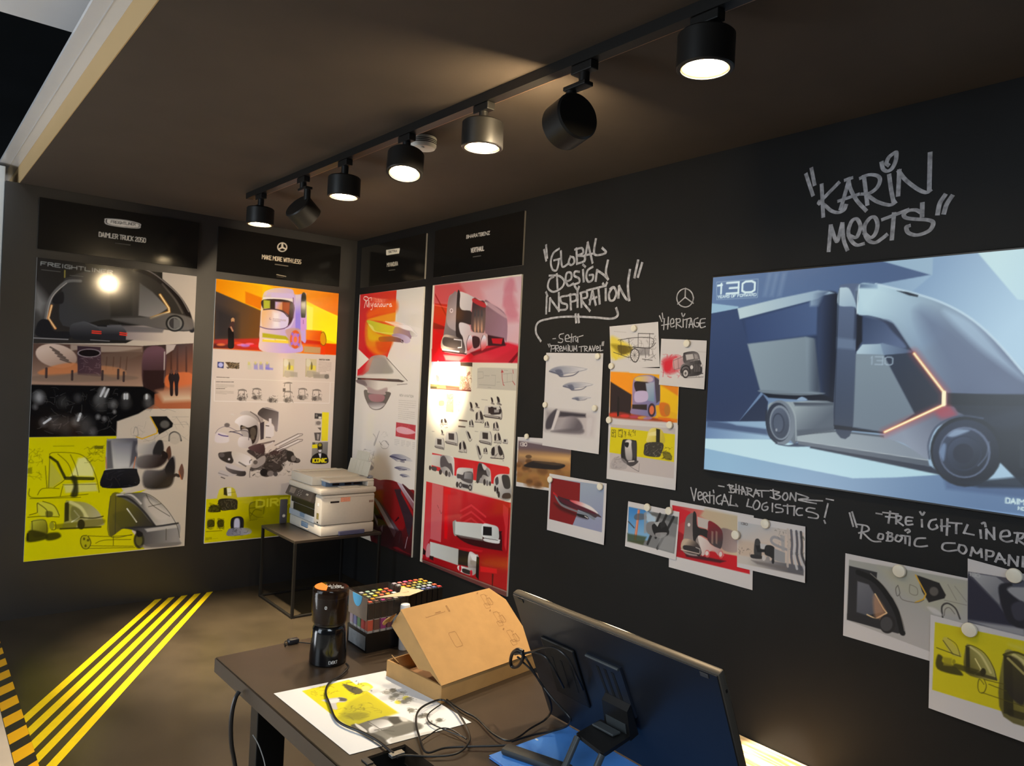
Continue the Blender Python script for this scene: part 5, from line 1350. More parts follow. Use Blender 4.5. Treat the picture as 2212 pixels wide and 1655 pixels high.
('p',[311,37,421,34,420,19,312,25],(220,110,20),5.1,.8)]),
'sh_yellow':((-.003,-2.7717,1.1144),(0,-.9999,.0107),(0,.0188,.9998),.4247,.2933,1.8,(204,202,206),[
('p',[15,271,410,277,412,51,17,51],(190,182,184),0,1),
('p',[15,256,409,250,409,125,12,131],(214,200,10),0,1),
('P',[93,189,112,204,169,204,186,193,190,113,196,101,163,80,129,85,91,111],(40,38,40),2.1,1),
('P',[113,191,152,201,161,144,157,101,122,114],((214,208,208),(150,146,150),136,193,140,103),5.9,1),
('P',[110,187,136,189,131,167,114,170],(30,28,30),2.5,1),
('P',[153,190,181,193,184,125,167,123],(60,58,62),4.2,1),
('P',[123,101,196,109,191,96,163,80,135,86],(70,66,70),3.4,1),
('s',[140,99,173,105],5.9,(214,208,208),2.5,.9),
('k',[23,109,116,118,130,64,25,56],26,1.7,25.3,(70,66,70),.6,7),
('S',[53,99,105,108,129,89,164,72,206,59],2.5,(80,76,80),.8,.8),
('S',[206,59,207,97],2.1,(80,76,80),0,.7),
('P',[25,56,47,111,117,105,124,63],(160,154,158),4.2,.6),
('P',[255,253,276,269,323,269,345,247,347,203,252,199,248,228],((226,212,120),(196,180,60),266,254,331,218),1.7,1),
('p',[300,269,323,266,324,201,302,201],(40,38,20),2.5,1),
('p',[255,245,300,257,301,236,256,232],(230,220,150),2.5,1),
('P',[246,198,342,204,333,152,313,138,238,139,232,167],(60,56,50),2.5,1),
('k',[236,193,337,202,334,140,238,139],26,2.5,21.1,(150,144,130),.6,8),
('P',[343,165,384,165,396,134,355,134],(96,88,30),2.5,.8),
('k',[332,189,394,182,396,134,339,136],22,2.1,21.1,(40,36,10),.7,9),
('k',[23,245,49,245,50,208,24,208],12,2.1,12.7,(60,54,10),.8,1250),
('k',[67,248,94,249,95,211,69,211],12,2.1,12.7,(60,54,10),.8,1325),
('k',[102,251,113,250,115,213,103,214],12,2.1,12.7,(60,54,10),.8,1385),
('k',[127,253,150,253,152,216,129,216],12,2.1,12.7,(60,54,10),.8,1430),
('k',[156,255,172,254,174,218,157,218],12,2.1,12.7,(60,54,10),.8,1480),
('s',[23,243,48,243,50,210,24,210,23,243],2.5,(50,46,10),0,.8),
('s',[67,246,91,246,94,213,68,214,67,246],2.5,(50,46,10),0,.8)]),
'sh_clouds':((-.0025,-2.077,.9796),(0,-.9986,.0521),(0,.0211,.9998),.438,.2792,1.8,(204,202,206),[
('p',[11,256,440,225,442,8,3,25],((110,88,92),(150,110,60),157,247,181,72),0,1),
('p',[10,195,439,199,439,157,10,160],((190,150,100),(214,170,110),84,194,376,172),24.3,.9),
('p',[11,256,209,247,435,225,436,208,11,221],(96,84,96),14.6,.8),
('e',[111,135,20,1,1,-9],(103,70,40),7.4,.8),
('e',[35,97,39,2,1,-18],(162,112,66),14.9,.8),
('e',[344,117,26,2,0,-13],(114,78,45),11.2,.8),
('e',[82,135,16,1,1,-8],(173,121,71),5.9,.8),
('e',[374,45,49,4,1,-24],(107,72,41),21.3,.8),
('e',[148,67,42,3,1,-19],(166,116,68),16.4,.8),
('e',[390,133,25,2,1,-12],(150,104,60),10.8,.8),
('e',[233,124,23,1,0,-11],(98,65,37),9.4,.8),
('e',[417,38,42,4,1,-20],(117,79,46),18.2,.8),
('e',[405,74,46,3,1,-23],(166,115,67),19.8,.8),
('e',[235,94,32,2,1,-15],(128,88,51),13.1,.8),
('e',[78,109,34,2,1,-16],(93,62,35),12.9,.8),
('e',[27,67,27,2,0,-12],(138,95,55),10.1,.8),
('e',[218,103,41,3,1,-19],(107,72,41),16.4,.8),
('e',[192,121,27,2,0,-13],(114,78,45),10.9,.8),
('e',[170,52,31,2,1,-15],(140,96,56),12.2,.8),
('e',[400,131,14,1,1,-7],(110,75,43),5.8,.8),
('e',[346,68,26,3,1,-12],(119,81,47),11,.8),
('e',[87,89,17,1,0,-8],(152,106,61),6.5,.8),
('e',[402,27,51,5,1,-25],(176,123,72),22.2,.8),
('e',[11,111,37,3,1,-16],(159,111,65),13.6,.8),
('e',[195,27,47,4,1,-22],(163,113,66),18.7,.8),
('e',[138,123,23,1,1,-10],(102,69,39),8.8,.8),
('e',[183,25,35,3,1,-17],(90,60,34),14.2,.8),
('e',[23,127,28,2,1,-13],(122,83,48),10.6,.8),
('e',[136,135,31,2,1,-14],(128,87,50),12.1,.8),
('e',[98,140,12,1,0,-5],(105,71,40),4.5,.8),
('e',[306,126,13,1,0,-6],(134,92,53),5.6,.8),
('e',[123,20,28,2,1,-13],(137,94,55),10.8,.8),
('e',[348,94,44,3,1,-21],(132,91,53),18.4,.8),
('e',[116,95,16,1,0,-8],(127,87,50),6.3,.8),
('e',[122,33,54,5,2,-24],(134,92,53),20.8,.8),
('e',[17,116,19,1,1,-8],(108,73,42),6.9,.8),
('e',[114,36,27,2,1,-12],(94,63,36),10.3,.8),
('e',[413,74,49,4,1,-23],(126,86,50),21.3,.8),
('e',[402,64,45,3,1,-22],(157,109,63),19.5,.8),
('e',[227,134,16,1,0,-7],(168,117,68),6.4,.8),
('e',[403,31,35,3,1,-17],(149,103,60),15.1,.8),
('e',[360,65,46,4,1,-22],(137,94,55),19.4,.8),
('e',[300,60,28,2,0,-14],(173,120,70),11.7,.8),
('e',[421,134,33,2,1,-16],(176,123,72),14.3,.8),
('e',[302,139,29,2,0,-14],(101,68,39),12.2,.8),
('e',[430,62,21,2,0,-10],(105,71,40),9.1,.8),
('e',[291,74,41,3,1,-19],(173,121,71),17,.8),
('e',[103,148,26,1,0,-13],(91,60,34),10.1,.8),
('e',[389,129,30,2,1,-14],(160,111,65),13,.8),
('P',[65,123,125,147,177,152,391,148,337,118,179,113,88,114],(34,28,30),4.9,1),
('P',[147,146,236,153,377,147,308,139],(84,66,50),4.9,.8),
('e',[101,173,27,1,0,-10],(80,60,44),4.9,.8),
('t','130',21,230,86,231,17,4.4,(220,214,214),0,1)]),
'sh_flyer':((-.005,-2.3579,.7839),(0,-1,.0092),(0,.0116,.9999),.4204,.3031,1.8,(204,202,206),[
('p',[13,282,404,292,402,59,12,61],((150,164,186),(140,146,178),239,264,315,61),0,1),
('p',[17,282,236,282,237,181,218,109,195,60,14,61],(126,24,28),1.4,1),
('P',[42,152,112,143,221,123,299,108,222,109,100,122],(50,12,16),11.1,.7),
('P',[45,195,103,189,231,180,334,159,394,133,367,131,349,123,298,135,213,145,112,153,69,170],((40,34,40),(70,56,64),75,185,341,142),1.8,1),
('P',[164,184,243,186,321,173,372,145,284,160,212,168],((214,80,90),(220,214,216),178,181,283,174),3.7,1),
('P',[68,189,218,169,341,151,348,141,213,149,111,162],(90,20,40),4.6,.8),
('P',[47,193,68,184,105,156,213,140,304,134,349,121,343,111,286,124,207,130,98,146],(120,130,140),2.8,.9),
('P',[221,123,286,124,308,114,299,108,235,111],(30,28,34),2.3,1),
('s',[279,119,302,113],4.6,(226,222,220),1.8,.9),
('s',[39,204,68,189],9.2,(214,30,40),4.6,.8)]),
'sh_city':((-.005,-2.9137,.8093),(0,-1,-.0011),(0,-.0282,.9996),.303,.2169,1.8,(204,202,206),[
('p',[6,191,297,193,292,26,12,28],(120,122,126),0,1),
('p',[6,191,127,192,173,158,134,55,14,29],((60,130,200),(120,170,214),30,176,51,72),4.2,1),
('P',[116,194,171,179,164,136,121,145],(190,206,220),5.8,.8),
('p',[62,188,76,188,67,42,53,43],(206,110,70),1.7,1),
('s',[65,186,60,46],2.5,(226,214,206),0,.8),
('p',[9,64,127,70,110,29,13,26],(60,70,40),6.7,.8),
('P',[43,152,64,169,108,172,115,152,56,137],(90,92,100),3.3,.8),
('p',[101,179,117,186,126,87,110,84],(150,150,156),3.3,.8),
('p',[128,188,297,193,298,160,150,175],(96,98,100),5,1),
('s',[10,121,48,98],6.7,(60,60,70),2.5,.8),
('s',[196,189,136,39],12.5,(26,26,28),4.2,.85),
('s',[232,189,180,77],12.5,(26,26,28),4.2,.85),
('s',[273,188,195,30],12.5,(26,26,28),4.2,.85),
('P',[122,132,163,148,201,139,200,85,131,88],(126,126,130),3.3,1),
('P',[154,130,205,152,219,163,254,120,236,92,179,85],(26,26,28),2.5,1),
('p',[164,144,199,155,186,128],(170,172,176),1.7,1),
('P',[178,97,219,109,244,110,221,85,185,82],(160,160,164),2.5,.8),
('p',[200,143,219,167,232,140,207,123],(40,40,42),2.1,1),
('p',[209,103,291,99,287,29,195,30],(150,152,156),8.3,.7)]),
'sh_redtruck':((-.0035,-3.1775,.7688),(0,-1,.0048),(0,.0342,.9994),.4265,.3024,1.8,(204,202,206),[
('p',[12,281,356,287,413,62,39,56],((190,40,50),(206,190,160),34,221,322,261),0,1),
('p',[190,293,354,288,356,202,277,214,164,257],(190,176,150),9,.9),
('p',[15,279,113,267,92,222,47,200],(200,30,46),4.5,1),
('p',[40,105,350,123,412,81,413,62,39,56],((170,16,30),(206,20,36),84,91,376,73),3.6,1),
('p',[47,172,93,157,84,86,44,78],(150,20,34),4.5,1),
('p',[84,82,300,91,269,76,96,66],(60,20,28),4.5,.9),
('P',[271,222,356,211,355,141,278,139],((130,112,112),(170,150,148),277,196,349,166),3.6,1),
('P',[82,178,89,235,114,260,136,261,148,209,172,131,168,85,78,85],((120,108,108),(150,140,138),92,231,139,125),2.7,1),
('e',[106,209,7,1,0,-8],(226,220,220),1.3,1),
('P',[127,262,144,263,153,209,203,203,214,167,166,175,144,144,175,114,168,85,151,86,156,115,130,150],(40,36,38),1.8,1),
('p',[150,252,213,247,203,207,154,210],(190,182,180),1.8,1),
('P',[213,245,277,214,273,138,226,146,204,165,206,205],((130,30,40),(70,60,64),224,235,252,156),2.2,1),
('p',[224,204,234,202,234,148,224,151],(150,120,110),2.7,.8),
('p',[245,208,255,205,255,152,246,155],(150,120,110),2.7,.8),
('P',[155,169,204,160,226,142,273,134,289,111,263,105,237,122,205,106,179,87,172,113],((214,204,202),(190,150,150),172,154,268,124),2.2,1),
('P',[77,140,139,143,167,121,168,90,72,89],((190,170,150),(70,62,62),94,134,129,104),2.7,1),
('P',[83,114,150,118,156,96,84,95],(50,46,48),2.2,1),
('s',[67,92,162,93],4.5,(214,196,186),1.8,.8),
('s',[145,117,167,114,167,96],3.1,(206,200,196),0,.9),
('e',[205,102,13,3,1,-16],(206,90,90),2.2,1),
('e',[203,104,9,2,0,-10],(220,206,206),2.2,1),
('e',[274,112,12,2,0,-16],(206,90,90),2.2,1),
('e',[272,114,8,2,0,-11],(220,206,206),2.2,1)]),
'sh_bridge':((-.005,-3.5297,.8493),(0,-.9998,.0214),(0,.0517,.9987),.3,.2143,1.8,(204,202,206),[
('p',[4,188,295,190,294,26,2,18],((176,182,192),(206,190,180),46,191,94,84),0,1),
('p',[4,115,141,118,141,64,2,46],(196,176,160),12.5,.8),
('p',[3,50,295,62,294,26,2,18],((196,190,186),(96,96,104),46,41,232,29),4.2,1),
('S',[205,146,169,152,155,137,169,123,223,112],10.8,(150,150,158),2.5,.9),
('k',[169,185,232,187,223,121,169,119],20,2.5,12.5,(90,94,90),.5,3),
('p',[196,165,214,164,214,103,201,104],(160,160,166),3.3,.8),
('k',[227,187,295,186,295,142,276,98],24,3.3,16.6,(70,80,70),.6,4),
('S',[227,191,232,134,227,89,227,48],10,(190,180,176),2.5,.9),
('S',[241,190,245,137,242,92,249,48],10,(96,96,108),2.5,.9),
('S',[252,190,256,139,254,94,266,47],10,(196,196,204),2.5,.9),
('S',[263,190,267,141,266,96,283,47],10,(80,82,94),2.5,.9),
('S',[273,190,278,143,278,99,300,46],10,(186,186,194),2.5,.9),
('S',[282,190,286,144,287,100,314,46],10,(60,60,66),2.5,.9),
('P',[82,120,94,133,106,124,113,84,109,58,80,65],(60,60,62),2.1,1),
('p',[106,116,137,117,132,96,108,96],(190,190,194),1.7,1),
('P',[132,112,169,111,169,65,151,70,127,78],(40,40,42),2.1,1),
('p',[169,107,216,99,216,58,169,61],(150,152,158),2.1,1),
('P',[66,64,113,67,113,55,68,50],(50,48,50),2.1,1),
('e',[123,61,8,1,0,-12],(200,196,196),1.7,1),
('e',[141,58,9,2,0,-12],(150,146,148),1.7,1),
('e',[164,56,6,1,0,-11],(40,40,44),1.7,1),
('p',[85,104,104,107,104,93,132,96,132,85,94,78],(30,30,32),2.1,1),
('p',[66,41,223,47,227,32,94,30],(110,104,106),5.8,.8),
('t','130',16,178,50,179,8,2.1,(90,84,84),0,1),
('k',[4,81,68,84,68,58,4,55],16,2.5,12.5,(96,88,84),.5,5)]),
'sh_arch':((-.003,-3.9837,.6993),(0,-1,.009),(0,.0202,.9998),.4574,.3015,1.8,(204,202,206),[
('p',[14,281,437,295,418,19,11,60],((164,166,164),(176,174,176),169,274,232,65),0,1),
('p',[122,276,402,286,389,188,284,172,182,217],(176,176,158),23.6,.7),
('p',[15,259,116,257,115,226,172,179,196,137,215,71,192,62,13,61],(46,46,50),2.4,1),
('p',[47,210,88,207,125,155,141,123,85,96,47,98],((110,112,122),(84,86,98),57,200,114,116),3.5,1),
('S',[49,242,111,225,160,176,191,124,207,69],20,(24,24,26),3.5,1),
('S',[93,248,148,209,190,154,214,77],2.9,(150,146,140),0,.8),
('s',[111,179,141,135,153,123,115,92,85,99],4.7,(236,206,160),2.4,1),
('P',[107,175,150,125,115,92],(206,150,110),9.4,.6),
('e',[156,85,27,7,1,-33],(40,38,40),2.4,1),
('e',[153,84,21,6,1,-25],(70,70,74),2.9,1),
('p',[13,83,127,95,134,60,13,64],(44,44,48),2.9,.9),
('p',[249,277,320,267,341,232,337,220,289,194,267,226],(36,34,36),2.4,1),
('s',[245,276,279,220,273,201,246,183],4.7,(214,170,60),1.8,1),
('e',[304,235,14,3,1,-15],(96,92,90),3.5,1),
('S',[188,228,195,203,186,191,181,214,188,228],2.9,(90,88,84),0,.8),
('S',[194,196,206,182,251,184,273,198],2.9,(110,106,100),0,.8),
('S',[227,240,250,233,251,210,228,211,227,240],2.4,(120,116,106),0,.8),
('S',[333,156,330,190,347,206,371,195,385,165],5.3,(60,58,58),1.8,.9),
('S',[338,163,340,184,353,193,369,177],2.9,(110,106,104),0,.8),
('P',[284,178,311,179,333,162,306,161],(206,204,206),4.7,.8),
('s',[346,268,373,223],2.4,(130,126,120),0,.7),
('s',[367,267,403,225],2.4,(130,126,120),0,.7),
('s',[337,214,404,214],2.4,(130,126,120),0,.7)]),
'sh_grey':((-.0045,-4.3896,.8304),(0,-.9962,-.0877),(0,.0409,.9992),.2959,.2388,1.8,(204,202,206),[
('p',[1,197,324,241,324,63,0,33],((70,70,84),(110,112,126),32,165,152,99),0,1),
('p',[2,194,81,206,105,194,91,122],((160,162,170),(130,132,142),32,187,81,154),3.2,1),
('p',[1,185,86,121,129,69,0,44],(46,46,64),4.2,1),
('P',[88,173,119,199,156,206,174,191,174,81,152,67,110,84],(36,36,46),4.2,1),
('P',[112,175,156,201,219,195,174,149],(150,152,160),5.3,1),
('p',[124,201,157,217,219,216,128,189],(84,86,100),4.2,1),
('P',[124,131,156,153,159,101,133,92],(60,60,74),4.2,1),
('t','130',5,185,37,189,10,2.6,(180,182,188),0,1),
('p',[3,39,158,70,158,49,81,41],(150,152,162),5.3,1)]),
'sh_sketch':((-.006,-4.286,.547),(0,-1,-.009),(0,.0281,.9996),.4074,.3107,1.8,(204,202,206),[
('p',[14,290,413,315,416,77,10,64],(206,196,20),0,1),
('p',[231,283,414,295,414,266,286,274],(206,200,130),16.1,.7),
('P',[39,239,54,250,91,217,94,201,65,200],(190,180,90),3.2,.8),
('s',[40,237,71,202],2.7,(60,56,20),0,.8),
('s',[21,207,94,201],2.7,(50,46,16),0,.8),
('S',[54,249,80,236,92,203],2.1,(70,66,20),0,.8),
('P',[108,239,126,246,162,231,188,196,197,170,193,159,110,154],((90,84,40),(170,166,110),109,179,171,219),3.2,.9),
('p',[108,239,119,240,122,159,110,159],(40,38,20),2.7,.85),
('S',[122,241,153,223,180,179],6.8,(214,206,140),2.7,.8),
('S',[108,239,126,247,162,234,188,196,197,160],2.9,(60,56,20),1.1,.8),
('s',[136,208,154,179,136,159],3.9,(230,220,150),1.6,.9),
('S',[118,162,193,164],9.7,(40,36,20),3.2,.7),
('P',[24,184,40,183,40,166,71,165,97,152,95,140,25,138],(56,52,16),3.8,.9),
('p',[40,183,68,187,69,162,43,156],(150,142,30),4.3,.8),
('P',[76,173,117,175,161,174,147,158,82,158],(60,56,16),3.8,.8),
('e',[159,173,8,3,0,-13],(50,46,20),2.1,1),
('e',[74,178,5,2,0,-8],(150,142,20),1.6,1),
('P',[215,246,254,263,329,229,384,152,402,96,393,72,218,56],((90,84,40),(170,166,110),217,112,347,203),3.2,.9),
('p',[215,246,238,249,245,67,218,67],(40,38,20),2.7,.85),
('S',[244,251,311,212,366,114],15.8,(214,206,140),2.7,.8),
('S',[215,246,254,265,329,235,384,152,402,75],6.8,(60,56,20),1.1,.8),
('s',[274,177,312,114,276,67],9,(230,220,150),1.6,.9),
('S',[237,75,393,82],22.6,(40,36,20),3.2,.7),
('S',[162,136,149,148,145,124,150,107,162,110,169,133,162,152],2.7,(80,74,14),0,.8),
('S',[162,151,219,156],2.7,(80,74,14),0,.8),
('S',[157,108,271,107],2.7,(80,74,14),0,.8),
('S',[176,141,224,137],2.7,(80,74,14),0,.8),
('P',[222,243,270,227,271,112,224,142],((60,54,30),(40,36,36),232,230,261,118),5.4,.9),
('S',[227,239,270,206],7.5,(190,180,110),3.2,.8)]),
'desk_print':((-1.9127,-3.8294,.7415),(.9969,-.0791,0),(-.0497,.9988,0),.3132,.3869,1.6,(226,228,232),[
('p',[65,367,200,377,199,339,202,287,198,137,69,123,61,165],(224,212,0),1.2,1),
('p',[130,247,198,281,197,131,150,125,60,116,64,177],((170,166,20),(190,180,10),85,138,188,157),8.2,.9),
('P',[201,338,228,338,228,302,205,292,197,305],(226,214,60),2.5,1),
('P',[173,358,182,345,196,297,175,279,164,301,167,338],(70,66,56),3.3,.9),
('k',[168,361,213,327,179,277,154,322],30,2.5,16.4,(40,38,30),.7,2),
('P',[206,319,223,313,210,286,193,292],(226,216,120),2.5,1),
('P',[81,291,128,284,133,263,122,252,103,256,88,223,78,229,85,267],(196,194,200),3.3,1),
('P',[123,284,135,269,127,256,114,267],(80,78,76),3.3,1),
('P',[95,282,120,278,108,260,91,263],(226,226,230),2.5,1),
('k',[85,371,142,353,128,315,76,330],30,2.1,20.5,(150,140,10),.6,4),
('k',[91,214,171,223,152,164,78,149],40,2.5,24.6,(110,104,20),.5,5),
('P',[81,180,118,185,136,160,100,142],(120,116,20),8.2,.6),
('p',[65,119,113,128,162,131,186,113,200,75,199,31,117,21,116,27,94,17,101,-33,73,-32,70,9],((90,90,88),(140,140,134),81,109,153,34),3.3,1),
('P',[69,123,89,123,90,79,100,31,82,-16,76,16,68,62],(66,66,66),4.1,1),
('P',[84,132,88,111,87,81,80,79,78,111],(206,206,206),2.1,1),
('P',[98,93,114,95,107,69,87,69],((226,226,228),(160,160,160),97,87,105,70),3.3,1),
('P',[114,121,145,121,157,101,149,77,115,70,111,97],((150,150,150),(230,230,232),121,116,136,82),3.3,1),
('P',[162,118,186,113,188,90,157,82],(60,60,58),4.1,1),
('P',[187,110,197,97,192,80,181,87],(206,206,204),4.1,1),
('P',[144,71,201,68,201,34,129,25,117,69],(96,96,92),5.7,.9),
('s',[104,77,149,74],4.1,(46,46,46),2.5,.6),
('P',[108,20,169,13,211,5,176,-16,113,-51,102,-39],(196,196,194),4.1,.9),
('s',[77,30,79,3],6.6,(200,200,200),3.3,.8),
('s',[114,127,117,69,137,50],2.1,(50,50,50),1.2,.8),
('e',[259,257,7,-5,-7,-12],(50,50,46),4.1,.85),
('k',[259,273,273,264,260,241,245,250],8,2.1,12.3,(50,50,48),.6,1240),
('e',[239,253,8,-4,-6,-11],(150,150,146),4.1,.85),
('k',[239,269,254,260,240,237,226,246],8,2.1,12.3,(50,50,48),.6,1180),
('e',[250,228,7,-5,-7,-11],(90,90,86),4.1,.85),
('k',[250,243,264,235,251,212,236,221],8,2.1,12.3,(50,50,48),.6,1270),
('e',[270,231,7,-4,-7,-11],(160,160,156),4.1,.85),
('k',[269,247,284,238,270,216,256,224],8,2.1,12.3,(50,50,48),.6,1330),
('e',[232,216,7,-4,-7,-11],(130,130,126),4.1,.85),
('k',[231,231,246,223,232,201,218,209],8,2.1,12.3,(50,50,48),.6,1230),
('e',[231,187,7,-4,-6,-10],(220,206,20),4.1,.85),
('k',[231,202,245,194,232,172,218,181],8,2.1,12.3,(50,50,48),.6,1290),
('e',[245,182,7,-4,-6,-10],(70,70,66),4.1,.85),
('k',[245,197,259,189,246,168,232,176],8,2.1,12.3,(50,50,48),.6,1350),
('e',[261,199,7,-4,-7,-11],(220,206,20),4.1,.85),
('k',[261,214,275,205,262,184,247,192],8,2.1,12.3,(50,50,48),.6,1370),
('e',[264,190,7,-5,-7,-11],(120,120,116),4.1,.85),
('k',[264,205,278,196,265,175,250,183],8,2.1,12.3,(50,50,48),.6,1400),
('e',[232,130,7,-4,-6,-10],(110,110,100),4.1,.85),
('k',[232,144,246,136,233,116,219,124],8,2.1,12.3,(50,50,48),.6,1420),
('e',[233,88,7,-4,-6,-9],(110,110,104),4.1,.85),
('k',[233,102,247,94,234,75,220,83],8,2.1,12.3,(50,50,48),.6,1520),
('e',[247,87,6,-4,-7,-9],(96,96,90),4.1,.85),
('k',[246,101,260,93,247,74,233,82],8,2.1,12.3,(50,50,48),.6,1570),
('e',[257,48,6,-4,-7,-9],(90,90,84),4.1,.85),
('k',[256,61,270,53,257,35,244,43],8,2.1,12.3,(50,50,48),.6,1700),
('e',[228,46,6,-4,-6,-9],(100,100,104),4.1,.85),
('k',[227,59,240,51,228,33,215,41],8,2.1,12.3,(50,50,48),.6,1600),
('p',[234,253,267,264,270,171,228,168],(170,170,166),8.2,.35)]),
}
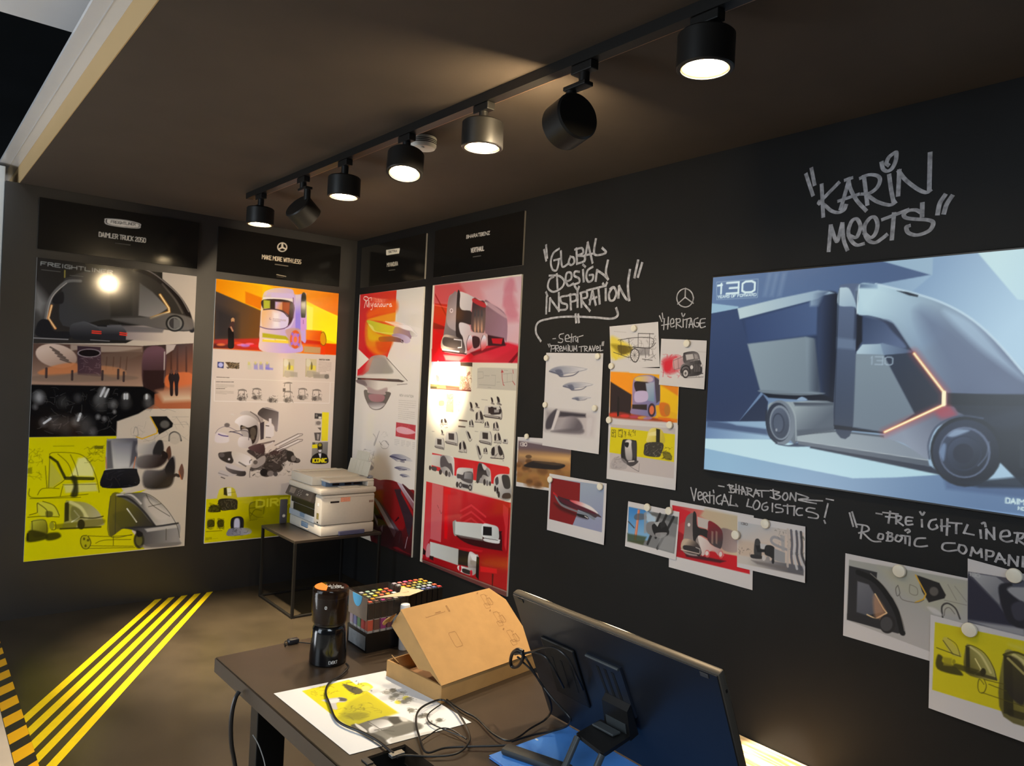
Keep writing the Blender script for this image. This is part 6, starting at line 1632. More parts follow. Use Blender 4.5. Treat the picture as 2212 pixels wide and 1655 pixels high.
WRITING=[('marker_lettering','large pale marker handwriting KARIN MEETS in quotes high above the wall screen',13.9,(132,132,136),[[-3749,2436,-3780,2353],[-3770,2454,-3785,2393],[-3815,2383,-3827,2264],[-3881,2380,-3822,2329,-3808,2315],[-3808,2320,-3830,2305,-3858,2279,-3885,2268,-3907,2274,-3914,2289],[-3921,2385,-3907,2328,-3895,2282],[-3919,2388,-3928,2352,-3953,2305,-3989,2262],[-3887,2312,-3958,2324],[-3909,2387,-3930,2390],[-3977,2387,-3994,2284],[-3966,2384,-3995,2390,-4025,2381,-4036,2364,-4027,2338,-4001,2322,-3974,2323],[-3992,2317,-4024,2290,-4054,2274,-4078,2267,-4092,2274],[-4068,2373,-4077,2321,-4088,2274],[-4039,2424,-4045,2402,-4060,2391,-4077,2398,-4088,2423,-4089,2450,-4083,2452,-4064,2440,-4056,2421,-4062,2413],[-4102,2383,-4102,2300],[-4101,2382,-4125,2348,-4166,2309,-4194,2292,-4207,2297],[-4202,2423,-4205,2299],[-3859,2220,-3856,2129],[-3861,2218,-3880,2168,-3890,2163,-3903,2222],[-3905,2221,-3912,2164,-3927,2125],[-3931,2177,-3957,2165,-3968,2179,-3973,2206,-3959,2233,-3941,2229,-3930,2202,-3931,2177,-3945,2151,-3964,2136,-3986,2138],[-3990,2176,-4012,2158,-4029,2171,-4035,2204,-4024,2230,-4006,2229,-3989,2204,-3992,2173,-4007,2147,-4031,2138,-4054,2150,-4068,2160],[-4054,2219,-4136,2240],[-4091,2232,-4088,2146],[-4185,2253,-4186,2214],[-4181,2225,-4164,2236,-4139,2237,-4125,2227,-4132,2214,-4160,2205,-4204,2196,-4223,2184,-4216,2162,-4195,2151,-4168,2148,-4143,2160,-4136,2179,-4144,2183],[-4255,2271,-4241,2247,-4236,2214],[-4277,2264,-4263,2241,-4256,2214]]),
('marker_lettering','pale marker handwriting GLOBAL DESIGN INSPIRATION in quotes beside the tall red poster, with curled underline',13.5,(132,132,136),[[-2220,2304,-2241,2246],[-2235,2328,-2248,2260],[-2340,2298,-2299,2281,-2280,2239,-2294,2194,-2327,2183,-2341,2211,-2344,2240],[-2307,2240,-2349,2243],[-2357,2282,-2373,2201,-2419,2211],[-2433,2246,-2421,2218,-2441,2202,-2465,2214,-2458,2239,-2433,2246],[-2476,2284,-2486,2205],[-2466,2281,-2516,2283,-2527,2257,-2488,2247,-2538,2238,-2540,2214,-2491,2205],[-2558,2302,-2540,2214],[-2558,2306,-2599,2201],[-2538,2242,-2596,2246],[-2615,2316,-2611,2241,-2690,2240,-2666,2266],[-2334,2161,-2344,2088],[-2275,2159,-2350,2152,-2395,2120,-2376,2086,-2314,2068,-2268,2093,-2276,2136,-2308,2149],[-2405,2116,-2446,2127,-2444,2159,-2413,2162,-2405,2127,-2428,2093,-2463,2101],[-2504,2161,-2474,2164,-2470,2143,-2506,2126,-2508,2105,-2468,2097],[-2533,2166,-2542,2109],[-2533,2194,-2547,2184],[-2601,2177,-2568,2163,-2560,2129,-2577,2103,-2605,2111,-2608,2135,-2584,2137],[-2635,2157,-2629,2106],[-2635,2157,-2679,2133,-2713,2107],[-2707,2198,-2697,2145,-2713,2107],[-2261,2042,-2262,1954],[-2254,2068,-2266,2049],[-2289,2033,-2288,1967],[-2289,2033,-2364,1964],[-2357,2058,-2364,1964],[-2421,2040,-2374,2035,-2382,2006,-2424,1993,-2421,1969,-2374,1967],[-2446,2045,-2457,1967],[-2436,2042,-2487,2043,-2494,2014,-2454,2006],[-2501,2056,-2506,1979],[-2479,2086,-2500,2067,-2509,2080],[-2527,2048,-2536,1977],[-2522,2048,-2565,2052,-2572,2024,-2534,2012,-2596,1954],[-2609,2056,-2594,1988],[-2609,2056,-2637,1983],[-2593,2009,-2640,2020],[-2570,2059,-2701,2074],[-2651,2064,-2665,1988],[-2702,2057,-2706,2003],[-2682,2085,-2697,2074,-2708,2087],[-2748,2061,-2727,2035,-2733,2001,-2761,2000,-2776,2032,-2757,2063,-2734,2056],[-2792,2064,-2791,2011],[-2792,2064,-2840,2002,-2862,1998],[-2857,2138,-2849,2067,-2862,1994],[-2906,2179,-2889,2103],[-2932,2164,-2911,2104],[-2228,1803,-2185,1852,-2199,1904,-2291,1923,-2429,1929,-2627,1918,-2749,1907,-2792,1922,-2781,1956],[-2494,1937,-2502,1898],[-2514,1936,-2522,1898]]),
('marker_lettering','small marker handwriting PREMIUM TRAVEL under a maker name, above the silver ship sketches',5.8,(132,132,136),[[-2326,1813,-2347,1814],[-2409,1840,-2378,1834,-2379,1816,-2406,1808,-2397,1792,-2370,1794],[-2426,1811,-2452,1815,-2445,1832,-2425,1826,-2427,1801,-2458,1797],[-2471,1836,-2469,1793],[-2457,1818,-2487,1821],[-2484,1797,-2485,1818,-2502,1824],[-2509,1819,-2500,1810,-2509,1796,-2518,1810,-2517,1821,-2521,1793],[-2527,1821,-2556,1827],[-2290,1784,-2300,1769],[-2303,1785,-2311,1773],[-2318,1777,-2315,1744],[-2310,1775,-2345,1776,-2341,1760,-2319,1758],[-2350,1776,-2352,1745],[-2350,1775,-2371,1776,-2372,1762,-2351,1760,-2379,1744],[-2383,1756,-2401,1762,-2393,1772,-2383,1765,-2389,1747,-2405,1749],[-2410,1747,-2413,1772],[-2413,1772,-2425,1754,-2434,1774],[-2434,1774,-2439,1749],[-2450,1769,-2451,1747],[-2447,1779,-2451,1776],[-2460,1772,-2463,1749,-2482,1749,-2480,1772],[-2492,1747,-2492,1772],[-2492,1772,-2504,1754,-2512,1774],[-2512,1774,-2517,1747],[-2531,1768,-2565,1771],[-2547,1769,-2549,1745],[-2572,1771,-2573,1746],[-2572,1771,-2589,1769,-2588,1760,-2573,1757,-2596,1745],[-2605,1747,-2610,1771],[-2610,1771,-2624,1747],[-2605,1755,-2624,1757],[-2628,1771,-2639,1747],[-2639,1747,-2648,1773],[-2655,1757,-2671,1762,-2664,1771,-2655,1762,-2662,1748,-2676,1750],[-2682,1774,-2684,1747],[-2684,1747,-2702,1750],[-2697,1791,-2695,1774],[-2706,1792,-2704,1775]]),
('marker_lettering','small marker handwriting HERITAGE under a drawn three-pointed star in a circle, left of the screen',5.7,(132,132,136),[[-3240,1983,-3235,1963,-3219,1948,-3197,1944,-3173,1951,-3155,1967,-3148,1988,-3153,2008,-3169,2022,-3192,2027,-3215,2019,-3232,2003,-3240,1983],[-3193,2028,-3194,1988],[-3194,1988,-3154,1960],[-3194,1988,-3240,1959],[-3053,1909,-3067,1884],[-3068,1921,-3074,1896],[-3082,1895,-3081,1846],[-3105,1901,-3104,1848],[-3068,1865,-3110,1870],[-3118,1870,-3137,1875,-3132,1894,-3119,1885,-3123,1857,-3142,1860],[-3151,1893,-3153,1850],[-3147,1890,-3170,1892,-3171,1877,-3152,1872,-3183,1853],[-3189,1889,-3191,1855],[-3180,1916,-3188,1901,-3197,1913],[-3193,1886,-3229,1893],[-3211,1888,-3209,1852],[-3233,1890,-3224,1852],[-3233,1890,-3246,1851],[-3223,1864,-3249,1866],[-3269,1892,-3251,1884,-3253,1860,-3271,1853,-3277,1868,-3263,1871],[-3308,1888,-3284,1883,-3286,1850,-3310,1853],[-3285,1868,-3306,1870]]),
('marker_lettering','marker handwriting VERTICAL LOGISTICS with struck-through line above it, under the screen',6.2,(132,132,136),[[-3418,1170,-3444,1170],[-3469,1182,-3481,1151],[-3462,1179,-3490,1180,-3475,1167,-3498,1166,-3494,1153,-3471,1151],[-3502,1187,-3504,1154],[-3517,1184,-3519,1152],[-3501,1167,-3526,1168],[-3532,1182,-3532,1152],[-3534,1182,-3551,1152],[-3531,1162,-3548,1163],[-3557,1181,-3559,1153],[-3552,1181,-3574,1179,-3575,1171,-3556,1164,-3586,1149],[-3596,1178,-3588,1156],[-3596,1180,-3612,1157],[-3590,1165,-3611,1166],[-3594,1176,-3655,1183],[-3622,1178,-3626,1155],[-3673,1190,-3679,1157],[-3662,1186,-3701,1185,-3683,1174,-3706,1169,-3693,1155,-3663,1159],[-3723,1184,-3715,1167,-3727,1156,-3738,1170,-3732,1186,-3721,1182],[-3747,1163,-3750,1188],[-3750,1188,-3769,1163],[-3772,1192,-3771,1161],[-3776,1190,-3824,1181,-3782,1167,-3855,1164],[-3786,1169,-3879,1178],[-3895,1188,-3921,1187],[-3276,1141,-3296,1089],[-3304,1140,-3296,1089],[-3317,1110,-3335,1120,-3329,1130,-3316,1124,-3320,1097,-3339,1102],[-3344,1112,-3363,1119,-3356,1132,-3343,1126,-3344,1105,-3353,1089],[-3349,1111,-3370,1091],[-3375,1137,-3378,1092],[-3360,1119,-3389,1124],[-3397,1125,-3399,1091],[-3393,1147,-3396,1138],[-3431,1132,-3413,1120,-3412,1102,-3423,1093,-3433,1097],[-3449,1137,-3438,1093],[-3449,1137,-3472,1096],[-3437,1109,-3466,1111],[-3482,1138,-3479,1098],[-3479,1098,-3515,1099],[-3515,1099,-3507,1106],[-3565,1135,-3559,1106],[-3559,1106,-3581,1105],[-3598,1134,-3588,1113,-3596,1099,-3612,1106,-3618,1126,-3605,1137,-3594,1129],[-3648,1135,-3632,1126,-3628,1109,-3638,1102,-3652,1108,-3654,1119,-3642,1117],[-3674,1135,-3675,1104],[-3708,1136,-3690,1134,-3690,1123,-3718,1121,-3718,1109,-3692,1103],[-3722,1134,-3770,1140],[-3739,1141,-3741,1107],[-3768,1140,-3768,1105],[-3801,1137,-3784,1134,-3776,1119,-3785,1108,-3802,1111],[-3851,1144,-3826,1143,-3818,1130,-3844,1128,-3865,1122,-3862,1109,-3828,1107],[-3902,1170,-3892,1119],[-3891,1105,-3895,1097]]),
('marker_lettering','marker handwriting ROBOTIC COMPANY under a maker name, below the right half of the screen',6.6,(132,132,136),[[-3985,1149,-4000,1105],[-3994,1154,-4013,1104],[-4081,1165,-4099,1165],[-4128,1179,-4124,1139],[-4104,1172,-4154,1175],[-4114,1159,-4146,1161],[-4149,1168,-4150,1141],[-4149,1168,-4166,1168,-4161,1155,-4149,1153,-4173,1139],[-4203,1171,-4183,1168,-4184,1144,-4204,1148],[-4184,1156,-4200,1159],[-4233,1168,-4235,1146],[-4227,1194,-4234,1185,-4240,1195],[-4277,1178,-4261,1170,-4256,1151,-4267,1142,-4283,1151,-4280,1159],[-4295,1179,-4297,1144],[-4313,1185,-4313,1133],[-4294,1158,-4320,1163],[-4314,1174,-4355,1178],[-4340,1175,-4341,1144],[-4373,1176,-4364,1149],[-4364,1149,-4392,1148],[-4411,1166,-4414,1143],[-4415,1189,-4422,1193,-4425,1182],[-4428,1172,-4429,1144],[-4428,1172,-4451,1146],[-4449,1181,-4451,1146],[-4472,1158,-4492,1165,-4487,1180,-4471,1172,-4469,1152,-4484,1144,-4500,1150],[-4515,1177,-4512,1147],[-4506,1176,-4530,1178,-4525,1163,-4514,1158,-4532,1146],[-4034,1114,-4030,1066],[-4015,1114,-4050,1114,-4056,1099,-4023,1084],[-4038,1087,-4070,1065,-4100,1068],[-4093,1091,-4091,1078,-4106,1078,-4108,1094,-4096,1095],[-4125,1106,-4124,1076],[-4120,1102,-4137,1105,-4137,1096,-4126,1091,-4141,1091,-4138,1078,-4121,1075],[-4155,1100,-4150,1084,-4164,1081,-4172,1097,-4158,1102],[-4169,1103,-4197,1105],[-4183,1102,-4184,1079],[-4182,1123,-4191,1129,-4197,1123,-4190,1117],[-4198,1102,-4198,1075],[-4247,1109,-4220,1101,-4215,1079,-4232,1077,-4254,1084],[-4338,1110,-4307,1103,-4302,1085,-4318,1080,-4344,1088],[-4353,1107,-4351,1090,-4365,1081,-4374,1094,-4368,1107,-4356,1108],[-4387,1080,-4391,1106],[-4391,1106,-4404,1090,-4416,1106],[-4416,1106,-4419,1082],[-4431,1106,-4432,1076],[-4431,1106,-4450,1105,-4448,1091,-4431,1087],[-4467,1103,-4458,1076],[-4467,1103,-4485,1077],[-4461,1085,-4482,1087],[-4495,1103,-4494,1073],[-4495,1103,-4517,1076],[-4518,1103,-4517,1076],[-4532,1106,-4532,1077],[-4546,1101,-4557,1090],[-4568,1106,-4554,1068]])]
MAGNETS=[(-2.291,1.708,.016,'white round magnet on the top left corner of the silver ship sketch sheet'),
(-2.677,1.719,.016,'white round magnet on the top right corner of the silver ship sketch sheet'),
(-2.299,1.453,.016,'white round magnet halfway down the left edge of the silver ship sketch sheet'),
(-2.673,1.457,.016,'white round magnet halfway down the right edge of the silver ship sketch sheet'),
(-2.908,1.854,.016,'white round magnet at the top of the old wagon sketch'),
(-2.773,1.671,.016,'white round magnet on the left edge between the wagon sketch and the orange truck print'),
(-3.224,1.779,.017,'white round magnet at the top of the old truck sketch with red splash'),
(-2.775,1.405,.017,'white round magnet on the top left corner of the yellow and white truck print'),
(-3.15,1.409,.017,'white round magnet on the top right corner of the yellow and white truck print'),
(-2.159,1.269,.016,'white round magnet at the top of the golden clouds print'),
(-2.368,1.056,.018,'white round magnet on the top left corner of the red and blue ship print'),
(-2.736,1.07,.018,'white round magnet on the top right corner of the red and blue ship print'),
(-3.043,1.017,.018,'white round magnet at the middle top of the blue sky and tower print'),
(-3.171,1.022,.018,'white round magnet where the tower print meets the red truck print'),
(-3.521,.981,.019,'white round magnet where the red truck print meets the bridge print'),
(-3.652,1.051,.019,'white round magnet at the top of the bridge and truck print'),
(-4.172,.981,.022,'cream round magnet at the top of the dark arched cab print'),
(-4.513,1.045,.023,'cream round magnet at the top of the grey truck detail print'),
(-4.398,.843,.023,'cream round magnet at the top left of the yellow cab sketch print')]
CABLES={'grinder_cord':[[-1700,-3388,752],[-1708,-3415,752],[-1746,-3444,747],[-1780,-3465,749],[-1808,-3493,749],[-1830,-3533,748],[-1848,-3593,748],[-1867,-3658,748],[-1870,-3696,748],[-1861,-3733,748],[-1848,-3769,748],[-1839,-3819,748],[-1838,-3865,748],[-1838,-3889,748]],
'switch_cord':[[-1702,-3176,744],[-1720,-3156,744],[-1740,-3134,744],[-1757,-3110,744],[-1771,-3120,744],[-1778,-3148,744]],
'loop':[[-1842,-3911,750],[-1817,-3913,748],[-1777,-3943,747],[-1726,-3968,749],[-1679,-3949,751],[-1652,-3915,752],[-1625,-3852,752],[-1604,-3782,752],[-1604,-3731,752],[-1645,-3730,752],[-1689,-3753,753],[-1725,-3800,753],[-1757,-3866,753],[-1778,-3928,750],[-1733,-3933,749],[-1686,-3955,748],[-1642,-3984,749],[-1610,-4003,750]],
'thin':[[-1618,-3746,749],[-1662,-3766,749],[-1685,-3787,749],[-1694,-3816,749],[-1687,-3854,749],[-1675,-3895,749],[-1667,-3916,749],[-1668,-3923,748],[-1671,-3870,749],[-1694,-3855,751],[-1733,-3866,749],[-1762,-3878,749]],
'display_a':[[-1586,-3726,746],[-1588,-3801,747],[-1584,-3854,747],[-1603,-3942,750],[-1597,-3991,752],[-1563,-3988,750],[-1515,-3973,751],[-1463,-3966,755],[-1479,-4003,791],[-1491,-4016,818],[-1503,-4015,845],[-1514,-4001,870],[-1524,-3981,893],[-1529,-3954,905],[-1532,-3945,911],[-1532,-3935,913]],
'display_b':[[-1598,-4005,756],[-1536,-4005,754],[-1490,-4019,756],[-1471,-4049,774],[-1483,-4076,801],[-1489,-4071,814],[-1495,-4048,828],[-1502,-4026,843],[-1513,-4001,868],[-1527,-3984,900],[-1537,-3971,923],[-1538,-3958,926]],
'display_c':[[-1540,-3957,930],[-1548,-3997,947],[-1558,-4039,970],[-1567,-4087,991],[-1567,-4120,991],[-1560,-4140,976],[-1547,-4150,946],[-1501,-4128,896]],
'display_d':[[-1539,-3960,928],[-1549,-4006,951],[-1551,-4049,956],[-1546,-4064,944],[-1533,-4079,915],[-1493,-4058,874]],
'tie':[[-1549,-3974,942],[-1549,-3953,940],[-1540,-3925,920],[-1528,-3905,893],[-1522,-3905,878],[-1525,-3927,886],[-1534,-3952,907],[-1544,-3969,930],[-1546,-3957,933],[-1541,-3935,923]],
'hang':[[-1980,-3330,717],[-1989,-3330,702],[-1996,-3330,670],[-1998,-3330,628],[-1994,-3330,578],[-1986,-3330,539],[-1972,-3330,473],[-1950,-3330,403]],
'wire':[[-1992,-3470,661],[-1979,-3470,638],[-1968,-3470,611],[-1958,-3470,579],[-1948,-3470,529]]}

# ------------------------------------------------------------------ the setting
ZC = 2.612
black_wall = mat('wall_paint', (27, 25, 24), .46, spec=.8, noise=.12, nscale=6, bump=.15, bscale=300)
ceil_paint = mat('ceiling_paint', (70, 61, 53), .75, noise=.08, nscale=4, bump=.1, bscale=300)
floor_lino = mat('floor_lino', (47, 41, 32), .27, noise=.25, nscale=3.5, bump=.06, bscale=90)
white_gloss = mat('white_lacquer', (214, 214, 216), .22, noise=.03, nscale=2)
beige_edge = mat('board_edge', (190, 160, 114), .7, noise=.02, nscale=3)
hall_stone = mat('hall_floor_stone', (196, 182, 164), .5, noise=.08, nscale=5)
hall_dark = mat('hall_dark_paint', (26, 29, 32), .8, noise=.2, nscale=1.5)
def S(name, bm, m, smooth=False): return obj(name, bm, m, None, smooth, kind='structure')
S('floor', BX((-2.32, -6.2, -.06), (.12, .12, 0)), floor_lino)
S('floor_hall', BX((-11, -10, -.10), (-2.3205, 7, -.002)), hall_stone)
S('wall_back', BX((-2.285, 0, 0), (.12, .12, ZC)), black_wall)
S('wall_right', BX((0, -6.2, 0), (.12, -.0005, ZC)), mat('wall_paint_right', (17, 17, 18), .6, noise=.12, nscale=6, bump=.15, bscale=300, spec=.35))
def EX(y): return -2.2235 - .0141 * (y - .6)     # the open edge of the roof runs very slightly askew
def alongedge(a, b, z0, z1, y1=.62, y0=-6.2): return prism(bmesh.new(), [(EX(y0) + a, y0, z0), (EX(y0) + b, y0, z0), (EX(y1) + b, y1, z0), (EX(y1) + a, y1, z0)], (0, 0, z1 - z0))
S('ceiling', prism(bmesh.new(), [(EX(-6.2), -6.2, ZC + .0005), (.12, -6.2, ZC + .0005), (.12, .6, ZC + .0005), (EX(.6), .6, ZC + .0005)], (0, 0, .08)), ceil_paint)
S('trim_1', alongedge(-.004, -.0003, ZC - .0005, ZC + .108), beige_edge)
S('trim_2', alongedge(-.098, -.001, ZC + .1085, ZC + .124, 1.3), white_gloss)
S('trim_6', alongedge(-.050, -.047, ZC + .1065, ZC + .108, 1.3), mat('seam_white', (196, 196, 198), .5))
bm = BX((-5.2, -4.6, 2.9), (-2.1, -1.793, 2.99), .006); box(bm, (-5.2, -3.2, 2.892), (-2.4, -3.17, 2.8995))
S('trim_3', bm, white_gloss)
S('trim_4', BX((-2.46, .02, -.01), (-2.286, .2, ZC + .088), .004), mat('white_post', (204, 206, 205), .45, noise=.04, nscale=3))
bm = BX((-11, 6.9, -.1), (3, 7, 7)); S('wall_hall', bm, hall_dark)
bm = BX((-11, -10, 6.6), (3, 7, 6.7)); S('ceiling_hall', bm, hall_dark)
bm = bmesh.new()
for y in (-1.2, 1.2, 3.6): box(bm, (-11, y, 5.1), (3, y + .12, 5.3))
box(bm, (-3.9, -9, 5.3), (-3.8, 6.9, 5.45)); S('trim_5', bm, mat('hall_truss', (58, 56, 54), .5, .4, noise=.1))

# ------------------------------------------------------------------ floor markings
yel = mat('yellow_tape', (206, 182, 10), .45, noise=.05, nscale=30)
n5 = ('first', 'second', 'third', 'fourth', 'fifth')
bx = [(-1.363, -1.320), (-1.279, -1.238), (-1.196, -1.156), (-1.111, -1.068), (-1.027, -.986)]
nr = [(-1.456, -1.533), (-1.596, -1.673), (-1.728, -1.807), (-1.865, -1.934), (-2.010, -2.085)]
for i in range(5):
    a, b = bx[i]; c, d = nr[i]; z = .0006
    bm = prism(bmesh.new(), [(a, -.004, 0), (b, -.004, 0), (-2.245, d, 0), (-2.245, c, 0)], (0, 0, z))
    obj('floor_tape', bm, yel, label=n5[i] + ' yellow floor stripe from the left, running from the hazard tape to the back wall', cat='floor tape', group='yellow stripes across the dark floor')
ht = bpy.data.materials.new('hazard_tape'); ht.use_nodes = True
nt = ht.node_tree; tc = nt.nodes.new('ShaderNodeTexCoord'); sp = nt.nodes.new('ShaderNodeSeparateXYZ'); nt.links.new(tc.outputs['Object'], sp.inputs[0])
m1 = nt.nodes.new('ShaderNodeMath'); m1.operation = 'MULTIPLY_ADD'; m1.inputs[1].default_value = -.85; nt.links.new(sp.outputs['X'], m1.inputs[0]); nt.links.new(sp.outputs['Y'], m1.inputs[2])
m2 = nt.nodes.new('ShaderNodeMath'); m2.operation = 'MULTIPLY'; m2.inputs[1].default_value = 1 / .178; nt.links.new(m1.outputs[0], m2.inputs[0])
m3 = nt.nodes.new('ShaderNodeMath'); m3.operation = 'FRACT'; nt.links.new(m2.outputs[0], m3.inputs[0])
m4 = nt.nodes.new('ShaderNodeMath'); m4.operation = 'GREATER_THAN'; m4.inputs[1].default_value = .44; nt.links.new(m3.outputs[0], m4.inputs[0])
mx = nt.nodes.new('ShaderNodeMix'); mx.data_type = 'RGBA'; nt.links.new(m4.outputs[0], mx.inputs[0])
mx.inputs[6].default_value = tuple(lin((30, 28, 24))) + (1,); mx.inputs[7].default_value = tuple(lin((212, 160, 8))) + (1,)
nt.links.new(mx.outputs[2], nt.nodes['Principled BSDF'].inputs['Base Color']); nt.nodes['Principled BSDF'].inputs['Roughness'].default_value = .45
obj('hazard_tape', BX((-2.319, -6.0, 0), (-2.2455, -.01, .0008)), ht, label='black and yellow hazard tape along the open floor edge', cat='hazard tape')

# ------------------------------------------------------------------ boards on the walls
gloss_print = printmat('glossy_board_print', .09, spec=.5, bump=.03)
panel_print = printmat('title_panel_print', .12, spec=.5)
NAMES = {'F': ('at the far left of the back wall', 'freight truck brand badge'), 'M': ('on the back wall beside the corner', 'three-pointed star'), 'S': ('on the right wall beside the corner', 'white slanted badge'), 'B': ('second from the corner on the right wall', 'spaced white wordmark')}
TL = {'F': 'black title panel with oval badge and DAIMLER TRUCK 2050, far left of back wall', 'M': 'black title panel with star emblem and MAKE MORE WITH LESS on the back wall',
      'S': 'narrow-looking black title panel with white slanted badge, right wall beside the corner', 'B': 'black title panel with VERTIHAUL lettering, right wall above the red truck poster'}
BL = {'F': 'tall poster board of dark arched trucks above yellow sketches, far left', 'M': 'tall poster board with orange truck picture and exploded truck drawing, above printer',
      'S': 'tall poster board with silver flying ship and red upper corner, beside wall corner', 'B': 'tall red poster board with white and silver trucks, under the VERTIHAUL panel'}
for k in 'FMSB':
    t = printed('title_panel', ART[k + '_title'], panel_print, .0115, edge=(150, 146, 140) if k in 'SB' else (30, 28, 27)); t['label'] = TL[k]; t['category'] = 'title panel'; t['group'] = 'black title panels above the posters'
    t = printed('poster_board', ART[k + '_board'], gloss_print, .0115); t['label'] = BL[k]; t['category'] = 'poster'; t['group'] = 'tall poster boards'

# ------------------------------------------------------------------ screen on the right wall
scr = printmat('screen_picture', .25, emit=1.0)
O, U, V, w, h = ART['TV'][:5]
tv = thing('wall_screen', (-.002, O[1] - w / 2, O[2]), 'large lit flat screen on the right wall showing a blue-grey truck', 'screen')
bezel = mat('screen_bezel', (16, 16, 18), .3)
obj('housing', BX((-.0255, O[1] - w - .008, O[2] - .008), (-.0005, O[1] + .008, O[2] + h + .008), .002), bezel, tv)
printed('display', ART['TV'], scr, .004, edge=(10, 10, 12), parent=tv)

# ------------------------------------------------------------------ paper prints on the right wall
paper = printmat('paper_print', .6, spec=.3)
SH = {'sh_travel': ('portrait sheet of silver ship sketches, left of the orange truck print', .004), 'sh_wagon': ('sheet with old wagon sketch and yellow splash, topmost of the middle column', 0.),
      'sh_truck': ('sheet with black vintage truck sketch and red paint splash, left of the screen', .003), 'sh_orange': ('orange and yellow print of a lilac truck, under the wagon sketch', 0.),
      'sh_yellow': ('white sheet with yellow field and two truck models, under the orange print', .004), 'sh_clouds': ('print of a dark airship over golden clouds, beside the red poster', 0.),
      'sh_flyer': ('white framed print of a dark ship on red and blue, lowest on the left', .004), 'sh_city': ('small print of blue sky and tower, left of the red truck print', .002),
      'sh_redtruck': ('print of a black and white truck on red, middle of the row of three', 0.), 'sh_bridge': ('print of a truck beside a curved grey tower, right end of the row of three', .003),
      'sh_arch': ('wide print of a dark arched cab and thin line drawing, below the screen', 0.), 'sh_grey': ('grey print of a truck detail, cut by the right edge of the photo', 0.),
      'sh_sketch': ('yellow print of truck cab sketches, lowest on the right', .004)}
for k, (lab, curl) in SH.items():
    o = printed('paper_print', ART[k], paper, .0004, curl, edge=(214, 212, 210)); o['label'] = lab; o['category'] = 'print'; o['group'] = 'paper prints pinned on the right wall'
magm = mat('magnet_plastic', (226, 222, 208), .35, noise=.02)
for y, z, r, lab in MAGNETS:
    d = .0125 if ('where' in lab or 'cab sketch' in lab) else .0085
    M = frame((-d, y, z), (-1, 0, 0))
    bm = lathe(bmesh.new(), [(0.0005, 0), (r, 0), (r, .005), (r * .92, .0075), (r * .7, .0085), (.0005, .009)], M, 28)
    obj('magnet', bm, magm, None, True, label=lab, cat='magnet', group='round magnets holding the prints')

# ------------------------------------------------------------------ handwriting on the wall
def ribbon(bm, pts, wd, x=-.0006):
    P = [np.array(p, float) for p in pts]; L = []; R = []; n = len(P)
    for i in range(n):
        d = P[min(i + 1, n - 1)] - P[max(i - 1, 0)]; d = d / (np.linalg.norm(d) + 1e-9); nn = np.array([-d[1], d[0]])
        k = wd / 2 * (.8 + .3 * abs(d[1]))
        xx = x - 1.2e-5 * i; L.append(bm.verts.new((xx, *(P[i] + nn * k)))); R.append(bm.verts.new((xx, *(P[i] - nn * k))))
    for i in range(n - 1): bm.faces.new((L[i], L[i + 1], R[i + 1], R[i]))
for nm, lab, wd, col, strokes in WRITING:
    bm = bmesh.new(); k = 0
    for st in strokes:
        p = np.array(st, float).reshape(-1, 2) / 1000
        e = wd / 2000
        if len(p) > 2: p = catmull(p, False, 6)
        d0 = p[0] - p[1]; d1 = p[-1] - p[-2]
        p = np.concatenate([[p[0] + d0 / (np.linalg.norm(d0) + 1e-9) * e], p, [p[-1] + d1 / (np.linalg.norm(d1) + 1e-9) * e]])
        ribbon(bm, p, wd / 1000, -.0006 - .00003 * k); k += 1
    ch = mat('chalk_marker', (172, 172, 178), .8, noise=.38, nscale=45, spec=.2)
    obj(nm, bm, ch, label=lab, cat='wall lettering', group='marker handwriting on the right wall')

# ------------------------------------------------------------------ track and lamps
blk = mat('black_powder_coat', (26, 25, 24), .42, noise=.06, nscale=20)
TA, TB = Vector((-1.158, -.874, 0)), Vector((-1.048, -5.05, 0))
def onTrack(y): t = (y - TA.y) / (TB.y - TA.y); return TA + (TB - TA) * t
tr = thing('track_rail', (TA.x, TA.y, ZC), 'long black lamp track running along the ceiling', 'lamp track')
d = (TB - TA).normalized(); nx = Vector((-d.y, d.x, 0))
def alongtrack(a, b, z0, z1): return prism(bmesh.new(), [TA + nx * a + Vector((0, 0, z0)), TB + nx * a + Vector((0, 0, z0)), TB + nx * b + Vector((0, 0, z0)), TA + nx * b + Vector((0, 0, z0))], (0, 0, z1 - z0))
obj('rail', alongtrack(-.02, .02, ZC - .034, ZC), blk, tr)
lipm = mat('rail_lip_metal', (150, 118, 92), .35, .6)
obj('rail_lip', alongtrack(.0205, .0235, ZC - .0335, ZC - .030), lipm, tr, label='thin shiny lip of the track')
obj('end_cap', BX((TA.x - .021, TA.y + .0005, ZC - .035), (TA.x + .021, TA.y + .012, ZC), .002), blk, tr)
lensm = mat('lamp_lens', (255, 226, 178), .3, emit=150)
lens2 = mat('lamp_lens_turned', (255, 226, 178), .3, emit=420)
ringm = mat('lamp_ring', (226, 208, 170), .4)
